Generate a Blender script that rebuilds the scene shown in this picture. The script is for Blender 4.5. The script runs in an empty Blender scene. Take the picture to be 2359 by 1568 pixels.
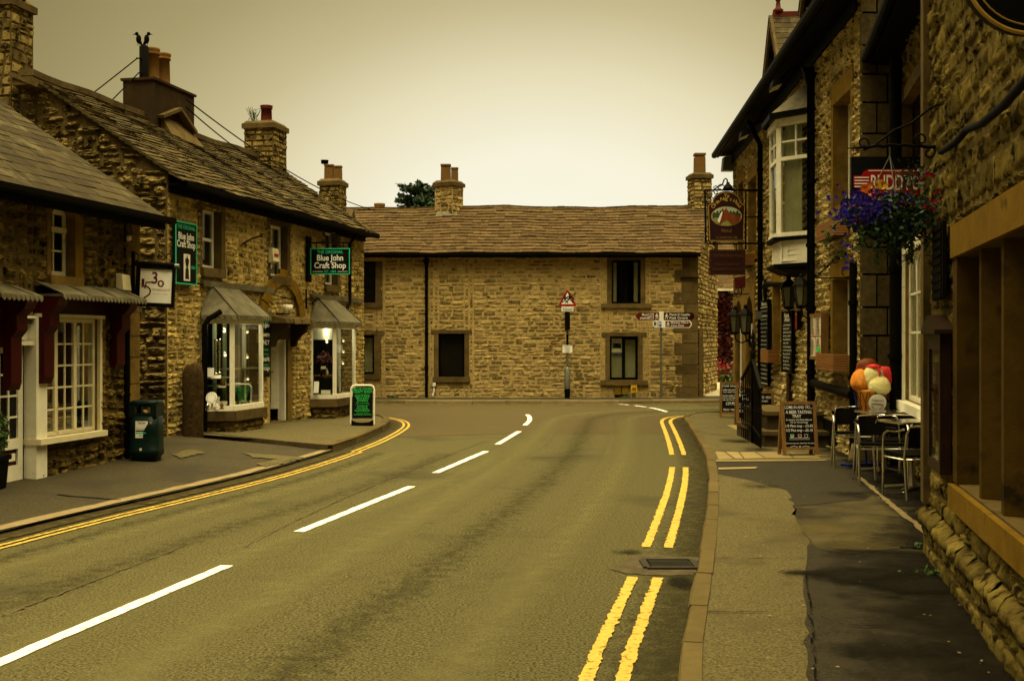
import bpy, math, random
import numpy as np
from mathutils import Vector
PI = math.pi
random.seed(7)
rng = np.random.default_rng(11)
scene = bpy.context.scene
COL = scene.collection
# ------------------------------------------------------------------ survey helpers
# distances were surveyed from the photograph: eye height 1.7 m, 42 mm lens, level camera
F, CX, CY, EYE = 2752.0, 1179.5, 784.0, 1.7
def uu(px): return (px - CX) / F
def vv(py): return (py - CY) / F
def P(px, py, Y): return np.array([uu(px) * Y, Y, EYE - vv(py) * Y])
def G(px, py, z=0.0):
    Y = (EYE - z) / vv(py)
    return (uu(px) * Y, Y)

class W:
    """a straight wall line on plan: s along it, o outwards to the street, z up"""
    def __init__(self, x0, y0, x1, y1, side=1):
        self.o = np.array([x0, y0, 0.0]); v = np.array([x1 - x0, y1 - y0, 0.0])
        self.L = float(np.linalg.norm(v)); self.d = v / self.L
        self.n = np.array([self.d[1], -self.d[0], 0.0]) * side
        self.side = side
    def p(self, s, z, o=0.0):
        return self.o + self.d * s + self.n * o + np.array([0, 0, z])
    def s(self, px, o=0.0):
        q = self.o + self.n * o; u = uu(px)
        return float((u * q[1] - q[0]) / (self.d[0] - u * self.d[1]))
    def z(self, px, py, o=0.0):
        Y = self.p(self.s(px, o), 0, o)[1]
        return EYE - vv(py) * Y

# ------------------------------------------------------------------ mesh builder
class MB:
    def __init__(self):
        self.v = []; self.n = 0; self.f = []; self.m = []; self.r = []; self.sm = []
    def add(self, verts, faces, mi=0, r=None, smooth=False):
        verts = np.asarray(verts, dtype=float).reshape(-1, 3)
        b = self.n; self.v.append(verts); self.n += len(verts)
        rr = random.random() if r is None else r
        for q in faces:
            self.f.append([b + i for i in q])
        k = len(faces)
        self.m += [mi] * k; self.sm += [smooth] * k
        self.r += (list(rr) if hasattr(rr, '__len__') else [rr] * k)
    def hexa(self, c, mi=0, r=None):
        """8 corners: bottom ring 0-3, top ring 4-7"""
        self.add(c, [(3, 2, 1, 0), (4, 5, 6, 7), (0, 1, 5, 4), (1, 2, 6, 5), (2, 3, 7, 6), (3, 0, 4, 7)], mi, r)
    def box(self, x0, x1, y0, y1, z0, z1, mi=0, r=None):
        self.hexa([(x0, y0, z0), (x1, y0, z0), (x1, y1, z0), (x0, y1, z0), (x0, y0, z1), (x1, y0, z1), (x1, y1, z1), (x0, y1, z1)], mi, r)
    def wbox(self, w, s0, s1, z0, z1, o0, o1, mi=0, r=None):
        self.hexa([w.p(s0, z0, o0), w.p(s1, z0, o0), w.p(s1, z0, o1), w.p(s0, z0, o1),
                   w.p(s0, z1, o0), w.p(s1, z1, o0), w.p(s1, z1, o1), w.p(s0, z1, o1)], mi, r)
    def bbox(self, a, b, t0, t1, up=(0, 0, 1), mi=0, r=None):
        """beam of section t0 (sideways) x t1 (up) from a to b"""
        a = np.array(a, float); b = np.array(b, float); d = b - a; d /= np.linalg.norm(d)
        up = np.array(up, float)
        if abs(d @ up) > .95: up = np.array([1.0, 0, 0])
        x = np.cross(d, up); x /= np.linalg.norm(x); y = np.cross(x, d)
        x *= t0 / 2; y *= t1 / 2
        self.hexa([a - x - y, a + x - y, a + x + y, a - x + y, b - x - y, b + x - y, b + x + y, b - x + y], mi, r)
    def tube(self, pts, rad, seg=8, mi=0, r=None, cap=True):
        pts = [np.array(p, float) for p in pts]; n = len(pts)
        rads = rad if hasattr(rad, '__len__') else [rad] * n
        vs = []; prev = None
        for i, p in enumerate(pts):
            d = pts[min(i + 1, n - 1)] - pts[max(i - 1, 0)]; d = d / (np.linalg.norm(d) + 1e-9)
            if prev is None:
                a = np.array([0, 0, 1.0]) if abs(d[2]) < .9 else np.array([1.0, 0, 0])
                x = np.cross(d, a)
            else:
                x = prev - d * (prev @ d)
            x /= np.linalg.norm(x) + 1e-9; prev = x; y = np.cross(d, x)
            for k in range(seg):
                t = 2 * PI * k / seg
                vs.append(p + rads[i] * (math.cos(t) * x + math.sin(t) * y))
        fs = [(i * seg + k, i * seg + (k + 1) % seg, (i + 1) * seg + (k + 1) % seg, (i + 1) * seg + k) for i in range(n - 1) for k in range(seg)]
        self.add(vs, fs, mi, r, True)
        if cap:
            self.add(vs[:seg], [tuple(range(seg))[::-1]], mi, r); self.add(vs[-seg:], [tuple(range(seg))], mi, r)
    def lathe(self, c, prof, seg=16, mi=0, r=None, smooth=True, sq=None):
        """profile [(radius, z)] about a vertical axis at c"""
        vs = []; n = len(prof)
        for rr, z in prof:
            for k in range(seg):
                t = 2 * PI * (k + .5) / seg
                cx, sy = math.cos(t), math.sin(t)
                if sq:
                    q = (abs(cx) ** sq + abs(sy) ** sq) ** (1 / sq); cx /= q; sy /= q
                vs.append((c[0] + rr * cx, c[1] + rr * sy, c[2] + z))
        fs = [(i * seg + k, i * seg + (k + 1) % seg, (i + 1) * seg + (k + 1) % seg, (i + 1) * seg + k) for i in range(n - 1) for k in range(seg)]
        fs += [tuple(range(seg))[::-1], tuple(range((n - 1) * seg, n * seg))]
        self.add(vs, fs, mi, r, smooth)
    def ball(self, c, rx, ry=None, rz=None, seg=12, ring=8, mi=0, r=None, bump=0.0, skirt=0.0):
        ry = rx if ry is None else ry; rz = rx if rz is None else rz
        vs = []; ph = rng.uniform(0, 6, 6)
        for i in range(ring + 1):
            a = PI * i / ring
            for k in range(seg):
                t = 2 * PI * k / seg
                x, y, z = math.sin(a) * math.cos(t), math.sin(a) * math.sin(t), math.cos(a)
                s = 1 + bump * (math.sin(5 * x + ph[0]) + math.sin(6 * y + ph[1]) + math.sin(5.5 * z + ph[2]) + .6 * math.sin(13 * x + ph[3]) * math.sin(12 * z + ph[4]))
                if skirt and z < -.05: s *= 1 + skirt * min(1, (-z - .05) * 4) * (1 - max(0, -z - .55) * 2.2) * (1 + .5 * math.sin(7 * t + ph[5]) + .35 * math.sin(17 * t))
                vs.append((c[0] + rx * x * s, c[1] + ry * y * s, c[2] + rz * z * s))
        fs = [(i * seg + k, (i + 1) * seg + k, (i + 1) * seg + (k + 1) % seg, i * seg + (k + 1) % seg) for i in range(ring) for k in range(seg)]
        self.add(vs, fs, mi, r, True)
    def prism(self, poly, ex, mi=0, r=None):
        """planar polygon (3-d points) pushed along vector ex"""
        poly = [np.array(p, float) for p in poly]; n = len(poly); ex = np.array(ex, float)
        vs = poly + [p + ex for p in poly]
        fs = [tuple(range(n))[::-1], tuple(range(n, 2 * n))] + [(i, (i + 1) % n, n + (i + 1) % n, n + i) for i in range(n)]
        self.add(vs, fs, mi, r)
    def sheet(self, poly, z, mi=0, r=None):
        self.add([(p[0], p[1], z) for p in poly], [tuple(range(len(poly)))], mi, r)
    def build(self, name, mats, parent=None, label=None, cat=None, group=None, kind=None, origin=None, fix=True):
        V = np.concatenate(self.v)
        if parent is not None:
            org = np.array(world_loc(parent))
        elif origin is not None:
            org = np.array(origin, float)
        else:
            lo, hi = V.min(0), V.max(0); org = np.array([(lo[0] + hi[0]) / 2, (lo[1] + hi[1]) / 2, lo[2]])
        me = bpy.data.meshes.new(name)
        me.from_pydata((V - org).tolist(), [], self.f)
        for m in (mats if isinstance(mats, (list, tuple)) else [mats]): me.materials.append(m)
        me.polygons.foreach_set('material_index', self.m)
        me.polygons.foreach_set('use_smooth', self.sm)
        at = me.attributes.new('rnd', 'FLOAT', 'FACE'); at.data.foreach_set('value', np.asarray(self.r, dtype=np.float32))
        me.update()
        o = bpy.data.objects.new(name, me); COL.objects.link(o)
        if parent is not None:
            o.parent = parent
        else:
            o.location = org
        tag(o, label, cat, group, kind)
        return o
WL = {}
def world_loc(o):
    v = Vector((0, 0, 0))
    while o is not None:
        v += o.location; o = o.parent
    return v
def tag(o, label=None, cat=None, group=None, kind=None):
    if label: o['label'] = label
    if cat: o['category'] = cat
    if group: o['group'] = group
    if kind: o['kind'] = kind
    return o
def thing(name, label, cat, loc=(0, 0, 0), group=None):
    o = bpy.data.objects.new(name, None); COL.objects.link(o); o.location = loc; o.empty_display_size = .2
    return tag(o, label, cat, group)
def copy_tree(o, parent=None):
    c = o.copy(); COL.objects.link(c)
    if parent is not None: c.parent = parent
    for ch in [k for k in list(COL.objects) if k.parent == o]: copy_tree(ch, c)
    return c
_tc = {}
def text2d(s, bold=0.0):
    """flat glyph outlines of the built-in font, cap height about 0.7"""
    k = (s, bold)
    if k in _tc: return _tc[k]
    cu = bpy.data.curves.new('t', 'FONT'); cu.body = s; cu.resolution_u = 3; cu.offset = bold; cu.fill_mode = 'FRONT'
    ob = bpy.data.objects.new('t', cu); COL.objects.link(ob)
    me = ob.to_mesh()
    v = np.array([tuple(x.co)[:2] for x in me.vertices]).reshape(-1, 2); f = [tuple(p.vertices) for p in me.polygons]
    ob.to_mesh_clear(); bpy.data.objects.remove(ob); bpy.data.curves.remove(cu)
    _tc[k] = (v, f); return v, f
class Fr:
    """a flat face: origin o, right ex, up ey, outwards en (unit vectors)"""
    def __init__(self, o, ex, ey=(0, 0, 1)):
        self.o = np.array(o, float); self.ex = np.array(ex, float); self.ex /= np.linalg.norm(self.ex)
        self.ey = np.array(ey, float); self.ey /= np.linalg.norm(self.ey); self.en = np.cross(self.ex, self.ey)
    def p(self, x, y, n=0.0): return self.o + self.ex * x + self.ey * y + self.en * n
def text(mb, fr, s, x, y, h, w=None, align='c', lift=.004, mi=0, bold=0.01, rot=0.0):
    """line of lettering with capitals h high, squeezed to width w, lifted off the face"""
    v, f = text2d(s, bold)
    if not len(v): return
    v = v.copy(); k = h / .70
    a, b = v[:, 0].min(), v[:, 0].max(); kx = k if w is None else w / (b - a)
    X = (v[:, 0] - a) * kx; wid = (b - a) * kx; Y = v[:, 1] * k
    X -= {'c': wid / 2, 'l': 0, 'r': wid}[align]
    if rot: X, Y = X * math.cos(rot) - Y * math.sin(rot), X * math.sin(rot) + Y * math.cos(rot)
    mb.add([fr.p(x + X[i], y + Y[i], lift) for i in range(len(v))], f, mi)
def panel(mb, fr, x0, x1, y0, y1, n0, n1, mi=0, r=None):
    mb.hexa([fr.p(x0, y0, n0), fr.p(x1, y0, n0), fr.p(x1, y0, n1), fr.p(x0, y0, n1), fr.p(x0, y1, n0), fr.p(x1, y1, n0), fr.p(x1, y1, n1), fr.p(x0, y1, n1)], mi, r)
def flat(mb, fr, pts, n0, n1=None, mi=0, r=None):
    poly = [fr.p(x, y, n0) for x, y in pts]
    if n1 is None: mb.add(poly, [tuple(range(len(poly)))], mi, r)
    else: mb.prism(poly, fr.en * (n1 - n0), mi, r)
def stroke(mb, fr, pts, t, n, mi=0):
    """hand-drawn line on a face"""
    for a, b in zip(pts[:-1], pts[1:]):
        a = np.array(a, float); b = np.array(b, float); d = b - a; L = np.linalg.norm(d)
        if L < 1e-6: continue
        d /= L; q = np.array([-d[1], d[0]]) * t / 2; a2 = a - d * t * .3; b2 = b + d * t * .3
        flat(mb, fr, [a2 - q, b2 - q, b2 + q, a2 + q], n, None, mi)
# ------------------------------------------------------------------ materials
def mat(name, c1, c2=None, rough=.8, ns=6.0, wn=1.0, wr=0.0, bump=0.0, bs=60.0, metal=0.0, spec=.12, spots=None, spot_s=3.0, spot_t=.62, lo=.3, hi=.7, coat=0.0, rough2=None, stretch=None, det=8):
    m = bpy.data.materials.new(name); m.use_nodes = True; nt = m.node_tree; N = nt.nodes; L = nt.links
    b = N['Principled BSDF']; b.inputs['Roughness'].default_value = rough; b.inputs['Metallic'].default_value = metal
    b.inputs['Specular IOR Level'].default_value = spec; b.inputs['Coat Weight'].default_value = coat
    c2 = c1 if c2 is None else c2
    geo = N.new('ShaderNodeNewGeometry'); pos = geo.outputs['Position']
    if stretch:
        mp = N.new('ShaderNodeMapping'); mp.inputs['Scale'].default_value = stretch; L.new(pos, mp.inputs['Vector']); pos = mp.outputs['Vector']
    nz = N.new('ShaderNodeTexNoise'); nz.inputs['Scale'].default_value = ns; nz.inputs['Detail'].default_value = det; nz.inputs['Roughness'].default_value = .65
    L.new(pos, nz.inputs['Vector'])
    mr = N.new('ShaderNodeMapRange'); mr.inputs['From Min'].default_value = lo; mr.inputs['From Max'].default_value = hi
    L.new(nz.outputs['Fac'], mr.inputs['Value'])
    at = N.new('ShaderNodeAttribute'); at.attribute_name = 'rnd'
    m1 = N.new('ShaderNodeMath'); m1.operation = 'MULTIPLY'; m1.inputs[1].default_value = wn; L.new(mr.outputs['Result'], m1.inputs[0])
    m2 = N.new('ShaderNodeMath'); m2.operation = 'MULTIPLY_ADD'; m2.inputs[1].default_value = wr; L.new(at.outputs['Fac'], m2.inputs[0]); L.new(m1.outputs[0], m2.inputs[2])
    m2.use_clamp = True
    mx = N.new('ShaderNodeMix'); mx.data_type = 'RGBA'; mx.inputs['A'].default_value = (*c1, 1); mx.inputs['B'].default_value = (*c2, 1)
    L.new(m2.outputs[0], mx.inputs['Factor']); out = mx.outputs['Result']
    if spots is not None:
        n3 = N.new('ShaderNodeTexNoise'); n3.inputs['Scale'].default_value = spot_s; n3.inputs['Detail'].default_value = 6; n3.inputs['Roughness'].default_value = .6
        L.new(geo.outputs['Position'], n3.inputs['Vector'])
        r3 = N.new('ShaderNodeMapRange'); r3.inputs['From Min'].default_value = spot_t - .06; r3.inputs['From Max'].default_value = spot_t + .06; L.new(n3.outputs['Fac'], r3.inputs['Value'])
        x3 = N.new('ShaderNodeMix'); x3.data_type = 'RGBA'; x3.inputs['B'].default_value = (*spots, 1); L.new(r3.outputs['Result'], x3.inputs['Factor']); L.new(out, x3.inputs['A']); out = x3.outputs['Result']
    L.new(out, b.inputs['Base Color'])
    if rough2 is not None:
        rr = N.new('ShaderNodeMapRange'); rr.inputs['To Min'].default_value = rough; rr.inputs['To Max'].default_value = rough2; L.new(nz.outputs['Fac'], rr.inputs['Value']); L.new(rr.outputs['Result'], b.inputs['Roughness'])
    if bump:
        n2 = N.new('ShaderNodeTexNoise'); n2.inputs['Scale'].default_value = bs; n2.inputs['Detail'].default_value = 6; n2.inputs['Roughness'].default_value = .7
        L.new(pos, n2.inputs['Vector'])
        bp = N.new('ShaderNodeBump'); bp.inputs['Strength'].default_value = bump; bp.inputs['Distance'].default_value = .02; L.new(n2.outputs['Fac'], bp.inputs['Height']); L.new(bp.outputs['Normal'], b.inputs['Normal'])
    return m
def plain(name, c, rough=.5, metal=0.0, spec=.15, bump=0.0, bs=80, var=.12, ns=9.0):
    return mat(name, tuple(x * (1 - var) for x in c), tuple(x * (1 + var) for x in c), rough, ns, metal=metal, spec=spec, bump=bump, bs=bs)
def glass_mat(name, tint=(.93, .94, .86), refl=.0):
    m = bpy.data.materials.new(name); m.use_nodes = True; nt = m.node_tree; N = nt.nodes; L = nt.links
    for n in list(N): N.remove(n)
    o = N.new('ShaderNodeOutputMaterial'); mx = N.new('ShaderNodeMixShader'); t = N.new('ShaderNodeBsdfTransparent'); g = N.new('ShaderNodeBsdfGlossy')
    t.inputs['Color'].default_value = (*tint, 1); g.inputs['Roughness'].default_value = .02
    lw = N.new('ShaderNodeFresnel'); lw.inputs['IOR'].default_value = 1.28
    ad = N.new('ShaderNodeMath'); ad.operation = 'ADD'; ad.inputs[1].default_value = refl; ad.use_clamp = True
    lm = N.new('ShaderNodeMath'); lm.operation = 'MULTIPLY'; lm.inputs[1].default_value = .4; L.new(lw.outputs[0], lm.inputs[0]); L.new(lm.outputs[0], ad.inputs[0]); L.new(ad.outputs[0], mx.inputs['Fac']); L.new(t.outputs[0], mx.inputs[1]); L.new(g.outputs[0], mx.inputs[2]); L.new(mx.outputs[0], o.inputs['Surface'])
    return m
def glow(name, c, s):
    m = bpy.data.materials.new(name); m.use_nodes = True; b = m.node_tree.nodes['Principled BSDF']
    b.inputs['Base Color'].default_value = (*c, 1); b.inputs['Emission Color'].default_value = (*c, 1); b.inputs['Emission Strength'].default_value = s
    return m
M = {}
M['asphalt'] = mat('asphalt', (.012, .010, .002), (.140, .122, .049), .92, 55, bump=.5, bs=100, spots=(.046, .040, .017), spot_s=.45, spot_t=.62, lo=.36, hi=.64, spec=.15)
M['asphalt_new'] = mat('asphalt_new', (.028, .020, .006), (.115, .088, .038), .92, 60, bump=.4, bs=90, spots=(.088, .068, .035), spot_s=.9, spot_t=.66, lo=.3, hi=.7, spec=.15)
M['tarmac_dark'] = mat('tarmac_dark', (.003, .002, .0005), (.040, .030, .010), .88, 55, lo=.36, hi=.66, bump=.35, bs=90, spots=(.024, .017, .006), spot_s=1.1, spot_t=.53, spec=.3)  # taken near black so the colour carries light falling off to the right
M['tarmac_left'] = mat('tarmac_left', (.012, .009, .002), (.078, .060, .023), .88, 55, lo=.36, hi=.66, bump=.5, bs=90, spots=(.03, .022, .009), spot_s=.9, spot_t=.55, spec=.3)
M['concrete'] = mat('concrete', (.030, .023, .007), (.150, .120, .045), .92, 60, bump=.3, bs=130, spots=(.062, .048, .017), spot_s=1.3, spot_t=.60, lo=.36, hi=.64, spec=.25)
M['concrete_old'] = mat('concrete_old', (.022, .016, .005), (.085, .066, .024), .9, 1.3, bump=.4, bs=90, spec=.25, lo=.38, hi=.62)
M['patch'] = mat('patch', (.040, .030, .014), (.105, .082, .044), .8, 8, bump=.4, bs=90)
M['flag'] = mat('flag', (.17, .125, .05), (.30, .23, .10), .85, 4, wr=.6, wn=.5, bump=.3, bs=60)
M['kerb'] = mat('kerb', (.070, .050, .016), (.135, .098, .036), .85, 6, wr=.5, wn=.5, bump=.35, bs=50)
M['grate'] = plain('cast_iron', (.035, .03, .02), .6, metal=.4, spec=.2)
M['mortar_near'] = mat('mortar_near', (.085, .058, .014), (.20, .145, .040), .95, 9, bump=.5, bs=60)
M['mullion'] = mat('shaded_mullion', (.040, .022, .002), (.105, .060, .006), .92, 3, bump=.25, bs=50, spots=(.02, .012, .002), spot_s=3, spot_t=.6)  # ochre stone darkened: shade on mullions and jamb is painted into the colour
M['kerb_grey'] = mat('kerb_grey', (.10, .08, .035), (.24, .19, .10), .85, 6, wr=.6, wn=.5, bump=.35, bs=50)
M['kerb_dark'] = mat('kerb_dark', (.035, .026, .01), (.08, .06, .025), .9, 6, wr=.5, bump=.4, bs=50)
M['edging'] = mat('edging', (.15, .108, .048), (.32, .25, .135), .9, 9, wr=.4, wn=.6, bump=.4, bs=50)
M['white_line'] = mat('white_line', (.74, .72, .64), (.86, .85, .80), .7, 50, bump=.3, bs=150, spots=(.26, .22, .12), spot_s=16, spot_t=.61)
M['yellow_line'] = mat('yellow_line', (.50, .31, .05), (.66, .44, .09), .7, 40, bump=.3, bs=150, spots=(.14, .10, .02), spot_s=22, spot_t=.60)
def stone(name, c1, c2, sp, bump=.55, wr=.75, wn=.5, ns=14, bs=38, st=.60):
    return mat(name, c1, c2, .95, ns, wn=wn, wr=wr, bump=bump, bs=bs, spots=sp, spot_s=7, spot_t=st, spec=.08)
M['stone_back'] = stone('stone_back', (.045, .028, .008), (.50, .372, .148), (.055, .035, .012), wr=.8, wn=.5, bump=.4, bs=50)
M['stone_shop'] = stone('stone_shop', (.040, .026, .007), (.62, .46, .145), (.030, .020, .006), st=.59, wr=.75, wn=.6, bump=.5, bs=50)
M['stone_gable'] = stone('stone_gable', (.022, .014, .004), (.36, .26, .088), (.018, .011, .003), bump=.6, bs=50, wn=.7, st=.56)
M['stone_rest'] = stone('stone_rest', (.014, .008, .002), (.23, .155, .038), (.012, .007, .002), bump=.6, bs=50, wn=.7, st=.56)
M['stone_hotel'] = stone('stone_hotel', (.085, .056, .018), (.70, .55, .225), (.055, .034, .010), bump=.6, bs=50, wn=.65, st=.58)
M['stone_near'] = stone('stone_near', (.016, .010, .002), (.25, .185, .046), (.014, .009, .002), bump=.6, bs=50, wn=.7, st=.56)  # stone darkened: falloff of light toward the right edge painted into it
M['post_stone'] = stone('post_stone', (.014, .008, .002), (.085, .052, .017), (.012, .007, .002), bump=1.0, bs=18, wr=.2, wn=.8)
M['ashlar'] = mat('ashlar', (.030, .021, .007), (.15, .112, .042), .9, 12, wr=.5, wn=.6, bump=.7, bs=45, spots=(.10, .075, .03), spot_s=9, spot_t=.62)
M['mortar'] = mat('mortar', (.30, .21, .07), (.54, .39, .155), .95, 12, bump=.5, bs=60)
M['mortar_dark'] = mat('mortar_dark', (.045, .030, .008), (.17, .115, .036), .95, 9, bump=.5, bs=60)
M['mortar_pale'] = mat('mortar_pale', (.36, .265, .12), (.54, .41, .20), .95, 12, bump=.5, bs=60)
M['dressed'] = mat('dressed', (.115, .068, .012), (.25, .155, .036), .9, 5, bump=.25, bs=60, spots=(.12, .08, .025), spot_s=3, spot_t=.64)
M['dressed_grey'] = mat('dressed_grey', (.055, .036, .010), (.165, .113, .040), .9, 5, wr=.4, wn=.6, bump=.3, bs=60, spots=(.07, .05, .02), spot_s=3, spot_t=.6)
M['ochre'] = mat('ochre', (.130, .072, .004), (.235, .135, .010), .92, 3, bump=.25, bs=50, spots=(.045, .025, .003), spot_s=3, spot_t=.66)
M['tile'] = mat('tile', (.036, .022, .008), (.128, .080, .033), .95, 9, wr=.5, wn=.5, bump=.4, bs=40, spots=(.30, .22, .12), spot_s=9, spot_t=.71)
M['stone_slate'] = mat('stone_slate', (.022, .015, .004), (.125, .090, .034), .9, 7, wr=.65, wn=.5, bump=.5, bs=40, spots=(.04, .03, .012), spot_s=1.4, spot_t=.58)
M['slate'] = mat('slate', (.018, .012, .004), (.066, .049, .019), .85, 6, wr=.7, wn=.4, bump=.3, bs=40, spots=(.10, .085, .04), spot_s=3, spot_t=.62)
M['ridge'] = mat('ridge', (.05, .033, .011), (.14, .098, .040), .9, 9, wr=.5, wn=.6, bump=.5, bs=40)
M['lead'] = mat('lead', (.070, .058, .030), (.20, .178, .115), .6, 3.5, metal=.1, bump=.15, bs=30, spots=(.10, .085, .05), spot_s=4, spot_t=.6)
M['render_dark'] = mat('render_dark', (.022, .012, .003), (.055, .032, .010), .9, 2.2, bump=.2, bs=40, spots=(.03, .02, .008), spot_s=1.6, spot_t=.58)
M['black'] = mat('black_paint', (.0022, .0018, .001), (.0045, .0036, .002), .6, 12, spec=.04)
M['black_matt'] = plain('black_matt', (.0045, .0035, .002), .85, spec=.05)
M['iron'] = plain('wrought_iron', (.005, .004, .0025), .6, spec=.06)
M['white'] = mat('white_paint', (.78, .73, .56), (.92, .88, .75), .5, 7, bump=.06, bs=60, spots=(.5, .42, .26), spot_s=6, spot_t=.68)
M['white_clean'] = plain('white_clean', (.78, .75, .66), .5, var=.05)
M['cream'] = mat('cream_paint', (.66, .58, .36), (.80, .72, .48), .55, 6, bump=.06, bs=60, spots=(.36, .28, .13), spot_s=5, spot_t=.68)
M['maroon'] = plain('maroon_paint', (.040, .002, .002), .5)
M['maroon_dark'] = plain('maroon_dark', (.022, .002, .002), .4)
M['pane'] = mat('dark_glass', (.005, .004, .003), (.008, .006, .004), .05, 2, spec=.12)
M['glass'] = glass_mat('clear_glass')
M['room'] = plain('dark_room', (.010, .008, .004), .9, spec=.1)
M['curtain'] = mat('curtain', (.34, .33, .22), (.50, .48, .36), .9, 3)
M['blind'] = mat('blind', (.42, .41, .26), (.52, .51, .36), .7, 3)
M['clay'] = plain('clay_pot', (.17, .082, .014), .8, bump=.2)
M['clay_red'] = plain('red_clay', (.10, .015, .008), .7)
M['clay_dark'] = plain('dark_clay', (.16, .085, .022), .85, bump=.2)
M['wood'] = mat('wood', (.13, .065, .018), (.25, .135, .04), .6, 4, bump=.2, bs=30, stretch=(6, 6, 1))
M['wood_slat'] = mat('slat_wood', (.20, .085, .025), (.34, .16, .05), .6, 5, wr=.5, wn=.5, bump=.2, bs=30)
M['wood_dark'] = mat('dark_wood', (.012, .005, .002), (.030, .013, .005), .5, 4, bump=.2, bs=30, stretch=(6, 6, 1))
M['board_black'] = plain('chalkboard', (.005, .0045, .0035), .8, spec=.08)
M['chalk'] = plain('chalk_white', (.72, .70, .62), .9, var=.15, ns=60)
M['green_text'] = plain('green_lettering', (.05, .62, .12), .5, var=.05)
M['teal'] = plain('teal_trim', (.03, .50, .27), .45, var=.05)
M['sign_black'] = plain('sign_black', (.004, .0045, .004), .5, spec=.1)
M['letter_white'] = plain('white_lettering', (.82, .82, .76), .5, var=.03)
M['sign_red'] = plain('sign_red', (.32, .008, .012), .4, var=.08)
M['sign_brown'] = plain('sign_brown', (.085, .013, .010), .4, var=.1)
M['sign_blue'] = plain('sign_blue', (.03, .08, .42), .4)
M['gold'] = plain('gold_paint', (.46, .29, .06), .5, var=.15)
M['gold_dim'] = plain('dull_gold_paint', (.17, .085, .03), .6, var=.2)
M['hotel_board'] = plain('maroon_board', (.022, .004, .005), .4, spec=.3)
M['steel'] = plain('galvanised', (.17, .17, .13), .5, metal=.6)
M['chrome'] = plain('chrome', (.78, .75, .66), .18, metal=1.0, var=.05)
M['bin_green'] = plain('bin_green', (.002, .010, .0075), .4, spec=.12, var=.2)
M['leaf'] = mat('leaf', (.018, .045, .010), (.075, .13, .028), .6, 30, wr=.8, wn=.3, spec=.3)
M['leaf_dark'] = mat('leaf_dark', (.010, .030, .014), (.035, .075, .03), .6, 30, wr=.8, wn=.3, spec=.3)
M['ivy_red'] = mat('creeper_red', (.020, .003, .002), (.075, .010, .006), .7, 20, wr=.8, wn=.3, spec=.2)
M['petal_blue'] = plain('blue_petal', (.024, .012, .27), .7, var=.4)
M['petal_violet'] = plain('violet_petal', (.08, .008, .14), .7, var=.4)
M['petal_red'] = plain('red_petal', (.26, .006, .014), .7, var=.3)
M['petal_yellow'] = plain('yellow_petal', (.62, .34, .02), .7, var=.2)
M['petal_orange'] = plain('orange_petal', (.70, .16, .015), .7, var=.2)
M['bark'] = plain('bark', (.07, .045, .02), .9, bump=.5, bs=20)
M['gravel'] = mat('gravel', (.30, .25, .16), (.50, .43, .30), .95, 30, bump=.6, bs=60)
M['earth'] = mat('earth', (.06, .048, .02), (.10, .08, .035), .95, 2, bump=.4, bs=20)

def dirt_mat(name, c, ns=7.0, soft=.22):
    """grime that thins out where the 'rnd' attribute falls to 0, broken up by noise"""
    m = bpy.data.materials.new(name); m.use_nodes = True; nt = m.node_tree; N = nt.nodes; L = nt.links; b = N['Principled BSDF']; b.inputs['Base Color'].default_value = (*c, 1); b.inputs['Roughness'].default_value = .85; b.inputs['Specular IOR Level'].default_value = .1
    o = N['Material Output']; mx = N.new('ShaderNodeMixShader'); t = N.new('ShaderNodeBsdfTransparent'); at = N.new('ShaderNodeAttribute'); at.attribute_name = 'amt'; nz = N.new('ShaderNodeTexNoise'); nz.inputs['Scale'].default_value = ns; nz.inputs['Detail'].default_value = 8; nz.inputs['Roughness'].default_value = .7
    g_ = N.new('ShaderNodeNewGeometry'); L.new(g_.outputs['Position'], nz.inputs['Vector'])
    ad = N.new('ShaderNodeMath'); ad.operation = 'ADD'; L.new(at.outputs['Fac'], ad.inputs[0]); L.new(nz.outputs['Fac'], ad.inputs[1])
    mr = N.new('ShaderNodeMapRange'); mr.inputs['From Min'].default_value = 1.0 - soft; mr.inputs['From Max'].default_value = 1.0 + soft; L.new(ad.outputs[0], mr.inputs['Value'])
    L.new(mr.outputs['Result'], mx.inputs['Fac']); L.new(t.outputs[0], mx.inputs[1]); L.new(b.outputs[0], mx.inputs[2]); L.new(mx.outputs[0], o.inputs['Surface']); return m
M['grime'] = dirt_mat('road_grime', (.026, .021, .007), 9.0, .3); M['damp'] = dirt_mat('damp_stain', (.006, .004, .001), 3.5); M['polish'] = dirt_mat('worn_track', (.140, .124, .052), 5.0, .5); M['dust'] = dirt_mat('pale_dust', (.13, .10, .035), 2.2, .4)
def stain(mb, rows, amts):
    """lay a soft-edged stain: rows of points, one amount per column"""
    n = len(rows); k = len(rows[0]); vs = [q for r_ in rows for q in r_]; mb.add(vs, [(i * k + j, i * k + j + 1, (i + 1) * k + j + 1, (i + 1) * k + j) for i in range(n - 1) for j in range(k - 1)], 0, .5)
    mb.amt = getattr(mb, 'amt', []) + list(amts)
def stain_build(mb, name, m):
    o = mb.build(name, m, kind='structure'); a = o.data.attributes.new('amt', 'FLOAT', 'POINT'); a.data.foreach_set('value', np.asarray(mb.amt, dtype=np.float32)); return o
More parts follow.
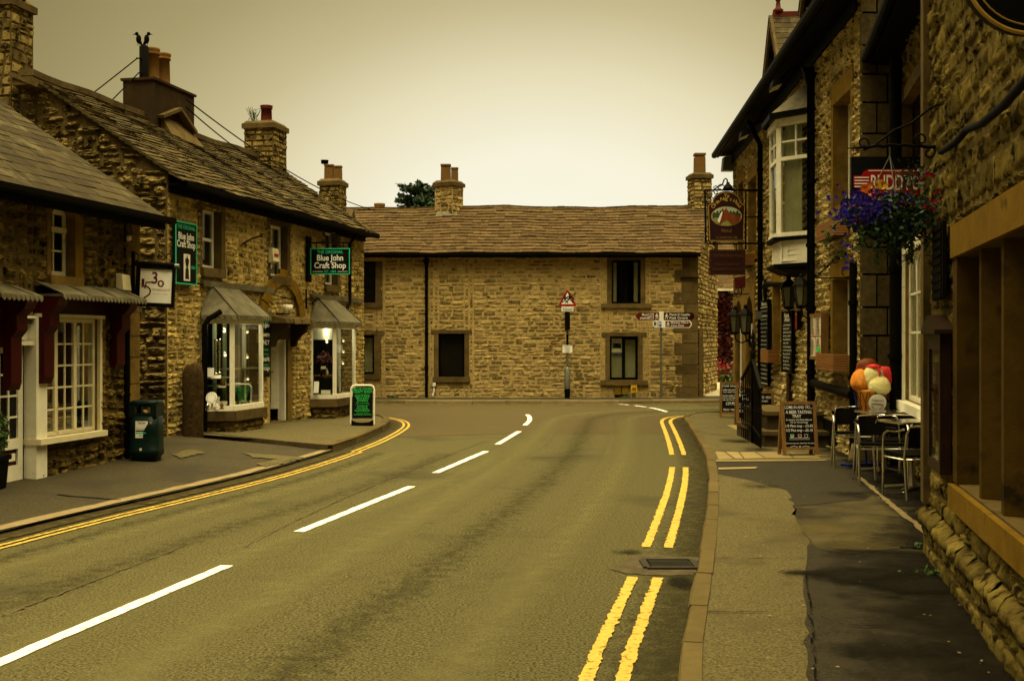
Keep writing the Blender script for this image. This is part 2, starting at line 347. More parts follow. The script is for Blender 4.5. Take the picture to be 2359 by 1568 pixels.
# ------------------------------------------------------------------ camera, sky, sun
cam = bpy.data.cameras.new('camera'); cam.lens = 42; cam.sensor_width = 36; cam.clip_end = 2000; cam.clip_start = .05
co = bpy.data.objects.new('camera', cam); COL.objects.link(co); co.location = (0, 0, EYE); co.rotation_euler = (PI / 2, 0, 0)
scene.camera = co
scene.view_settings.view_transform = 'Standard'; scene.view_settings.look = 'None'; scene.view_settings.exposure = 0.0; scene.view_settings.gamma = 1.0
world = bpy.data.worlds.new('World'); scene.world = world; world.use_nodes = True
N = world.node_tree.nodes; L = world.node_tree.links
bg = N['Background']; bg.inputs['Strength'].default_value = .1
SUN_EL, SUN_AZ = math.radians(70), math.radians(184)     # azimuth clockwise from +Y
sky = N.new('ShaderNodeTexSky'); sky.sky_type = 'NISHITA'; sky.sun_disc = False; sky.sun_elevation = SUN_EL; sky.sun_rotation = SUN_AZ; sky.dust_density = 6
tc = N.new('ShaderNodeTexCoord'); nrm = N.new('ShaderNodeVectorMath'); nrm.operation = 'NORMALIZE'; L.new(tc.outputs['Generated'], nrm.inputs[0])
# cloud sheet, brightest where it thins low over the end of the street, dull above it; unseen dark ring and strong overhead glow added to shape the light
dt = N.new('ShaderNodeVectorMath'); dt.operation = 'DOT_PRODUCT'; ws = N.new('ShaderNodeVectorMath'); ws.operation = 'MULTIPLY'; ws.inputs[1].default_value = (.72, 1, 1); L.new(nrm.outputs[0], ws.inputs[0]); wn_ = N.new('ShaderNodeVectorMath'); wn_.operation = 'NORMALIZE'; L.new(ws.outputs[0], wn_.inputs[0])
L.new(wn_.outputs[0], dt.inputs[0]); dt.inputs[1].default_value = Vector((.02, 1, .05)).normalized()
ac = N.new('ShaderNodeMath'); ac.operation = 'ARCCOSINE'; L.new(dt.outputs['Value'], ac.inputs[0])
gl = N.new('ShaderNodeValToRGB'); dv = N.new('ShaderNodeMath'); dv.operation = 'DIVIDE'; dv.inputs[1].default_value = PI; L.new(ac.outputs[0], dv.inputs[0]); L.new(dv.outputs[0], gl.inputs['Fac'])
def stops(n, ss):
    e = n.color_ramp.elements
    while len(e) > 1: e.remove(e[0])
    e[0].position, e[0].color = ss[0][0], (*ss[0][1], 1)
    for p, c in ss[1:]:
        x = e.new(p); x.color = (*c, 1)
stops(gl, [(0, (1.0, .97, .82)), (.034, (.98, .93, .72)), (.053, (.84, .755, .49)), (.071, (.60, .515, .275)), (.092, (.40, .333, .145)), (.118, (.275, .222, .085)), (.16, (.16, .125, .045)), (.26, (.12, .095, .035)), (.5, (.12, .095, .04)), (1, (.12, .095, .04))])
sx = N.new('ShaderNodeSeparateXYZ'); L.new(nrm.outputs[0], sx.inputs[0])
up = N.new('ShaderNodeMapRange'); up.interpolation_type = 'SMOOTHSTEP'; up.inputs['From Min'].default_value = .56; up.inputs['From Max'].default_value = .92; L.new(sx.outputs['Z'], up.inputs['Value'])
ov = N.new('ShaderNodeMix'); ov.data_type = 'RGBA'; ov.inputs['B'].default_value = (6.6, 5.5, 2.7, 1); L.new(gl.outputs['Color'], ov.inputs['A']); L.new(up.outputs['Result'], ov.inputs['Factor'])
cn = N.new('ShaderNodeTexNoise'); cn.inputs['Scale'].default_value = 3; cn.inputs['Detail'].default_value = 4; L.new(nrm.outputs[0], cn.inputs['Vector'])
cm = N.new('ShaderNodeMapRange'); cm.inputs['To Min'].default_value = 9.4; cm.inputs['To Max'].default_value = 10.6; L.new(cn.outputs['Fac'], cm.inputs['Value'])
sc_ = N.new('ShaderNodeVectorMath'); sc_.operation = 'SCALE'; L.new(ov.outputs['Result'], sc_.inputs[0]); L.new(cm.outputs['Result'], sc_.inputs['Scale'])
fin = N.new('ShaderNodeMix'); fin.data_type = 'RGBA'; fin.inputs['Factor'].default_value = .96; L.new(sky.outputs['Color'], fin.inputs['A']); L.new(sc_.outputs[0], fin.inputs['B'])
L.new(fin.outputs['Result'], bg.inputs['Color'])
sl = bpy.data.lights.new('sun', 'SUN'); sl.energy = 1.4; sl.angle = math.radians(18); sl.color = (1, .88, .58)
so = bpy.data.objects.new('sun', sl); COL.objects.link(so); so.location = (-8, -12, 25)
sd = Vector((math.sin(SUN_AZ) * math.cos(SUN_EL), math.cos(SUN_AZ) * math.cos(SUN_EL), math.sin(SUN_EL)))
so.rotation_euler = (-sd).to_track_quat('-Z', 'Y').to_euler()
scene.cycles.max_bounces = 6; scene.cycles.diffuse_bounces = 1; scene.cycles.transparent_max_bounces = 12
# ------------------------------------------------------------------ ground, road, markings
def struct(mb, name, m): return mb.build(name, m, kind='structure')
def jitter_poly(pts, step=.35, a=.03, closed=True):
    out = []; n = len(pts)
    for i in range(n if closed else n - 1):
        p, q = np.array(pts[i], float)[:2], np.array(pts[(i + 1) % n], float)[:2]; L_ = np.linalg.norm(q - p); k = max(1, int(L_ / step))
        for j in range(k):
            t = j / k; r = p + (q - p) * t
            if j: r = r + rng.normal(0, a, 2)
            out.append(r)
    if not closed: out.append(np.array(pts[-1], float)[:2])
    return out
def resample(pts, step):
    pts = [np.array(p, float)[:2] for p in pts]
    out = []
    for _ in range(2):   # soften the corners
        q = [pts[0]]
        for a, b in zip(pts[:-1], pts[1:]): q += [a * .75 + b * .25, a * .25 + b * .75]
        q.append(pts[-1]); pts = q
    seg = [np.linalg.norm(b - a) for a, b in zip(pts[:-1], pts[1:])]; cum = np.concatenate([[0], np.cumsum(seg)])
    n = max(2, int(cum[-1] / step)); t = np.linspace(0, cum[-1], n + 1)
    x = np.interp(t, cum, [p[0] for p in pts]); y = np.interp(t, cum, [p[1] for p in pts])
    return np.stack([x, y], 1)
def normals2(pl):
    d = np.gradient(pl, axis=0); d /= np.linalg.norm(d, axis=1)[:, None] + 1e-9
    return np.stack([d[:, 1], -d[:, 0]], 1)      # to the right of travel
def ribbon(mb, pl, w, z, rag=.0, mi=0, off=0.0):
    nn = normals2(pl); n = len(pl)
    a = pl + nn * (off - w / 2) + rng.normal(0, rag + 1e-9, (n, 1)) * nn; b = pl + nn * (off + w / 2) + rng.normal(0, rag + 1e-9, (n, 1)) * nn
    vs = [(*p, z) for p in a] + [(*p, z) for p in b]
    mb.add(vs, [(i, n + i, n + i + 1, i + 1) for i in range(n - 1)], mi)
g = MB(); g.sheet([(-400, -400), (400, -400), (400, 400), (-400, 400)], -.06); struct(g, 'ground', M['earth'])
r = MB(); r.sheet([(-30, -12), (30, -12), (30, 33.2), (-30, 33.2)], 0.0); struct(r, 'road', M['asphalt'])
r = MB(); a = [G(x, y) for x, y in [(880, 1009), (1000, 1004), (1150, 1000), (1300, 998.5), (1480, 998), (1620, 999)]]
a = jitter_poly([(-14, a[0][1] + .4)] + a, .3, .012, False)
r.sheet([(p[0], p[1]) for p in a] + [(a[-1][0], 33.2), (-14, 33.2)], .004); struct(r, 'resurfaced_road', M['asphalt_new'])
# kerb line on the right, bottom of picture to the junction, then into the lane
KW = .13
KR = [(.02, -6), (.34, 2.2), (.74, 5.6), (1.23, 8.06), (1.80, 11.1), (2.37, 14.4), (2.77, 17.2), (3.12, 20.4), (3.42, 23.4), (3.60, 25.3), (3.95, 26.5), (5.0, 27.1), (14, 29.3)]
kr = resample(KR, .25)
def kerb(pl, w, z0, z1, stone_len, m, name, side=1, top_r=.02, gap=.006):
    """row of dressed kerb stones; side +1 = body lies right of travel"""
    mb = MB(); nn = normals2(pl) * side; cum = np.concatenate([[0], np.cumsum(np.linalg.norm(np.diff(pl, axis=0), axis=1))]); T = cum[-1]
    s = 0.0
    def at(t, o): return np.array([np.interp(t, cum, pl[:, 0] + nn[:, 0] * o), np.interp(t, cum, pl[:, 1] + nn[:, 1] * o)])
    while s < T - .1:
        e = min(T, s + stone_len * random.uniform(.8, 1.2)); rr = random.random(); jz = random.uniform(-.006, .006); jo = random.uniform(-.006, .006)
        k = 3; prof = [(jo, z0), (jo + .008, z1 - top_r), (jo + top_r, z1), (w - .01, z1), (w, z0)]
        vs = []; ts = np.linspace(s + gap, e - gap, k)
        for t in ts:
            for o, z in prof: q = at(t, o + rng.normal(0, .002)); vs.append((q[0], q[1], z + (jz if z > z0 else 0)))
        n = len(prof); fs = [(i * n + j, (i + 1) * n + j, (i + 1) * n + j + 1, i * n + j + 1) for i in range(k - 1) for j in range(n - 1)]
        if side < 0: fs = [f[::-1] for f in fs]
        fs += [tuple(range(n)), tuple(range((k - 1) * n, k * n))[::-1]]
        mb.add(vs, fs, 0, rr); s = e
    return struct(mb, name, m)
kerb(kr, KW, -.02, .115, .85, M['kerb'], 'kerb')
# right-hand pavement: dark tarmac sheet behind the kerb
pr = MB(); inner = kr + normals2(kr) * .115
pr.sheet([(p[0], p[1]) for p in inner] + [(15, 29.2), (15, -6)], .10)
struct(pr, 'pavement', M['tarmac_dark'])
# paler concrete strip beside the kerb
edge = [G(x, y, .1) for x, y in [(1865, 1620), (1860, 1500), (1858, 1400), (1855, 1310), (1862, 1240), (1835, 1200), (1830, 1160), (1812, 1130), (1720, 1105), (1650, 1092)]]
st = [(1.9, -6), (2.0, 3)] + edge
ki = [p for p in inner if p[1] < edge[-1][1]]
r = MB(); poly = jitter_poly([tuple(p) for p in ki] + st[::-1], .2, .012)
r.sheet(poly, .104); struct(r, 'pavement_strip', M['concrete'])
r = MB(); a = [G(x, y, .1) for x, y in [(1825, 1165), (1990, 1130), (2075, 1160), (2110, 1210), (2085, 1262), (1960, 1278), (1880, 1262), (1845, 1215)]]
r.sheet(jitter_poly(a, .25, .04), .104); struct(r, 'worn_concrete', M['concrete_old'])
r = MB(); a = [G(x, y, .1) for x, y in [(1815, 1150), (1960, 1128), (2010, 1140), (1990, 1152), (1835, 1166)]]
r.sheet(jitter_poly(a, .2, .015), .108); struct(r, 'tarmac_patch', M['tarmac_dark'])
# paler pavement in front of the hotel, stone flags at its edge
r = MB(); a = [G(x, y, .1) for x, y in [(1660, 1062), (1880, 1062), (1960, 1056)]] + [(4.75, 17.5), (5.2, 25.5), (4.4, 26.6), (3.85, 26.0)] + [tuple(p) for p in inner[::-1] if 15.9 < p[1] < 25.6]
r.sheet(a, .103); struct(r, 'hotel_pavement', M['concrete'])
r = MB()
for a in ([(1648, 1040), (1668, 1042), (1690, 1058), (1655, 1059)], [(1672, 1041), (1700, 1042), (1712, 1057), (1694, 1057)], [(1704, 1042), (1738, 1042), (1760, 1056), (1716, 1057)], [(1742, 1042), (1812, 1042), (1826, 1056), (1764, 1056)], [(1818, 1042), (1880, 1046), (1890, 1057), (1830, 1056)], [(1648, 1060), (1900, 1059), (1905, 1062), (1650, 1064)], [(1655, 1078), (1745, 1076), (1740, 1080), (1655, 1082)]):
    b = [G(x, y, .1) for x, y in a]; r.sheet(b, .109, 0, random.random())
b = [(4.0, 21.3), (4.6, 21.4), (4.6, 22.6), (4.05, 22.5)]; r.sheet(b, .109)
struct(r, 'flagstones', M['flag'])
# narrow stone edging on the cafe terrace
r = MB(); a = resample([G(1980, 1101, .1), G(2050, 1160, .1), G(2138, 1234, .1)], .12); ribbon(r, a, .055, .112, .008); struct(r, 'stone_edging', M['edging'])
# far pavement and kerb along the long building
kf = resample([(-14, 33.0), (-5.0, 32.2), (-3.0, 31.75), (0, 31.7), (2.5, 31.75), (4.6, 32.0), (7, 32.6), (16, 36.5)], .25)
kerb(kf, .15, -.02, .115, .9, M['kerb_grey'], 'far_kerb', side=-1)
r = MB(); inn = kf - normals2(kf) * .13
r.sheet([tuple(p) for p in inn] + [(16, 60), (-14, 60)], .10); struct(r, 'far_pavement', M['tarmac_left'])
r = MB(); a = [P(1640, 915, 34)[:2], (9, 36), (12, 70), (5, 70)]; r.sheet([(5.6, 34.4), (9.0, 35.2), (20, 70), (5, 70)], .104); struct(r, 'gravel_yard', M['gravel'])
# left-hand pavement, rising gently to the walls
KL = [(-7.4, -6), (-6.4, 0), (-5.35, 6), (-4.47, 10.6), (-3.57, 13.7), (-3.20, 15.2), (-2.90, 16.9), (-2.72, 18.2)]
KF = [(-2.72, 18.2), (-2.52, 20.0), (-2.40, 22.4), (-2.42, 23.9), (-2.62, 25.2), (-3.1, 26.3), (-4.2, 27.3), (-9, 29.6), (-14, 31)]
kl = resample(KL, .3)
def lz(x, y, lat): return .035 + lat * float(np.interp(y, [13, 18], [.035, .075]))
mb = MB(); nl = -normals2(kl); rows = []
for i, p in enumerate(kl):
    rows.append([(p[0] + nl[i][0] * t, p[1] + nl[i][1] * t, lz(p[0], p[1], t)) for t in (0, .6, 1.3, 2.2, 3.2, 5)])
k = 6; vs = [q for row in rows for q in row]
mb.add(vs, [(i * k + j, i * k + j + 1, (i + 1) * k + j + 1, (i + 1) * k + j) for i in range(len(rows) - 1) for j in range(k - 1)], 0, None, True)
# carry it on past the shop's forecourt edge to the gable
struct(mb, 'left_pavement', M['tarmac_left'])
mb = MB(); ribbon(mb, kl, .17, .046, .012, off=-.10); struct(mb, 'left_edging', M['edging'])
mb = MB(); ribbon(mb, kl, .20, .012, .01, off=.11); struct(mb, 'left_gutter', M['kerb'])
r = MB()
def left_z(x, y):
    d = np.linalg.norm(kl - np.array([x, y]), axis=1); return lz(x, y, float(d.min()))
for pts in ([(395, 1050), (440, 1040), (470, 1043), (420, 1056)], [(590, 1058), (660, 1044), (672, 1050), (610, 1064)], [(560, 1040), (700, 1041), (690, 1047), (580, 1047)]):
    b = jitter_poly([G(x, y, .12) for x, y in pts], .1, .03)
    r.add([(p[0], p[1], left_z(p[0], p[1]) + .012) for p in b], [tuple(range(len(b)))])
struct(r, 'worn_patches', M['concrete'])
# raised forecourt of the craft shop with a dark stone kerb
fc = [(-5.25, 19.25, .26), (-4.3, 18.75, .20), (-3.4, 18.35, .15), (-2.78, 18.1, .12)]
kfr = resample(KF, .25); fl = []
for p in kfr: fl.append((p[0], p[1], float(np.interp(p[1], [18, 24], [.115, .10]))))
BJW = W(-5.28, 18.3, -3.41, 27.48, 1)
mb = MB(); rows = []
for q in fl:
    if q[1] > 27.9: break
    s = (np.array(q) - BJW.o) @ BJW.d; s = max(s, .6)
    w_ = BJW.p(min(s, 9.6), 0, -.15); y = w_[1]; zw = float(np.interp(y, [18.3, 24.5, 28], [.26, .12, .11]))
    rows.append([np.array(q), np.array(q) * .5 + np.array([w_[0], w_[1], zw]) * .5, np.array([w_[0], w_[1], zw])])
vs = [q for row in rows for q in row]; k = 3
mb.add(vs, [(i * k + j, i * k + j + 1, (i + 1) * k + j + 1, (i + 1) * k + j) for i in range(len(rows) - 1) for j in range(k - 1)], 0, None, True)
tri = [rows[0][0], rows[0][1], rows[0][2]]
mb.add([fc[3], fc[2], fc[1], fc[0], rows[0][2], rows[0][1], rows[0][0]], [(6, 5, 4, 3, 2, 1, 0)], 0)
fco = struct(mb, 'shop_forecourt', M['concrete'])
mb = MB()
for a, b in zip(fc[:-1], fc[1:]):
    a = np.array(a); b = np.array(b); n_ = 4
    for i in range(n_):
        p, q = a + (b - a) * i / n_, a + (b - a) * (i + .97) / n_
        dn = np.array([-.25, -.55, 0]) * .12
        mb.hexa([p * [1, 1, 0] + dn, q * [1, 1, 0] + dn, q * [1, 1, 0], p * [1, 1, 0], p + dn + [0, 0, .006], q + dn + [0, 0, .006], q + [0, 0, .006], p + [0, 0, .006]])
struct(mb, 'forecourt_edge', M['kerb_dark'])
kerb(kfr, .14, -.02, .125, .8, M['kerb'], 'forecourt_kerb', side=-1)
# markings
mb = MB()
for a in ([(-130, 1588), (0, 1526), (523, 1304)], [(688, 1226), (948, 1121)], [(1003, 1090), (1120, 1040)], [(1146, 1024), (1196, 994)], [(1209, 980), (1220, 970), (1221, 961), (1214, 955)]):
    pl = resample([G(x, y) for x, y in a], .10); ribbon(mb, pl, .10, .009, .003)
a = [(1417, 930), (1470, 935), (1510, 941), (1536, 949)]
pl = resample([G(x, y) for x, y in a], .1); ribbon(mb, pl[:8], .1, .009, .003); ribbon(mb, pl[10:18], .1, .009, .003); ribbon(mb, pl[20:], .1, .009, .003)
struct(mb, 'white_centre_line', M['white_line'])
mb = MB()
def off_line(pl, d): return pl + normals2(pl) * d
for lo, hi in ((-6, 8.62), (9.62, 16.0), (17.6, 30)):
    seg = np.array([p for p in kr if lo < p[1] < hi]);
    if hi == 30: seg = seg[seg[:, 0] < 12]
    for o in (-.27, -.45):
        sub = resample(off_line(seg, o), .035); ribbon(mb, sub, .072, .009, .005)
for o in (.31, .41): ribbon(mb, resample(off_line(kl, o + .03), .05), .045, .009, .004); ribbon(mb, resample(off_line(kfr, o - .03), .05), .045, .009, .004)
ribbon(mb, resample(off_line(kf, .16), .08), .06, .009, .005)
struct(mb, 'yellow_lines', M['yellow_line'])
# sunken gully grate with its patch of tarmac
r = MB(); a = [G(x, y) for x, y in [(1425, 1300), (1455, 1283), (1490, 1277), (1560, 1282), (1612, 1285), (1598, 1325), (1520, 1326), (1440, 1322), (1405, 1312)]]
r.sheet(jitter_poly(a, .06, .008), .006); struct(r, 'road_patch', M['patch'])
gx, gy = G(1543, 1302); gt = thing('gully_grate', 'rectangular iron drain grate in the road beside the kerb', 'drain', (gx, gy, .008))
b = MB(); 
for s in (-1, 1): b.box(gx - .19, gx + .19, gy + s * .17 - .018, gy + s * .17 + .018, .007, .022); b.box(gx + s * .19 - .025, gx + s * .19 + .025, gy - .15, gy + .15, .007, .022)
b.build('grate_frame', M['grate'], gt)
b = MB()
for i in range(6): b.box(gx - .15, gx + .15, gy - .138 + i * .05, gy - .118 + i * .05, .009, .019)
b.build('grate_bars', M['grate'], gt)
b = MB(); b.box(gx - .16, gx + .16, gy - .15, gy + .15, .0062, .0085); b.build('sump', M['black_matt'], gt)

# grime in the gutters and along the walls, worn wheel tracks, damp stains, seams
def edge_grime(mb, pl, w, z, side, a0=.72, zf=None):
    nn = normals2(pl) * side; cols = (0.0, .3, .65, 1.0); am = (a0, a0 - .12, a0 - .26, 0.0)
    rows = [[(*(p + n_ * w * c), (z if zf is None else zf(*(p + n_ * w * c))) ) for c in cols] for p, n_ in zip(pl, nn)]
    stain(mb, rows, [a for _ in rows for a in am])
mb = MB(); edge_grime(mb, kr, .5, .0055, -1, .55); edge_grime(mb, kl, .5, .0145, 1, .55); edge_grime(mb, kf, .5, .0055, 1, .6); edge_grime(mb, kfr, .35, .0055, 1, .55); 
def streak(pl, w_, z, a):
    edge_grime(mb, pl, w_, z, 1, a); edge_grime(mb, pl, w_, z, -1, a)
streak(off_line(kr[:-34], -1.95), .6, .0064, .36); streak(off_line(kl, 1.75), .55, .0066, .35); streak(off_line(kl, .75), .35, .0068, .36)
stain_build(mb, 'gutter_grime', M['grime'])
mb = MB()
for a in ([(560, 1262), (690, 1195), (860, 1118), (1010, 1058), (1120, 1015)], [(0, 1420), (200, 1345), (420, 1260)]):
    pl = resample([G(x, y) for x, y in a], .05); pl = pl + rng.normal(0, .008, pl.shape); ribbon(mb, pl, .012, .0092, .005)
struct(mb, 'road_seams', M['patch'])
mb = MB()
for o in (-1.15, -2.75): 
    pl = off_line(kr[:-30], o); edge_grime(mb, pl, .32, .0058, 1, .50); edge_grime(mb, pl, .32, .0058, -1, .50)
for o in (1.0, 2.5):
    pl = off_line(kl, o); edge_grime(mb, pl, .32, .0062, 1, .46); edge_grime(mb, pl, .32, .0062, -1, .46)
stain_build(mb, 'worn_tracks', M['polish'])
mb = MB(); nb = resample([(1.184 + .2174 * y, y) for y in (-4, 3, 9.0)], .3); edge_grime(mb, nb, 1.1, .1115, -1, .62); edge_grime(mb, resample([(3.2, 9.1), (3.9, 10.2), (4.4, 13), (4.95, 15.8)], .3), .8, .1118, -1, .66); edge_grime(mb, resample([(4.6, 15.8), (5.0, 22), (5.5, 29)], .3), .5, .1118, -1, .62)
def blot(x, y, rx, ry, z, a, n=16, k=6):
    rows = [[(x + rx * j / (k - 1) * math.cos(t), y + ry * j / (k - 1) * math.sin(t), z) for j in range(k)] for t in np.linspace(0, 2 * PI, n + 1)]
    stain(mb, rows, [a * (1 - (j / (k - 1)) ** 1.5) for _ in rows for j in range(k)])
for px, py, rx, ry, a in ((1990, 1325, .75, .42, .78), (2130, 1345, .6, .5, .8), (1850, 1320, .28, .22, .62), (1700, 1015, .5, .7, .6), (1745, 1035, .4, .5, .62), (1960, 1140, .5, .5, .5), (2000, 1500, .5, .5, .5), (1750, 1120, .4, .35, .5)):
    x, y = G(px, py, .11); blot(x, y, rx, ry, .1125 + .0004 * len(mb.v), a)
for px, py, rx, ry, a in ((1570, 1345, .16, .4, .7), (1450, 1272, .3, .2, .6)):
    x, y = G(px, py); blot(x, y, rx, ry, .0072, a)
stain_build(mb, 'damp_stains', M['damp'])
mb = MB()
for px, py, rx, ry, a in ((1880, 1215, .55, .7, .5), (1960, 1250, .5, .5, .45), (700, 1005, 1.2, 1.0, .40), (560, 1035, .8, .5, .42)):
    x, y = G(px, py, .11); blot(x, y, rx, ry, (.1165 if px > 1000 else .21), a) if px > 1000 else None
stain_build(mb, 'pale_dust', M['dust'])
mb = MB()
for a in ([(1622, 1289), (1700, 1288), (1780, 1290), (1856, 1289)], [(1857, 1310), (1866, 1400), (1880, 1568), (1884, 1640)], [(1625, 1412), (1700, 1414), (1760, 1412)], [(1930, 1440), (2010, 1447), (2080, 1442)], [(1900, 1180), (2000, 1176)], [(1655, 1150), (1720, 1152), (1790, 1149)]):
    pl = resample([G(x, y, .1) for x, y in a], .05); pl = pl + rng.normal(0, .006, pl.shape); ribbon(mb, pl, .007, .1142, .003)
struct(mb, 'pavement_seams', M['black_matt'])
mb = MB()
for a in ([(385, 1142), (250, 1138), (130, 1132)], [(690, 1012), (560, 1016), (470, 1012)]):
    pl = resample([G(x, y, .1) for x, y in a], .06); pl = pl + rng.normal(0, .012, pl.shape); rows = pl; nn = normals2(pl) * .02
    vs = [(*(p + s * q), left_z(*(p)) + .006) for p, q in zip(pl, nn) for s in (-1, 1)]; mb.add(vs, [(2 * i, 2 * i + 1, 2 * i + 3, 2 * i + 2) for i in range(len(pl) - 1)])
struct(mb, 'tarmac_cracks', M['black_matt'])
# ------------------------------------------------------------------ rubble walls: real stones bedded in mortar
def grid_noise(S, Z, f, seed):
    q = np.random.default_rng(seed).uniform(0, 6.28, 8)
    return (np.sin(S * f + q[0]) * np.sin(Z * f * 1.3 + q[1]) + .6 * np.sin(S * f * 2.3 + q[2] + Z * f) + .5 * np.sin(Z * f * 2.9 + q[3] - S * f * 1.7)) / 2.1
def stone_wall(mb, w, s0, s1, z0, top, ops, ch=(.09, .15), ln=(.16, .38), gap=.008, depth=.03, rough=.012, seed=1, nu=6, nv=5, wob=.012, skipb=False, off=0.0, reveal=.17, mi_m=0, mi_s=1, mi_r=2, ea=.018, tilt=.012, hj=0.0, smooth=False):
    """backing with holes and reveals plus one bedded stone per face patch; ops = [(s0, s1, z0, z1)]"""
    R = np.random.default_rng(seed)
    tf = top if callable(top) else (lambda s: top)
    if not skipb:
        cs = sorted({s0, s1} | {min(max(x, s0), s1) for o in ops for x in o[:2]})
        if callable(top): cs = sorted(set(cs) | set(np.linspace(s0, s1, 13)))
        for a, b in zip(cs[:-1], cs[1:]):
            if b - a < 1e-5: continue
            mid = (a + b) / 2; holes = sorted([(o[2], o[3]) for o in ops if o[0] <= mid <= o[1]])
            z = z0
            for h0, h1 in holes:
                if h0 > z: mb.add([w.p(a, z, off), w.p(b, z, off), w.p(b, h0, off), w.p(a, h0, off)], [(0, 1, 2, 3)] if w.side > 0 else [(3, 2, 1, 0)], mi_m, .5)
                z = max(z, h1)
            ta, tb = tf(a), tf(b)
            if max(ta, tb) > z: mb.add([w.p(a, z, off), w.p(b, z, off), w.p(b, max(tb, z), off), w.p(a, max(ta, z), off)], [(0, 1, 2, 3)] if w.side > 0 else [(3, 2, 1, 0)], mi_m, .5)
        for o in ops:
            a, b, c, d = o[:4]; q = off - reveal
            for (p1, p2) in (((a, c), (b, c)), ((b, c), (b, d)), ((b, d), (a, d)), ((a, d), (a, c))):
                mb.add([w.p(*p1, off + .012), w.p(*p2, off + .012), w.p(*p2, q), w.p(*p1, q)], [(0, 1, 2, 3)], mi_r, .5)
    # lay the stones
    st = []; zmax = max(tf(s) for s in np.linspace(s0, s1, 25)); z = z0
    edges = sorted({s0, s1} | {min(max(x, s0), s1) for o in ops for x in o[:2]})
    while z < zmax - .02:
        h = R.uniform(*ch); zt = z + h
        for a, b in zip(edges[:-1], edges[1:]):
            if b - a < .02: continue
            mid = (a + b) / 2; lo, hi = z, zt; ok = True
            for o in ops:
                if o[0] <= mid <= o[1]:
                    if o[2] <= lo + .02 and o[3] >= hi - .02: ok = False
                    elif o[2] < hi and o[3] > hi: hi = o[2]
                    elif o[3] > lo and o[2] < lo: lo = o[3]
            if not ok or hi - lo < .03: continue
            s = a - (0 if a in (s0,) else 0)
            while s < b - .01:
                l = R.uniform(*ln); e = s + l
                if b - e < ln[0] * .6: e = b
                t = min(tf(s + .02), tf(e - .02), tf((s + e) / 2)); h2 = min(hi, t)
                if h2 - lo > .03:
                    if R.random() < .10 and h2 - lo > .1 and e - s > .2:    # two thin stones bedded in one course
                        m_ = lo + (h2 - lo) * R.uniform(.4, .6); st.append((s, e, lo, m_)); st.append((s, e, m_, h2))
                    else: st.append((s, e, lo, h2))
                s = e
        z = zt
    A = np.array(st); n = len(A)
    if n == 0: return
    def coords(a, b, k):
        w_ = (b - a)[:, None]; e = np.minimum(ea, .22 * (b - a))[:, None]
        t = np.linspace(0, 1, k - 2)[None, :]
        inner = a[:, None] + e + (w_ - 2 * e) * t
        return np.concatenate([a[:, None], inner, b[:, None]], 1)
    g_ = gap * R.uniform(.5, 1.6, (n, 4))
    if hj:
        A[:, 2] += R.normal(0, hj, n); A[:, 3] += R.normal(0, hj, n); g_[:, :2] *= 1.5
    a, b, c, d = A[:, 0] + g_[:, 0], A[:, 1] - g_[:, 1], A[:, 2] + g_[:, 2], A[:, 3] - g_[:, 3]
    d = np.maximum(d, c + .025)
    S = np.broadcast_to(coords(a, b, nu)[:, :, None], (n, nu, nv)).copy(); Z = np.broadcast_to(coords(c, d, nv)[:, None, :], (n, nu, nv)).copy()
    brd = np.zeros((nu, nv), bool); brd[0] = brd[-1] = True; brd[:, 0] = brd[:, -1] = True
    cor = np.zeros((nu, nv), bool); cor[0, 0] = cor[0, -1] = cor[-1, 0] = cor[-1, -1] = True
    ms, mz = ((a + b) / 2)[:, None, None], ((c + d) / 2)[:, None, None]
    sh = R.uniform(.0, .014, (n, nu, nv)) * cor
    S += np.sign(ms - S) * sh; Z += np.sign(mz - Z) * sh
    jit = R.normal(0, gap * .35, (n, nu, nv)); S += jit; Z += R.normal(0, gap * .35, (n, nu, nv))
    dep = depth * R.uniform(.45, 1.25, (n, 1, 1))
    U = np.linspace(-1, 1, nu)[None, :, None]; V = np.linspace(-1, 1, nv)[None, None, :]
    O = dep * (1 - .22 * U ** 2 - .3 * V ** 2) + R.normal(0, rough, (n, nu, nv)) + R.normal(0, tilt, (n, 1, 1)) * U * .6 + R.normal(0, tilt, (n, 1, 1)) * V * .6
    O = np.where(brd[None], -.012, np.maximum(O, .002))
    Z2 = Z + wob * grid_noise(S, Z, 1.7, seed) * np.clip((Z - z0) / .3, 0, 1); O = O + off + .5 * wob * grid_noise(S, Z, 1.1, seed + 3)
    Pw = w.o + S[..., None] * w.d + O[..., None] * w.n; Pw[..., 2] += Z2
    idx = np.arange(nu * nv).reshape(nu, nv)
    q = np.stack([idx[:-1, :-1], idx[1:, :-1], idx[1:, 1:], idx[:-1, 1:]], -1).reshape(-1, 4)
    if w.side < 0: q = q[:, ::-1]
    fs = (q[None] + (np.arange(n) * nu * nv)[:, None, None]).reshape(-1, 4)
    rr = np.repeat(R.random(n), len(q))
    mb.add(Pw.reshape(-1, 3), fs.tolist(), mi_s, rr.tolist(), smooth)
def quoins(mb, w, s, z0, z1, wl=(.45, .28), h=(.26, .36), d=.035, into=-1, mi=2, seed=4, wrap=.28, off=0.0):
    """big squared corner stones, alternately long and short; they turn the corner"""
    R = np.random.default_rng(seed); z = z0; k = 0
    while z < z1 - .08:
        hh = min(R.uniform(*h), z1 - z); l = wl[k % 2] * R.uniform(.9, 1.1)
        a, b = (s - l, s + d) if into < 0 else (s - d, s + l)
        mb.wbox(w, a, b, z + .006, z + hh - .006, -wrap if k % 2 else -wrap * 1.6, d + off + R.uniform(-.006, .006), mi, R.random())
        z += hh; k += 1
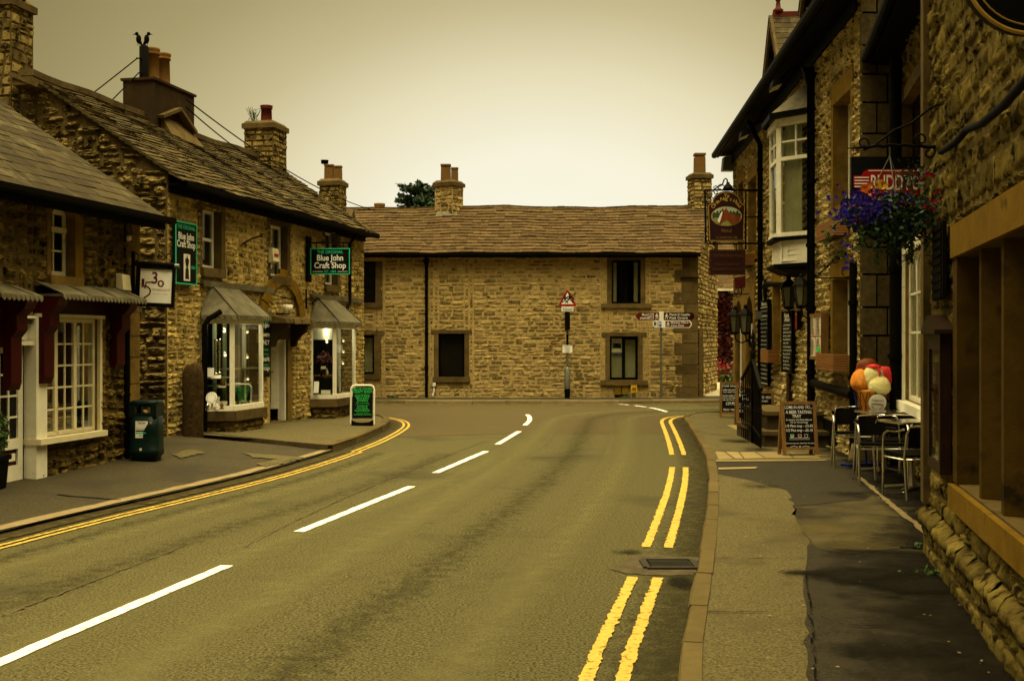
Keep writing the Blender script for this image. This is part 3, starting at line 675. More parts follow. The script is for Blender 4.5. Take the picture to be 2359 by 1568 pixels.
def tiles(mb, e0, e1, up, length, exp, wid, th, seed=1, sag=None, over=.05, mi=0, jit=.012, grow=0.0, lg=.012):
    """stone slates / tiles as overlapping slabs. e0->e1 eaves line, up = unit vector up the slope"""
    R = np.random.default_rng(seed); e0 = np.array(e0, float); e1 = np.array(e1, float); up = np.array(up, float); up /= np.linalg.norm(up)
    d = e1 - e0; Lr = np.linalg.norm(d); d /= Lr; nrm_ = np.cross(d, up); nrm_ /= np.linalg.norm(nrm_)
    if nrm_[2] < 0: nrm_ = -nrm_
    rows = []; t = -over
    while t < length:
        ex = exp(t / length) if callable(exp) else exp; ex *= R.uniform(.93, 1.07); rows.append((t, ex)); t += ex
    for t, ex in rows:
        s = -R.uniform(0, .5) * wid
        t1 = min(t + ex * 1.9, length + .02); Lw = Lr + grow * max(0, t) / length
        while s < Lw:
            l = wid * R.uniform(.65, 1.4); a, b = max(s, -.0) + .003, min(s + l, Lw) - .003; s += l
            if b - a < .03: continue
            jt = R.normal(0, jit); lift = th + lg * R.uniform(.8, 1.25); u0 = t + jt
            c = []
            for (x, y, o) in ((a, u0, lift - th), (b, u0 + R.normal(0, jit * .5), lift - th + R.normal(0, .002)), (b, t1, 0), (a, t1, 0)):
                c.append((x, y, o))
            pts = []
            for top_ in (0, 1):
                for x, y, o in c:
                    q = e0 + d * x + up * y + nrm_ * (o + th * top_)
                    if sag is not None: q = q + np.array([0, 0, sag(x / Lr, y / length)])
                    pts.append(q)
            mb.hexa(pts, mi, R.random())
def casement(root, w, a, b, c, d, cols=1, rows=1, fm='white', depth=.12, fw=.05, bar=.022, pane='pane', sill=None, lintel=None, jamb=None, curtain=None, name='window', stone_m='dressed', transom=None, heavy=None, th=.05, arch=False):
    """window part (its frame) with pane, sill, lintel, jamb and curtain as pieces"""
    mb = MB(); o0, o1 = -depth - th, -depth
    for q in ((a, a + fw, c, d), (b - fw, b, c, d), (a + fw, b - fw, c, c + fw), (a + fw, b - fw, d - fw, d)): mb.wbox(w, *q, o0, o1)
    ia, ib, ic, id_ = a + fw, b - fw, c + fw, d - fw
    for i in range(1, cols):
        s = ia + (ib - ia) * i / cols; bw = (heavy[0] if heavy and i % heavy[1] == 0 else bar)
        mb.wbox(w, s - bw / 2, s + bw / 2, ic, id_, o1 - .024, o1 - (.004 if bw == bar else -.006))
    for j in range(1, rows):
        z = ic + (id_ - ic) * (j / rows if not transom or j > len(transom) else transom[j - 1]); mb.wbox(w, ia, ib, z - bar / 2, z + bar / 2, o1 - .022, o1 - .009)
    f = mb.build(name, M[fm], root)
    mb = MB(); mb.wbox(w, ia - .004, ib + .004, ic - .004, id_ + .004, o1 - .020, o1 - .013); mb.build('pane', M[pane], f)
    if pane == 'glass':
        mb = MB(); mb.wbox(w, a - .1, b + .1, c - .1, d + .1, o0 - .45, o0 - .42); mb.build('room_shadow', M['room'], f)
    if sill:
        mb = MB(); e, h, pr = sill; mb.wbox(w, a - e, b + e, c - h, c - .002, -depth + .002, pr); mb.build('sill', M[stone_m], f)
    if lintel:
        mb = MB(); e, h, pr = lintel; mb.wbox(w, a - e, b + e, d + .002, d + h, -depth + .01, pr); mb.build('lintel', M[stone_m], f)
    if jamb:
        j, pr = jamb
        for p, q in ((a - j, a - .002), (b + .002, b + j)):
            mb = MB(); mb.wbox(w, p, q, c, d, -depth + .01, pr); mb.build('jamb', M[stone_m], f)
    if curtain:
        for k, (p, q) in enumerate(curtain):
            mb = MB(); n = 15; vs = []
            for i in range(n):
                s = p + (q - p) * i / (n - 1); o = o0 - .05 + .014 * math.sin(i * 2.2)
                vs += [w.p(s, ic, o), w.p(s, id_, o)]
            mb.add(vs, [(2 * i, 2 * i + 2, 2 * i + 3, 2 * i + 1) for i in range(n - 1)], 0, None, True)
            mb.build('curtain', M['curtain'], f)
    return f
def gutter(mb, w, s0, s1, z, o, r=.055):
    pts = [(-r, 0), (-r, -r), (-r * .5, -r * 1.5), (r * .5, -r * 1.5), (r, -r), (r, 0)]
    for i in range(len(pts) - 1):
        (a, za), (b, zb) = pts[i], pts[i + 1]
        mb.add([w.p(s0, z + za, o + a), w.p(s1, z + za, o + a), w.p(s1, z + zb, o + b), w.p(s0, z + zb, o + b)], [(0, 1, 2, 3)], 0)
        mb.add([w.p(s0, z + za + .006, o + a * .9), w.p(s1, z + za + .006, o + a * .9), w.p(s1, z + zb + .006, o + b * .9), w.p(s0, z + zb + .006, o + b * .9)], [(3, 2, 1, 0)], 0)
def downpipe(root, pts, r=.04, hopper=None, name='drainpipe', m='black', rings=()):
    mb = MB(); mb.tube(pts, r, 10)
    for p in rings:
        p = np.array(p, float); mb.tube([p - [0, 0, .03], p + [0, 0, .03]], r * 1.3, 10)
    if hopper is not None:
        h = np.array(hopper, float); mb.lathe(h, [(.05, -.16), (.07, -.12), (.12, 0), (.13, .05), (.12, .05), (.11, .0)], 4)
    return mb.build(name, M[m], root)
def chimney(root, c, wx, wy, z0, z1, ang, m_stone=('mortar', 'stone_back'), pots=(), cap=True, seed=3, flash=False, rendered=False, ch=(.1, .14)):
    """square stack with coursed stones, oversailing cap and clay pots"""
    ca, sa = math.cos(ang), math.sin(ang); hx, hy = wx / 2, wy / 2
    cs = [np.array([c[0] + x * ca - y * sa, c[1] + x * sa + y * ca]) for x, y in ((-hx, -hy), (hx, -hy), (hx, hy), (-hx, hy))]
    mb = MB()
    if rendered:
        for k in range(4):
            a, b = cs[k], cs[(k + 1) % 4]; mb.add([(*a, z0), (*b, z0), (*b, z1), (*a, z1)], [(0, 1, 2, 3)], 0)
        mats = [M['render_dark']]
    else:
        for k in range(4):
            a, b = cs[k], cs[(k + 1) % 4]
            stone_wall(mb, W(*a, *b, 1), 0, np.linalg.norm(b - a), z0, z1, [], ch=ch, ln=(.16, .34), depth=.022, seed=seed + k, nu=5, nv=4, wob=.004, rough=.006)
        mats = [M[m_stone[0]], M[m_stone[1]]]
    f = mb.build('chimney', mats, root)
    def slab(mb, g, za, zb, g2=None):
        g2 = g if g2 is None else g2; q = []
        for gg, z in ((g, za), (g2, zb)):
            for x, y in ((-hx - gg, -hy - gg), (hx + gg, -hy - gg), (hx + gg, hy + gg), (-hx - gg, hy + gg)): q.append((c[0] + x * ca - y * sa, c[1] + x * sa + y * ca, z))
        mb.hexa(q)
    mb = MB()
    if cap:
        slab(mb, .05, z1 - .02, z1 + .09); slab(mb, .03, z1 + .092, z1 + .16, -.03)
    else: slab(mb, .035, z1, z1 + .045)
    mb.build('chimney_cap', M['render_dark' if rendered else 'dressed_grey'], f)
    for (x, y, r0, h, mm, sq) in pots:
        mb = MB(); q = (c[0] + x * ca - y * sa, c[1] + x * sa + y * ca, z1 + (.14 if cap else .045))
        if sq: mb.lathe(q, [(r0 * 1.15, 0), (r0 * 1.1, h * .82), (r0 * .85, h * .86), (r0 * 1.2, h * .9), (r0 * 1.2, h), (r0 * .8, h), (r0 * .8, h * .8)], 4, smooth=False)
        else: mb.lathe(q, [(r0 * 1.1, 0), (r0, h * .1), (r0 * .92, h * .8), (r0 * 1.08, h * .82), (r0 * 1.08, h * .87), (r0 * .98, h * .88), (r0 * 1.12, h * .94), (r0 * 1.12, h), (r0 * .8, h), (r0 * .8, h * .7)], 16)
        mb.build('chimney_pot', M[mm], f)
    return f
def wall_obj(mb, root, mats, name='wall'): return mb.build(name, mats, root)
# ================================================================== long stone building across the junction
BW = W(P(600, 800, 33.6)[0], 33.6, P(1606, 800, 33.6)[0], 33.6, 1)
house_back = thing('stone_building', 'long two storey stone building with brown tiled roof across the junction', 'building', (-1, 33.6, .1))
def bs(px): return BW.s(px)
def bz(py): return EYE - vv(py) * 33.6
opB = [(bs(1010), bs(1070), bz(868), bz(768)), (bs(1409), bs(1476), bz(699), bz(599)), (bs(1405), bs(1470), bz(875), bz(774.5)), (bs(806), bs(865), bz(697), bz(602)), (bs(806), bs(862), bz(862), bz(771))]
EB = bz(580)
mb = MB()
def seated(o, j=.13, l=.1, s=.13): return [(o[0] - j, o[1] + j, o[2], o[3]), (o[0] - j - .12, o[1] + j + .12, o[3], o[3] + l), (o[0] - j - .12, o[1] + j + .12, o[2] - s, o[2])]
hol = []
for o in opB: hol.append(o)
skip_zones = [z for o in opB for z in seated(o)]
s_end = BW.L
stone_wall(mb, BW, 0, s_end, -.02, EB + .02, opB, seed=5, skipb=False, ch=(.5, .5), ln=(50, 60), depth=.0, rough=0)      # backing only
mb2 = MB(); stone_wall(mb2, BW, 2.4, s_end - .42, .0, EB + .02, skip_zones + opB, ch=(.085, .14), ln=(.15, .42), depth=.013, gap=.012, rough=.005, hj=.006, tilt=.006, seed=21, nu=5, nv=4, wob=.02, skipb=True)
k = len(mb.f)
# keep only backing + reveals of the first pass
def strip_stones(m):
    keep = [i for i in range(len(m.f)) if m.m[i] != 1]; m.f = [m.f[i] for i in keep]; m.r = [m.r[i] for i in keep]; m.sm = [m.sm[i] for i in keep]; m.m = [m.m[i] for i in keep]
strip_stones(mb)
def merge(a, b):
    off = a.n; a.v += b.v; a.n += b.n; a.f += [[i + off for i in f] for f in b.f]; a.m += b.m; a.r += b.r; a.sm += b.sm
merge(mb, mb2)
quoins(mb, BW, s_end, .0, EB, wl=(.62, .40), h=(.28, .40), d=.02, mi=2, seed=9)
BD = 5.2                                # depth of the building
c1 = BW.p(s_end, 0); c2 = np.array([P(1651, 800, 33.6 + BD)[0], 33.6 + BD, 0])
GW = W(c1[0], c1[1], c2[0], c2[1], 1); RB = bz(475) + .1 ; RZ = 5.64
def gtop(s):
    t = s / GW.L; return EB + (RZ - EB) * (1 - abs(2 * t - 1)) - .02
stone_wall(mb, GW, 0.02, GW.L, .0, gtop, [], ch=(.10, .17), ln=(.2, .45), depth=.04, gap=.01, rough=.012, seed=31, nu=5, nv=4, mi_m=3, mi_s=1)
mb.add([BW.p(0, 0, -BD), c2, c2 + [0, 0, EB], BW.p(0, EB, -BD)], [(0, 1, 2, 3)], 0)
mb.add([BW.p(0, 0, 0), BW.p(0, 0, -BD), BW.p(0, EB, -BD), BW.p(0, RZ, -BD / 2), BW.p(0, EB, 0)], [(0, 1, 2, 3, 4)], 0)
wall_obj(mb, house_back, [M['mortar'], M['stone_back'], M['dressed_grey'], M['mortar_dark']])
specs = [dict(cols=1, pane='pane', sill=(.16, .14, .07), lintel=(.21, .10, .02), jamb=(.13, .014)), dict(cols=2, pane='glass', sill=(.3, .12, .06), lintel=(.13, .2, .02), jamb=(.13, .014), curtain=True),
         dict(cols=2, pane='glass', sill=(.27, .14, .07), lintel=(.24, .11, .02), jamb=(.13, .014), blind=True), dict(cols=2, pane='pane', sill=(.2, .13, .06), jamb=(.2, .014)), dict(cols=2, pane='glass', sill=(.2, .13, .06), lintel=(.3, .11, .02), jamb=(.2, .014), blind=True)]
for o, sp in zip(opB, specs):
    bl = sp.pop('blind', False); cu = sp.pop('curtain', False); w_ = o[1] - o[0]
    if cu: sp['curtain'] = [(o[0] + .05, o[0] + .16), (o[1] - .17, o[1] - .05)]
    f = casement(house_back, BW, *o, fm='black', fw=.055, heavy=(.09, 1), stone_m='dressed_grey', depth=.14, **sp)
    if bl:
        b = MB(); z = o[2] + .07; n = int((o[3] - o[2] - .14) / .028)
        for i in range(n): b.wbox(BW, o[0] + .055, o[1] - .055, z + i * .028, z + i * .028 + .021, -.235, -.228)
        b.build('blind', M['blind'], f)
f = thing('for_sale_poster', 'for sale notice with a dark car picture, inside the lower window of the long building', 'poster', BW.p(bs(1422), bz(814), -.165))
fr = Fr(BW.p(bs(1410.5), bz(815), -.168), BW.d); pw, ph = (bs(1434) - bs(1410.5)), bz(779) - bz(815)
b = MB(); panel(b, fr, 0, pw, 0, ph, 0, .004); b.build('sheet', M['white_clean'], f)
b = MB(); text(b, fr, 'FOR SALE', pw / 2, ph * .74, .036, pw * .75, lift=.006); text(b, fr, 'AUDI TT', pw / 2, ph * .86, .036, pw * .6, lift=.006); b.build('lettering', M['sign_black'], f)
b = MB(); panel(b, fr, pw * .06, pw * .94, ph * .35, ph * .7, .004, .006); b.build('picture', M['leaf'], f)
b = MB(); flat(b, fr, [(pw * .12, ph * .42), (pw * .85, ph * .40), (pw * .88, ph * .52), (pw * .72, ph * .55), (pw * .62, ph * .64), (pw * .36, ph * .64), (pw * .24, ph * .54), (pw * .12, ph * .5)], .008); b.build('car_picture', M['sign_black'], f)
b = MB(); panel(b, fr, pw * .02, pw * .98, .005, ph * .09, .004, .006); b.build('blue_band', M['sign_blue'], f)
# roof
mb = MB(); eo = .22
upv = np.array([0, BD / 2 + eo, RZ - EB + .12 * 0 + .14]); slope = np.linalg.norm(upv)
e0 = BW.p(0, EB - .06, eo); e1 = BW.p(s_end + .06, EB - .06, eo)
q = np.random.default_rng(3).uniform(0, 6, 4)
def sagB(x, y): return -.10 * y * max(0, .42 - x) * 1.2 + .025 * y * math.sin(x * 14 + q[0]) + .012 * math.sin(x * 40 + q[1] + 3 * y)
tiles(mb, e0, e1, upv, slope, .205, .31, .026, seed=8, sag=sagB, jit=.006, lg=.042, grow=(c2[0] - c1[0]) / 2)
upn = np.array([(c2[0] - c1[0]) * -.02, -(BD / 2 + eo), RZ - EB + .14])
tiles(mb, BW.p(0, EB - .06, -BD - eo), BW.p(s_end + .7, EB - .06, -BD - eo), upn, slope, .4, .5, .026, seed=9, sag=sagB)
rf = mb.build('roof', M['tile'], house_back)
mb = MB()
n = 60
for i in range(n):
    a = BW.p(s_end * i / n, RZ + .08 + sagB(i / n, 1), -BD / 2); b_ = BW.p(s_end * (i + .97) / n + ((c2[0] - c1[0]) / 2 + .05 if i == n - 1 else 0), RZ + .085 + sagB((i + 1) / n, 1), -BD / 2)
    mb.bbox(a, b_, .24, .07)
mb.build('ridge', M['ridge'], rf)
mb = MB()
vp = [GW.p(0.03, EB - .02, .05), GW.p(GW.L / 2, RZ - .02, .05)]; mb.bbox(vp[0], vp[1], .12, .06); mb.bbox(vp[1], GW.p(GW.L, EB - .02, .05), .12, .06); mb.build('verge', M['ridge'], rf)
mb = MB(); gutter(mb, BW, 0, s_end + .05, EB - .06, eo + .04, .06); mb.wbox(BW, 0, s_end, EB - .16, EB - .04, .01, .10); mb.build('gutter', M['black'], house_back)
sp_ = bs(983)
downpipe(house_back, [BW.p(sp_, EB - .12, eo + .02), BW.p(sp_, EB - .25, .12), BW.p(sp_, EB - .42, .08), BW.p(sp_, .1, .08)], .045, hopper=BW.p(sp_, EB - .26, .12), rings=[BW.p(sp_, z, .08) for z in (2.9, 1.9, .95)])
downpipe(house_back, [BW.p(bs(1000), bz(882), .03), BW.p(bs(1000), bz(900), .03), BW.p(bs(997), bz(912), .05)], .022, m='white')
b = MB(); b.wbox(BW, bs(997), bs(1004), bz(889), bz(881), .0, .07); b.build('junction_box', M['white'], house_back)
YR = 33.6 + BD / 2
cE = P(1034, 450, YR - .35)
mm = .0132
chimney(house_back, (cE[0], YR - .25), .62, .62, RZ - .55, P(0, 428, YR - .4)[2], math.radians(-28), ('mortar', 'stone_back'), pots=[(-.10, -.02, .18, .52, 'clay_dark', 1), (.15, .08, .13, .42, 'clay_dark', 1)], seed=40)
b = MB(); b.hexa([(cE[0] - .40, YR - .72, RZ - .42), (cE[0] + .30, YR - .74, RZ - .42), (cE[0] + .26, YR - .55, RZ - .20), (cE[0] - .34, YR - .55, RZ - .20)] + [(cE[0] - .40, YR - .76, RZ - .34), (cE[0] + .30, YR - .78, RZ - .34), (cE[0] + .26, YR - .6, RZ - .10), (cE[0] - .34, YR - .6, RZ - .10)]); b.build('flashing', M['lead'], house_back)
cF = P(1613, 440, YR)
chimney(house_back, (cF[0] - .02, YR), .55, .60, RZ - .5, P(0, 412, YR)[2], math.radians(10), ('mortar_dark', 'stone_back'), pots=[(0, 0, .2, .62, 'clay_dark', 1)], seed=50)
b = MB(); b.box(cF[0] - .38, cF[0] + .3, YR - .62, YR - .3, RZ - .26, RZ - .12); b.build('flashing', M['lead'], house_back)
b = MB(); q = BW.p(s_end - .02, bz(640), .05); b.bbox(q + [-.45, 0, 0], q + [.1, -.02, 0], .03, .04); b.tube([q + [.1, 0, 0], q + [.13, 0, -.1], q + [.12, 0, -.3]], .01, 6); b.build('iron_bracket', M['iron'], house_back)
b = MB(); b.wbox(BW, s_end + .05, s_end + .17, .0, 2.05, -.12, .02); b.build('corner_post', M['dressed_grey'], house_back)
pz = P(865, 480, 39)
rear = thing('rear_house', 'house hidden behind the long building with only a clay pot showing', 'house', (pz[0], 39.6, 0))
b = MB(); b.box(pz[0] - 2, pz[0] + 2, 39.2, 44, 0, 5.3); b.build('wall', M['stone_back'], rear)
b = MB(); b.prism([(pz[0] - 2.2, 39, 5.25), (pz[0] - 2.2, 44.2, 5.25), (pz[0] - 2.2, 41.6, 5.75)], (4.4, 0, 0)); b.build('roof', M['tile'], rear)
b = MB(); b.lathe((pz[0], 40.2, 5.3), [(.17, 0), (.16, .75), (.2, .77), (.2, .83), (.15, .84), (.19, .93), (.19, 1.0), (.1, 1.0)], 12); b.build('chimney_pot', M['clay'], rear)
M['shop_room'] = mat('shop_back', (.030, .032, .012), (.085, .090, .040), .8, 2.5, stretch=(3, 3, .4))
# ================================================================== left: craft shop house and restaurant
craft = thing('stone_house', 'two storey stone house with stone slate roof and two white bay shop windows', 'house', (-4.4, 22.9, .1))
w = BJW; EZ = 4.25
def sp2(px, o=0.0): return w.s(px, o)
def zz(px, py, o=0.0): return w.z(px, py, o)
u1 = (sp2(465), sp2(509), zz(487, 618), zz(487, 483)); u2 = (sp2(622), sp2(661), zz(640, 637), zz(640, 518)); u3 = (sp2(748), sp2(777), zz(762, 656), zz(762, 534))
dS0, dS1 = sp2(622), sp2(661); dr = (dS0, dS1, .12, zz(640, 782))
b1 = (sp2(464), 2.62, .62, 2.2); b2 = (sp2(715), 7.62, .62, 2.2)
bay1 = (sp2(468) + .02, sp2(600) - .04, .15, 2.12); bay2 = (sp2(716) + .03, sp2(818) - .1, .1, 2.12)
ops = [u1, u2, u3, dr, bay1, bay2]
zon = []
for o in (u1, u2, u3): zon += [(o[0] - .02, o[1] + .17, o[2], o[3]), (o[0] - .06, o[1] + .22, o[2] - .17, o[2])]
zon += [(dS0 - .1, dS1 + .24, .1, dr[3]), (dS0 - .3, dS1 + .42, dr[3], dr[3] + .24)]
mb = MB()
stone_wall(mb, w, 0, w.L, -.05, EZ, ops, ch=(.5, .5), ln=(50, 60), depth=0, rough=0, reveal=.2); strip_stones(mb)
stone_wall(mb, w, 0.0, w.L, .05, EZ, ops + zon, ch=(.075, .13), ln=(.15, .36), depth=.018, gap=.011, rough=.007, hj=.008, tilt=.008, seed=61, skipb=True, wob=.03)
# gable towards the camera and the far one
nin = -w.n
HD = 2.35                               # half depth
ga = w.p(0, 0); gb = ga + nin * 2 * HD
GB = W(gb[0], gb[1], ga[0], ga[1], 1); RZc = 5.80
def gt2(s):
    t = s / GB.L; return EZ + (RZc - EZ) * (1 - abs(2 * t - 1)) + .06
stone_wall(mb, GB, 0, GB.L - .0, .0, gt2, [], ch=(.08, .17), ln=(.20, .50), depth=.045, gap=.013, rough=.016, seed=71, nu=8, nv=6, wob=.05, hj=.012, mi_m=3, mi_s=4, ea=.03, tilt=.02)
fa = w.p(w.L, 0); fb = fa + nin * 2 * HD; GF = W(fa[0], fa[1], fb[0], fb[1], 1)
def gt3(s):
    t = s / GF.L; return EZ + (RZc - EZ) * (1 - abs(2 * t - 1)) + .06
stone_wall(mb, GF, 0, GF.L, .0, gt3, [], ch=(.10, .18), ln=(.22, .5), depth=.04, seed=73, nu=4, nv=4)
mb.add([gb, fb, fb + [0, 0, EZ], gb + [0, 0, EZ]], [(3, 2, 1, 0)], 0)
mb.build('wall', [M['mortar'], M['stone_shop'], M['dressed_grey'], M['mortar_dark'], M['stone_gable']], craft)
# roof
ov = .26; rise = RZc - EZ; upv = nin * (HD + ov) + np.array([0, 0, rise * (HD + ov) / HD]); sl_ = np.linalg.norm(upv)
qq = np.random.default_rng(5).uniform(0, 6, 4)
def sagC(x, y): return .02 * math.sin(x * 11 + qq[0]) * y - .05 * y * math.sin(PI * x) + .012 * math.sin(x * 31 + 4 * y + qq[1])
ez = EZ - rise * ov / HD + .05
e0 = w.p(-.10, ez, ov); e1 = w.p(w.L + .12, ez, ov)
mb = MB(); tiles(mb, e0, e1, upv, sl_, lambda t: .155 - .055 * t, .30, .026, seed=12, sag=sagC, jit=.014, lg=.038)
up2 = -nin * (HD + ov) + np.array([0, 0, rise * (HD + ov) / HD])
tiles(mb, w.p(-.10, ez, -2 * HD - ov), w.p(w.L + .12, ez, -2 * HD - ov), up2, sl_, .3, .45, .03, seed=13, sag=sagC)
rf = mb.build('roof', M['stone_slate'], craft)
mb = MB()
for i in range(24):
    a = w.p(-.1 + (w.L + .2) * i / 24, RZc + .10 + sagC(i / 24, 1), -HD); b_ = w.p(-.1 + (w.L + .2) * (i + .98) / 24, RZc + .10 + sagC((i + 1) / 24, 1), -HD); mb.bbox(a, b_, .26, .10)
mb.build('ridge', M['ridge'], rf)
mb = MB(); gutter(mb, w, -.05, w.L + .1, ez - .005, ov + .04, .055); mb.wbox(w, 0, w.L, ez - .17, ez + .12, .02, .05); mb.wbox(w, -.05, w.L + .05, ez - .06, ez - .03, .05, ov); mb.build('gutter', M['black'], craft)
for o in (u1, u2, u3):
    casement(craft, w, *o, cols=1, rows=2, fm='white', depth=.13, fw=.055, bar=.05, pane='glass', sill=(.06, .15, .07), jamb=(.15, .012), lintel=(.16, .16, .016), stone_m='dressed_grey', curtain=[(o[1] - .26, o[1] - .06)] if o is not u1 else None)
# door
mb = MB(); mb.wbox(w, dS0, dS0 + .05, .15, dr[3], -.16, -.08); mb.wbox(w, dS1 - .06, dS1, .15, dr[3], -.16, -.02); mb.wbox(w, dS0 + .05, dS1 - .06, dr[3] - .06, dr[3], -.16, -.08)
d = mb.build('door', M['white'], craft)
ca = w.p(dS1 - .06, 0, -.14); cb = w.p(dS1 - .40, 0, -.75)
mb = MB(); mb.bbox(ca + [0, 0, 1.1 + (.0)], cb + [0, 0, 1.1], .04, dr[3] - .30, mi=0); mb.build('door_leaf', M['white'], d)
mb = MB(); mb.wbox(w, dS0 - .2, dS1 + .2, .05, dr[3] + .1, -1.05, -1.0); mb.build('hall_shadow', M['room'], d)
mb = MB(); mb.wbox(w, dS0 - .05, dS1 + .1, .08, .17, -.3, .06); mb.build('doorstep', M['dressed_grey'], d)
mb = MB(); mb.tube([ca + [-.1, -.06, 1.1], ca + [-.13, -.12, 1.1]], .02, 8); mb.build('handle', M['gold'], d)
mb = MB(); mb.wbox(w, dS1, dS1 + .22, .1, dr[3], -.1, .02); mb.build('door_jamb', M['dressed'], d)
mb = MB(); mb.wbox(w, dS0 - .28, dS1 + .28, dr[3] + .002, dr[3] + .22, -.1, .02); mb.build('door_lintel', M['dressed_grey'], d)
# stone hood on a scrolled bracket and the blocked arch above it
hz = zz(650, 738); h0, h1 = sp2(612), sp2(676)
mb = MB(); R_ = np.random.default_rng(3)
for i in range(9):
    a = h0 + (h1 - h0) * i / 9; e = h0 + (h1 - h0) * (i + 1) / 9; f_ = .44 + R_.uniform(-.03, .03)
    mb.hexa([w.p(a, hz - .05, .01), w.p(e, hz - .05, .01), w.p(e, hz - .06, f_), w.p(a, hz - .06, f_), w.p(a, hz + .10, .01), w.p(e, hz + .10, .01), w.p(e, hz + .02, f_ - .02), w.p(a, hz + .02, f_ - .02)])
hd = mb.build('door_hood', M['dressed_grey'], craft)
for s in (h0 + .12, h1 - .2):
    mb = MB(); pr = [(.02, -.5), (.10, -.5), (.13, -.40), (.22, -.28), (.32, -.22), (.34, -.12), (.38, -.06), (.02, -.06)]
    mb.prism([w.p(s, hz + z, o) for o, z in pr], w.d * .12); mb.build('bracket', M['render_dark'], hd)
ac_, ar = (dS0 + dS1) / 2 + .12, .78; az = zz(640, 735) + .06
mb = MB()
nv_ = 9
for i in range(nv_):
    t0, t1 = PI * (i + .04) / nv_, PI * (i + .96) / nv_; R0, R1 = ar - .0, ar + .30 + (.12 if i == nv_ // 2 else 0)
    mb.prism([w.p(ac_ + R0 * math.cos(t0), az + R0 * .75 * math.sin(t0), .02), w.p(ac_ + R1 * math.cos(t0), az + R1 * .75 * math.sin(t0), .02), w.p(ac_ + R1 * math.cos(t1), az + R1 * .75 * math.sin(t1), .02), w.p(ac_ + R0 * math.cos(t1), az + R0 * .75 * math.sin(t1), .02)], w.n * random.uniform(.035, .05))
mb.build('blocked_arch', M['ochre'], craft)
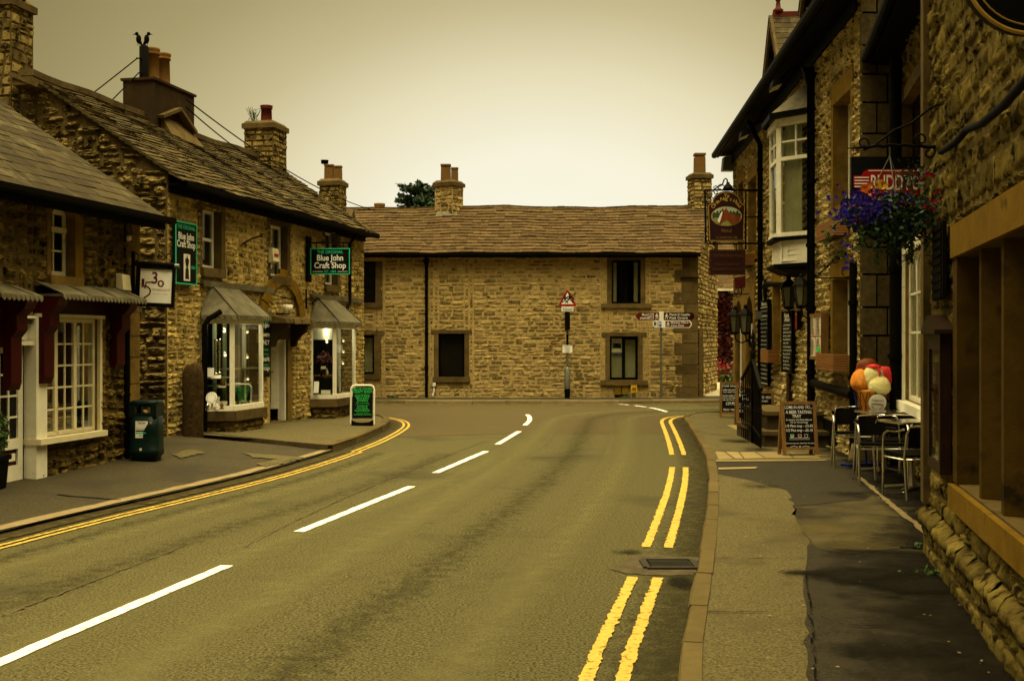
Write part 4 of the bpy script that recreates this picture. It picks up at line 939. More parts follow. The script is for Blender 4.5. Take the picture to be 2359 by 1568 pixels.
# bay windows
def bay(px0, pxc, px1, gz, name, seed):
    D = .45
    A = w.p(w.s(px0), 0); B = w.p(w.s(pxc, D), 0, D); C = w.p(w.s(px1, D), 0, D); E = w.p(w.s(px1, D) + .22, 0)
    zs, zt = .62 if seed == 1 else .62, 2.08
    pxm = (px0 + px1) / 2
    zs = EYE - vv(946 if seed == 1 else 918) * B[1]; zt = EYE - vv(731 if seed == 1 else 745) * B[1]
    segs = [(A, B), (B, C), (C, E)]
    mb = MB()
    for i, (p, q) in enumerate(segs):      # frame: corner posts, head and sill rail
        v = q - p; L_ = np.linalg.norm(v); v = v / L_; nn = np.array([v[1], -v[0], 0])
        ww = W(p[0], p[1], q[0], q[1], 1)
        mb.wbox(ww, 0, L_, zs, zs + .085, -.05, .025); mb.wbox(ww, 0, L_, zt - .10, zt + .03, -.05, .012)
        for s in (0.0, L_ - .055): mb.wbox(ww, s, s + .055, zs + .087, zt - .102, -.05, .004)
    f = mb.build('bay_window', M['white'], craft)
    for (p, q) in segs:
        ww = W(p[0], p[1], q[0], q[1], 1); L_ = ww.L
        b = MB(); b.wbox(ww, .05, L_ - .05, zs + .07, zt - .09, -.032, -.026); b.build('pane', M['glass'], f)
    b = MB()
    for (p, q) in segs:
        ww = W(p[0], p[1], q[0], q[1], 1); b.wbox(ww, -.03, ww.L + .03, zs - .16, zs - .003, -.12, .07)
    b.build('sill', M['dressed_grey'], f)
    b = MB()
    for k, (p, q) in enumerate(segs):
        ww = W(p[0], p[1], q[0], q[1], 1)
        stone_wall(b, ww, 0, ww.L, gz - .1, zs - .162, [], ch=(.09, .15), ln=(.16, .4), depth=.025, seed=seed * 10 + k)
    b.build('base_wall', [M['mortar_dark'], M['stone_rest']], f)
    # shop floor, back wall, soffit
    ctr = (A + E) / 2 - w.n * .9
    b = MB(); b.prism([A + [0, 0, zs + .02], B + [0, 0, zs + .02], C + [0, 0, zs + .02], E + [0, 0, zs + .02], E - w.n * 1.2 + [0, 0, zs + .02], A - w.n * 1.2 + [0, 0, zs + .02]], (0, 0, .03)); b.build('display_floor', M['wood_dark'], f)
    b = MB(); b.prism([A + [0, 0, zt], B + [0, 0, zt], C + [0, 0, zt], E + [0, 0, zt], E - w.n * 1.2 + [0, 0, zt], A - w.n * 1.2 + [0, 0, zt]], (0, 0, .03)); b.build('display_ceiling', M['wood_dark'], f)
    b = MB(); b.wbox(w, w.s(px0) - .1, w.s(px1) + .3, zs - .1, zt + .1, -1.25, -1.2); b.wbox(w, w.s(px0) - .12, w.s(px0) - .1, zs, zt, -1.2, -.0); b.wbox(w, w.s(px1) + .35, w.s(px1) + .37, zs, zt, -1.2, 0); b.build('shop_interior', M['shop_room'], f)
    # lead roof: hipped, scalloped lower edge
    g_ = .11; zr = zt + .04; top = zt + .52
    ea = [A - w.d * g_ * .6 + w.n * .02, B + (B - A) / np.linalg.norm(B - A) * g_ - w.d * g_, C + (w.n + w.d * .7) * g_, E + w.d * g_ * 1.2 + w.n * .02]
    ta = [A + w.d * .22 + w.n * .03, A + w.d * .30 + w.n * .05, E - w.d * .34 + w.n * .05, E - w.d * .24 + w.n * .03]
    b = MB()
    for i in range(3):
        p0, p1 = ea[i] + [0, 0, zr], ea[i + 1] + [0, 0, zr]; t0, t1 = ta[i] + [0, 0, top], ta[i + 1] + [0, 0, top]
        b.add([p0, p1, t1, t0], [(0, 1, 2, 3)], 0); b.add([p0 - [0, 0, .05], p1 - [0, 0, .05], p1, p0], [(0, 1, 2, 3)], 0)
        # standing rolls
        n = 1
        for k in range(n + 1):
            t = k / n if n > 1 else k
            b.tube([p0 + (p1 - p0) * t + [0, 0, .01], t0 + (t1 - t0) * t + [0, 0, .01]], .011, 6)
        L_ = np.linalg.norm(p1 - p0); ns = max(3, int(L_ / .09)); dv_ = (p1 - p0) / ns
        nn = np.array([dv_[1], -dv_[0], 0]); nn /= np.linalg.norm(nn) + 1e-9
        for k in range(ns):
            q = p0 + dv_ * k
            b.prism([q + nn * .004, q + dv_ + nn * .004, q + dv_ * .85 + nn * .012 - [0, 0, .06], q + dv_ * .5 + nn * .014 - [0, 0, .085], q + dv_ * .15 + nn * .012 - [0, 0, .06]], nn * .008)
    b.add([e + [0, 0, zr - .045] for e in ea], [(0, 1, 2, 3)], 0)
    b.wbox(w, w.s(px0) - .05, w.s(px1) + .35, top - .02, top + .08, .0, .07)
    b.build('lead_roof', M['lead'], f)
    pl_ = bpy.data.lights.new('display_lamp', 'POINT'); pl_.energy = 14; pl_.color = (1, .92, .66); pl_.shadow_soft_size = .12; lo_ = bpy.data.objects.new('display_lamp', pl_); COL.objects.link(lo_); lo_.parent = f; q = (B + C) / 2 - w.n * .30; lo_.location = Vector((q[0], q[1], zt - .12)) - world_loc(f)
    return f, A, B, C, E, zs, zt
bayA = bay(464, 537, 606, .24, 'bay_window', 1)
bayB = bay(715, 773, 819, .10, 'bay_window', 2)
# pipes, cables, alarm
q = w.s(462)
downpipe(craft, [w.p(q + .12, zz(485, 718), .30), w.p(q - .02, zz(485, 735), .16), w.p(q - .06, zz(475, 750), .10), w.p(q - .06, .1, .10)], .045)
q = w.s(797)
downpipe(craft, [w.p(q, ez - .08, ov), w.p(q, ez - .3, .09), w.p(q, 2.55, .09), w.p(q - .3, 2.35, .12)], .038)
def swag(a, b, drop, r, n=12): return [np.array(a) + (np.array(b) - np.array(a)) * t - np.array([0, 0, drop * 4 * t * (1 - t)]) for t in np.linspace(0, 1, n)]
mb = MB(); c0 = [(448, 657), (520, 661), (612, 678), (690, 695), (725, 705)]
pts = []
for (x0, y0), (x1, y1) in zip(c0[:-1], c0[1:]): pts += swag(w.p(w.s(x0), zz(x0, y0 - 4), .05), w.p(w.s(x1), zz(x1, y1 - 4), .05), .03, .01, 6)[:-1]
mb.tube(pts, .012, 6); mb.build('cable', M['black'], craft)
al = thing('alarm_box', 'cream burglar alarm box on the stone wall under an upstairs window', 'alarm box', w.p(w.s(622), zz(625, 606), .02))
mb = MB(); a, b_ = w.s(616), w.s(630); z0, z1 = zz(625, 606), zz(625, 573)
mb.hexa([w.p(a, z0, .02), w.p(b_, z0, .02), w.p(b_, z0 + .03, .12), w.p(a, z0 + .03, .12), w.p(a, z1, .02), w.p(b_, z1, .02), w.p(b_, z1, .10), w.p(a, z1, .10)]); mb.build('case', M['cream'], al)
mb = MB(); mb.wbox(w, a + .05, b_ - .05, z0 + .12, z0 + .17, .118, .124); mb.build('badge', M['sign_red'], al)
fl_ = thing('floodlight', 'pair of small white floodlights above the stone door hood', 'lamp', w.p(w.s(640), hz + .12, .2))
for k, px in enumerate((634, 641)):
    mb = MB(); p = w.p(w.s(px), hz + .20, .22); mb.lathe(p, [(.03, -.08), (.035, -.03), (.06, .0), (.07, .08), (.05, .09)], 10); mb.build('lamp_head', M['white'], fl_)
mb = MB(); mb.wbox(w, w.s(630), w.s(645), hz + .10, hz + .13, .05, .2); mb.build('lamp_bracket', M['black'], fl_)
it = MB(); p = w.p(w.s(700), zz(700, 690), .05); it.bbox(p - [0, 0, .18], p + [0, 0, .2], .03, .03); it.tube([p, p + w.n * .2 + [0, 0, .05], p + w.n * .3], .012, 6); it.tube([p + w.n * .1 + [0, 0, -.1], p + w.n * .25 + [0, 0, .04]], .01, 6); it.build('wall_bracket', M['iron'], craft)
it = MB(); p = w.p(w.s(553), zz(553, 562), .04); it.tube([p, p + w.n * .16 + [0, .1, .10], p + w.n * .3 + [0, .3, .17]], .016, 6); it.build('iron_hook', M['iron'], craft)
# chimneys
ang = math.atan2(w.d[1], w.d[0]) - PI / 2
def on_ridge(px): s = w.s(px, -HD); return w.p(s, 0, -HD), s
cA = w.p(.10, 0, -HD - .52)
chimney(craft, cA, .66, .58, RZc - 1.0, 6.95, ang, ('mortar_dark', 'stone_gable'), pots=[(-.2, 0, .17, .6, 'clay', 0), (.2, 0, .15, .6, 'clay', 0)], seed=80, ch=(.12, .2))
mb = MB(); p = cA + w.n * .1 + [0, 0, RZc - .08]
mb.bbox(p + w.n * .30 - w.d * .40 + [0, 0, .10], p + w.n * .78 - w.d * .36 - [0, 0, .10], .16, .06); mb.bbox(p + w.n * .30 + w.d * .40 + [0, 0, .10], p + w.n * .78 + w.d * .36 - [0, 0, .10], .16, .06); mb.bbox(p + w.n * .5 - w.d * .44 - [0, 0, .02], p + w.n * .5 + w.d * .44 - [0, 0, .02], .3, .12); mb.build('chimney_shoulder', M['dressed_grey'], craft)
cB, sB = on_ridge(368)
zB = P(368, 200, cB[1])[2]
fB = chimney(craft, cB, .62, 1.62, RZc - .75, zB - .05, ang, pots=[(0, -.30, .135, .66, 'clay', 0), (0, .12, .14, .66, 'clay', 0)], cap=False, rendered=True)
p = cB + [0, 0, RZc]
mb = MB(); a_ = p + w.n * .36 - w.d * .66; b_ = p + w.n * .36 + w.d * .70
for (x, y) in ((p + w.n * .36 + w.d * .05 + [0, 0, .32], p + w.n * .40 + w.d * .62 - [0, 0, .04]), (p + w.n * .36 - w.d * .66 + [0, 0, .05], p + w.n * .36 + w.d * .05 + [0, 0, .32])): mb.bbox(x, y, .16, .06)
mb.hexa([p + w.n * .3 - w.d * .55 - [0, 0, .5], p + w.n * .3 + w.d * .62 - [0, 0, .5], p + w.n * .62 + w.d * .72 - [0, 0, .55], p + w.n * .62 - w.d * .55 - [0, 0, .55], p + w.n * .3 - w.d * .55 + [0, 0, .12], p + w.n * .3 + w.d * .62 + [0, 0, .06], p + w.n * .58 + w.d * .68 - [0, 0, .32], p + w.n * .58 - w.d * .55 - [0, 0, .32]]); mb.build('chimney_haunch', M['dressed_grey'], craft)
pp = thing('wire_pole', 'dark timber post carrying overhead wires beside the clay pots', 'pole', cB + w.d * -.62 + [0, 0, zB - .3])
mb = MB(); pb = cB - w.d * .60; mb.tube([pb + [0, 0, zB - .4], pb + [0, 0, zB + .62], pb + [0, 0, zB + .64]], [.085, .085, .06], 10); mb.build('post', M['black_matt'], pp)
mb = MB(); mb.tube([pb + [-.02, -.08, zB + .38], pb + [-.08, -.2, zB + .36]], .014, 6); mb.build('insulator', M['black_matt'], pp); mb = MB(); mb.tube([pb + [-.02, -.08, zB + .12], pb + [-.05, -.15, zB + .10]], .014, 6); mb.build('insulator', M['black_matt'], pp)
for k, (dx, hd_) in enumerate(((-.10, -1), (.05, 1))):
    bz_ = zB + .70; c_ = pb + [dx, 0, 0]
    mb = MB(); mb.ball(c_ + [0, 0, bz_ + .06], .05, .05, .085, 10, 8); mb.ball(c_ + [hd_ * .035, 0, bz_ + .16], .035, .034, .036, 8, 6); mb.tube([c_ + [hd_ * .06, 0, bz_ + .155], c_ + [hd_ * .11, 0, bz_ + .145]], [.014, .003], 6); mb.tube([c_ + [-hd_ * .02, 0, bz_ + .02], c_ + [-hd_ * .08, 0, bz_ - .09]], [.032, .012], 6)
    for s in (-.015, .015): mb.tube([c_ + [s, 0, bz_], c_ + [s, 0, bz_ - .06]], .006, 5)
    mb.build('bird', M['black_matt'], label=('black bird on the post, facing left' if hd_ < 0 else 'black bird on the post, facing right'), cat='bird', group='birds on the post')
cC, sC = on_ridge(612)
cC = w.p(w.L - .35, 0, -HD)
cC = P(612, 330, 27.6); 
fC = chimney(craft, (cC[0], 27.6), .70, .78, RZc - .75, P(612, 300, 27.6)[2], ang, ('mortar_dark', 'stone_gable'), pots=[(.02, 0, .13, .42, 'clay_red', 0)], seed=90)
mb = MB()
R_ = np.random.default_rng(8)
for k in range(16):
    a = np.array([cC[0] - .24, 27.5, P(612, 300, 27.6)[2] + .12]); h = R_.uniform(.15, .42); v = np.array([R_.normal(-.02, .07), R_.normal(0, .05), h]); mb.tube([a, a + v * .5, a + v + R_.normal(0, .03, 3)], [.007, .006, .004], 4)
    for _ in range(3): q = a + v * R_.uniform(.5, 1); mb.tube([q, q + R_.normal(0, .05, 3)], .005, 4)
wd = mb.build('weed', M['leaf'], label='straggly weed growing on top of the stone chimney', cat='plant')
# house further back, only its chimney shows over the roof
cD = P(755, 440, 31.0)
back2 = thing('cottage', 'cottage behind the craft shop, its stone chimney above the roof line', 'house', (cD[0] - 2.4, 32, .1))
b = MB(); b.box(cD[0] - 5.0, cD[0] + .35, 31.2, 35, 0, 4.2); b.build('wall', M['stone_back'], back2)
b = MB(); b.prism([(cD[0] - 5.2, 30.9, 4.1), (cD[0] - 5.2, 35.3, 4.1), (cD[0] - 5.2, 33.1, 5.35)], (5.6, 0, 0)); b.build('roof', M['tile'], back2)
chimney(back2, (cD[0], 31.9), .55, .55, 3.5, P(755, 428, 31.9)[2], ang, ('mortar_dark', 'stone_gable'), pots=[(-.10, 0, .15, .42, 'clay_dark', 1), (.14, 0, .13, .38, 'clay_dark', 1)], seed=95)
b = MB(); q = P(748, 372, 31.9); b.lathe((q[0], 31.9, q[2] - .06), [(.10, 0), (.10, .01), (.10, .08), (.12, .09), (.02, .1)], 8); b.build('pot_guard', M['black'], back2)
# overhead wires
for k, (a, b_, d) in enumerate(((pb + [-.06, -.2, zB + .36], P(60, 330, 21.5), .02), (pb + [-.05, -.15, zB + .10], P(140, 345, 21.0), .02), (P(428, 228, 19.9), P(862, 485, 33.2), .25), (P(428, 246, 19.9), P(590, 372, 26.5), .05))):
    mb = MB(); mb.tube(swag(a, b_, d, .01, 16), .012, 5); mb.build('overhead_wire', M['black_matt'], label=['upper wire running left from the post on the chimney', 'lower wire running left from the post on the chimney', 'long wire from the rendered chimney over the roofs to the junction', 'short wire from the rendered chimney towards the red pot'][k], cat='wire', group='overhead wires', origin=a)
# stone pillar against the wall
mb = MB(); R_ = np.random.default_rng(2)
ps = w.s(413) + .02; px_ = w.p(ps, 0, .22); n = 9; vs = []; pr = []
hz_ = P(413, 838, px_[1])[2]
rings = [(.15, 0), (.155, .25), (.15, .5), (.155, .75), (.15, .88), (.13, .95), (.08, 1.0)]
for rr_, t in rings:
    for k in range(12):
        a = 2 * PI * k / 12; sq = 1 / max(abs(math.cos(a)), abs(math.sin(a))) ** .6; q = px_ + w.d * rr_ * 1.05 * sq * math.cos(a) * (1 + R_.normal(0, .04)) + w.n * rr_ * .95 * sq * math.sin(a) * (1 + R_.normal(0, .04)); vs.append([q[0], q[1], .18 + (hz_ - .18) * t + R_.normal(0, .012)])
mb.add(vs, [(i * 12 + k, i * 12 + (k + 1) % 12, (i + 1) * 12 + (k + 1) % 12, (i + 1) * 12 + k) for i in range(len(rings) - 1) for k in range(12)] + [tuple(range((len(rings) - 1) * 12, len(rings) * 12))], 0, .3, True)
mb.build('stone_post', M['post_stone'], label='rough weathered stone post with rounded top against the shop wall', cat='stone post')
# ================================================================== restaurant on the far left
rest = thing('restaurant_building', 'low stone building with slate roof, white door and maroon canopy trim', 'building', (-5.4, 14, .1))
LW = W(-5.52 - .19 * 5.5, 13.85 - 5.5, -5.07, 16.2, 1); w = LW
def ls(px, o=0.0): return w.s(px, o)
def lzz(px, py, o=0.0): return w.z(px, py, o)
E2 = 3.55
uw = (ls(117), ls(172), lzz(142, 636), lzz(142, 480)); sw_ = (ls(80), ls(222), lzz(150, 1000), lzz(150, 733)); ld = (ls(-40), ls(82), .08, lzz(40, 745))
ops = [uw, sw_, ld]
mb = MB(); stone_wall(mb, w, 0, w.L, -.05, E2, ops, ch=(.5, .5), ln=(50, 60), depth=0, rough=0, reveal=.22); strip_stones(mb)
zon = [(uw[0] - .08, uw[1] + .18, uw[2] - .14, uw[3] + .12), (ls(60), ls(285), lzz(150, 735), lzz(150, 655) - .05), (ls(-20), ls(75), lzz(40, 745), lzz(40, 690) + .1), (w.L - .26, w.L, -.1, E2)]
stone_wall(mb, w, 0, w.L - .02, .02, E2, ops + zon, ch=(.09, .16), ln=(.13, .30), depth=.04, gap=.012, rough=.014, hj=.008, seed=101, skipb=True, wob=.03, nu=7, nv=6, ea=.025)
quoins(mb, w, w.L, .05, E2, wl=(.34, .22), h=(.24, .42), d=.015, mi=2, seed=14, wrap=.3)
D2 = 4.7; nin2 = -w.n
ra = w.p(w.L, 0); rb = ra + nin2 * D2; RG = W(ra[0], ra[1], rb[0], rb[1], 1); RZ2 = 5.12
def gt4(s):
    t = s / RG.L; return E2 - .1 + (RZ2 - E2) * (1 - abs(2 * t - 1))
stone_wall(mb, RG, 0, RG.L, 0, gt4, [], ch=(.12, .2), ln=(.2, .5), depth=.04, seed=103, nu=4, nv=4, mi_s=1)
q0 = w.p(0, 0); mb.add([q0, q0 + nin2 * D2, q0 + nin2 * D2 + [0, 0, E2], q0 + nin2 * D2 / 2 + [0, 0, RZ2], q0 + [0, 0, E2]], [(0, 1, 2, 3, 4)], 0); mb.add([q0 + nin2 * D2, rb, rb + [0, 0, E2], q0 + nin2 * D2 + [0, 0, E2]], [(3, 2, 1, 0)], 0)
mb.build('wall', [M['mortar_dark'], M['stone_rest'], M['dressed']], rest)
ov = .34; HD2 = D2 / 2; rise = RZ2 - E2; upv = nin2 * (HD2 + ov) + np.array([0, 0, rise * (HD2 + ov) / HD2]); ez2 = E2 - rise * ov / HD2 + .04
mb = MB(); sl2 = np.linalg.norm(upv)
e0, e1 = w.p(0, ez2, ov), w.p(w.L + .16, ez2, ov)
tiles(mb, e0, e1, upv, sl2, lambda t: .24 - .05 * t, .40, .010, seed=17, jit=.006, lg=.010, sag=lambda x, y: .008 * math.sin(9 * x + 5 * y))
up2 = -nin2 * (HD2 + ov) + np.array([0, 0, rise * (HD2 + ov) / HD2]); tiles(mb, w.p(0, ez2, -D2 - ov), w.p(w.L + .16, ez2, -D2 - ov), up2, sl2, .35, .5, .014, seed=18)
rf = mb.build('roof', M['slate'], rest)
mb = MB(); mb.bbox(w.p(-.1, RZ2 + .07, -HD2), w.p(w.L + .16, RZ2 + .07, -HD2), .28, .07); mb.build('ridge', M['ridge'], rf)
mb = MB(); gutter(mb, w, 0, w.L + .24, ez2 + .0, ov + .05, .055); mb.wbox(w, 0, w.L + .14, ez2 - .16, ez2 - .03, ov - .06, ov - .01); mb.wbox(w, 0, w.L + .14, ez2 - .10, ez2 - .06, .0, ov - .06); mb.build('gutter', M['black'], rest)
# upstairs window with arched head
f = casement(rest, w, *uw, cols=2, rows=3, fm='cream', depth=.12, fw=.065, bar=.024, pane='pane', sill=(.10, .15, .07), stone_m='dressed', transom=[.36, .70])
b = MB(); b.wbox(w, uw[0] + .01, uw[1] - .01, uw[2] + (uw[3] - uw[2]) * .665, uw[2] + (uw[3] - uw[2]) * .735, -.165, -.10); b.build('transom_bar', M['cream'], f)
for p, q in ((uw[0] - .09, uw[0] - .002), (uw[1] + .002, uw[1] + .17)):
    b = MB(); b.wbox(w, p, q, uw[2], uw[3] - .05, -.1, .012); b.build('jamb', M['ochre'] if p > uw[0] else M['dressed'], f)
b = MB(); cx_ = (uw[0] + uw[1]) / 2; hw = (uw[1] - uw[0]) / 2; pts = [(cx_ - hw - .09, uw[3] + .16), (cx_ - hw - .09, uw[3] - .048)] + [(cx_ - hw * math.cos(t), uw[3] - .10 + .12 * math.sin(t)) for t in np.linspace(0, PI, 9)] + [(cx_ + hw + .09, uw[3] - .048), (cx_ + hw + .09, uw[3] + .16)]
b.prism([w.p(s, z, -.1) for s, z in pts], w.n * .115); b.build('arched_head', M['dressed'], f)
# shop window: box frame with small panes
def grid_window(s0, s1, z0, z1, cols, rows, heavy, depth, name, m='cream', proj=.0, bw=.022):
    return casement(rest, w, s0, s1, z0, z1, cols=cols, rows=rows, fm=m, depth=depth, fw=.05, bar=bw, pane='glass', heavy=heavy, name=name, th=.07)
f = grid_window(*sw_, 6, 5, (.065, 2), .02, 'shop_window')
b = MB(); b.wbox(w, sw_[0] - .08, sw_[1] + .05, sw_[2] - .07, sw_[2] - .003, -.1, .13); b.build('sill', M['cream'], f)
b = MB(); b.wbox(w, sw_[0] - .02, sw_[1] + .04, sw_[3] + .003, sw_[3] + .045, -.1, .10); b.build('window_head', M['cream'], f)
b = MB(); b.wbox(w, sw_[1] + .004, sw_[1] + .06, sw_[2], sw_[3], -.1, .05); b.build('side_board', M['cream'], f)
b = MB(); b.wbox(w, sw_[1] + .062, sw_[1] + .17, sw_[2] - .02, sw_[3] + .1, -.06, .03); b.build('side_post', M['wood'], f)
# maroon fascia, brackets and scalloped lead canopy
fz0, fz1 = sw_[3] + .047, lzz(170, 690)
b = MB(); b.wbox(w, ls(72), ls(276), fz0, fz1, -.02, .04); fas = b.build('fascia', M['maroon_dark'], rest)
for px in (90, 258):
    b = MB(); s = ls(px); z1 = fz1; prof = [(.0, -1.0 if px < 200 else -.85), (.07, -1.0 if px < 200 else -.85), (.10, -.92 if px < 200 else -.78), (.10, -.42), (.17, -.34), (.17, -.18), (.26, -.1), (.30, 0), (.0, 0)]
    b.prism([w.p(s - .1, z1 + z, o + .03) for o, z in prof], w.d * .2); b.build('bracket', M['maroon'], fas)
def canopy(s0, s1, zt, zb, out):
    b = MB(); n = int((s1 - s0) / .085)
    for i in range(n):
        a, e = s0 + (s1 - s0) * i / n, s0 + (s1 - s0) * (i + 1) / n
        b.add([w.p(a, zb, out), w.p(e, zb, out), w.p(e, zt, .02), w.p(a, zt, .02)], [(0, 1, 2, 3)], 0, .5)
        b.prism([w.p(a, zb, out), w.p(e, zb, out), w.p(e - .01, zb - .05, out + .012), w.p((a + e) / 2, zb - .075, out + .014), w.p(a + .01, zb - .05, out + .012)], w.n * .01)
        if i % 7 == 0: b.tube([w.p(a, zb + .005, out), w.p(a, zt + .005, .02)], .012, 5)
    b.wbox(w, s0, s1, zb - .03, zb, .02, out); b.build('lead_canopy', M['lead'], rest)
canopy(ls(78), ls(278), lzz(180, 657), lzz(180, 683), .36)
canopy(ls(-70), ls(30), lzz(10, 655), lzz(10, 680), .36)
# wing of the same shopfront at the frame's edge
b = MB(); b.wbox(w, ls(-70), ls(14), lzz(0, 800), lzz(0, 690), -.02, .06); b.build('fascia', M['maroon'], rest)
b = MB(); s = ls(8); prof = [(.0, -1.0), (.07, -1.0), (.10, -.92), (.10, -.42), (.17, -.34), (.17, -.18), (.26, -.1), (.30, 0), (.0, 0)]; b.prism([w.p(s - .1, lzz(0, 690) + z, o + .06) for o, z in prof], w.d * .2); b.build('fascia_bracket', M['maroon'], rest)
# door: white posts, panelled head, glazed leaf with maroon panel
dz1 = lzz(60, 733)
b = MB(); b.wbox(w, ls(73), ls(98), .06, dz1 + .02, -.1, .06); b.wbox(w, ls(-20), ls(73), lzz(50, 795), lzz(50, 785), -.1, .03); b.wbox(w, ls(-20), ls(73), lzz(50, 783), dz1, -.1, -.05); b.wbox(w, ls(-20), ls(73), dz1, dz1 + .03, -.1, .05); b.build('door_frame', M['white'], rest)
d0, d1, dt_ = ls(-38), ls(69), lzz(50, 797)
b = MB(); b.wbox(w, d0, d0 + .09, .1, dt_, -.14, -.09); b.wbox(w, d1 - .09, d1, .1, dt_, -.14, -.09); zmid = lzz(50, 1010); b.wbox(w, d0 + .09, d1 - .09, .1, .28, -.14, -.09); b.wbox(w, d0 + .09, d1 - .09, zmid - .12, zmid, -.14, -.09); b.wbox(w, d0 + .09, d1 - .09, dt_ - .08, dt_, -.14, -.09)
gw_ = d1 - d0 - .18
for i in (1, 2, 3): b.wbox(w, d0 + .09 + gw_ * i / 4 - .011, d0 + .09 + gw_ * i / 4 + .011, zmid, dt_ - .08, -.13, -.096)
for j in (1, 2, 3): z = zmid + (dt_ - .08 - zmid) * j / 4; b.wbox(w, d0 + .09, d1 - .09, z - .011, z + .011, -.128, -.099)
dd = b.build('door', M['white'], rest)
b = MB(); b.wbox(w, d0 + .085, d1 - .085, zmid, dt_ - .075, -.120, -.115); b.build('pane', M['pane'], dd)
b = MB(); b.wbox(w, d0 + .085, d1 - .085, .28, zmid - .12, -.125, -.115); b.build('panel_trim', M['maroon'], dd)
b = MB(); b.wbox(w, d0 + .13, d1 - .13, .33, zmid - .17, -.117, -.10); b.build('panel', M['white'], dd)
b = MB(); b.wbox(w, d0 + .12, d0 + .3, lzz(10, 895), lzz(10, 885), -.114, -.110); b.build('door_sticker', M['cream'], dd)
b = MB(); b.wbox(w, ls(20), ls(74), dz1 + .04, lzz(60, 690), -.02, .02); b.build('door_lintel', M['ochre'], rest)
# inside the window: dark room and a red-spotted curtain low down
b = MB(); s0 = ls(150); n = 15; vs = []
for i in range(n):
    s = ls(140) + (ls(175) - ls(140)) * i / (n - 1); vs += [w.p(s, sw_[2] + .05, -.22 + .02 * math.sin(i * 1.7)), w.p(s, sw_[2] + .38, -.22 + .02 * math.sin(i * 1.7))]
b.add(vs, [(2 * i, 2 * i + 2, 2 * i + 3, 2 * i + 1) for i in range(n - 1)], 0, None, True)
cu = b.build('window_curtain', M['curtain'], label='pale curtain with red spots low in the small paned shop window', cat='curtain')
b = MB()
for i in range(4):
    for j in range(3):
        c = w.p(ls(140) + .05 + i * .085, sw_[2] + .10 + j * .1, -.19); b.lathe(c, [(.03, 0), (.03, .001)], 8) if False else b.ball(c, .028, .004, .035, 8, 6)
b.build('spots', M['sign_red'], cu)
al = thing('alarm_box', 'tall cream alarm box at the corner above the lead canopy', 'alarm box', w.p(ls(268), lzz(270, 669), .02))
b = MB(); a, b_ = ls(264), ls(284); z0, z1 = lzz(272, 668), lzz(272, 630); b.hexa([w.p(a, z0, .02), w.p(b_, z0, .02), w.p(b_ - .01, z0, .12), w.p(a + .01, z0, .12), w.p(a, z1, .02), w.p(b_, z1, .02), w.p(b_ - .01, z1 - .02, .10), w.p(a + .01, z1 - .02, .10)]); b.build('case', M['cream'], al)
b = MB(); b.wbox(w, a + .02, b_ - .02, z0 - .05, z0 - .002, .02, .08); b.build('beacon', M['black'], al)
q = ls(283)
downpipe(rest, [w.p(q, E2 - .1, .03), w.p(q, lzz(283, 740), .03)], .012, name='cable'); downpipe(rest, [w.p(q, lzz(283, 720), .06), w.p(q, .1, .06)], .04)
b = MB(); p = w.p(ls(198), lzz(215, 555), .05); b.ball(p + [.2, .9, .1], .04); b.build('security_light', M['white'], rest)
# ================================================================== hotel on the right
hotel = thing('hotel_building', 'tall pale rubble-stone hotel with yellow stone window surrounds, oriel window and dormers', 'building', (5.0, 22, .1))
HW = W(4.63, 15.8, 5.53, 29.7, -1); w = HW; HE = 6.32
def hs(px, o=0.0): return w.s(px, o)
def hz2(px, py, o=0.0): return w.z(px, py, o)
def rect(p0, p1, yt, yb):
    pm = (p0 + p1) / 2; a, b = sorted((hs(p0), hs(p1))); return (a, b, hz2(pm, yb), hz2(pm, yt))
UA = rect(1922, 1962, 225, 470); UB = rect(1726, 1744, 411, 580); UC = rect(1703, 1714, 420, 590)
LA = rect(1921, 1962, 640, 818); LB = rect(1783, 1800, 654, 808)
AD1 = rect(1700, 1716, 691, 900); AD2 = rect(1725, 1742, 682, 900)
AD1 = (AD1[0], AD1[1], .12, AD1[3]); AD2 = (AD2[0], AD2[1], .12, AD2[3])
CH = rect(1897, 1930, 968, 1046); CH = (CH[0], CH[1], .12, CH[3])
# main entrance, mostly behind the board, at the head of the steps
DR = (hs(1893), hs(1866), .55, 2.5)
ops = [UA, UB, UC, LA, LB, AD1, AD2, CH]
mb = MB()
stone_wall(mb, w, 0, w.L, 0, HE, ops, ch=(.5, .5), ln=(50, 60), depth=0, rough=0, reveal=.24); strip_stones(mb)
zon = []
for o in (UA, UB, UC, LA, LB): zon += [(o[0] - .17, o[1] + .17, o[2] - .25, o[3] + .30)]
zon += [(AD1[0] - .3, AD2[1] + .3, .1, AD1[3] + .75)] if AD1[0] < AD2[0] else [(AD2[0] - .22, AD1[1] + .5, .1, AD2[3] + .55)]
stone_wall(mb, w, 0.02, w.L, .08, HE, ops + zon, ch=(.09, .15), ln=(.14, .30), depth=.035, gap=.012, rough=.012, seed=121, skipb=True, wob=.015, nu=7, nv=6, ea=.022, tilt=.022)
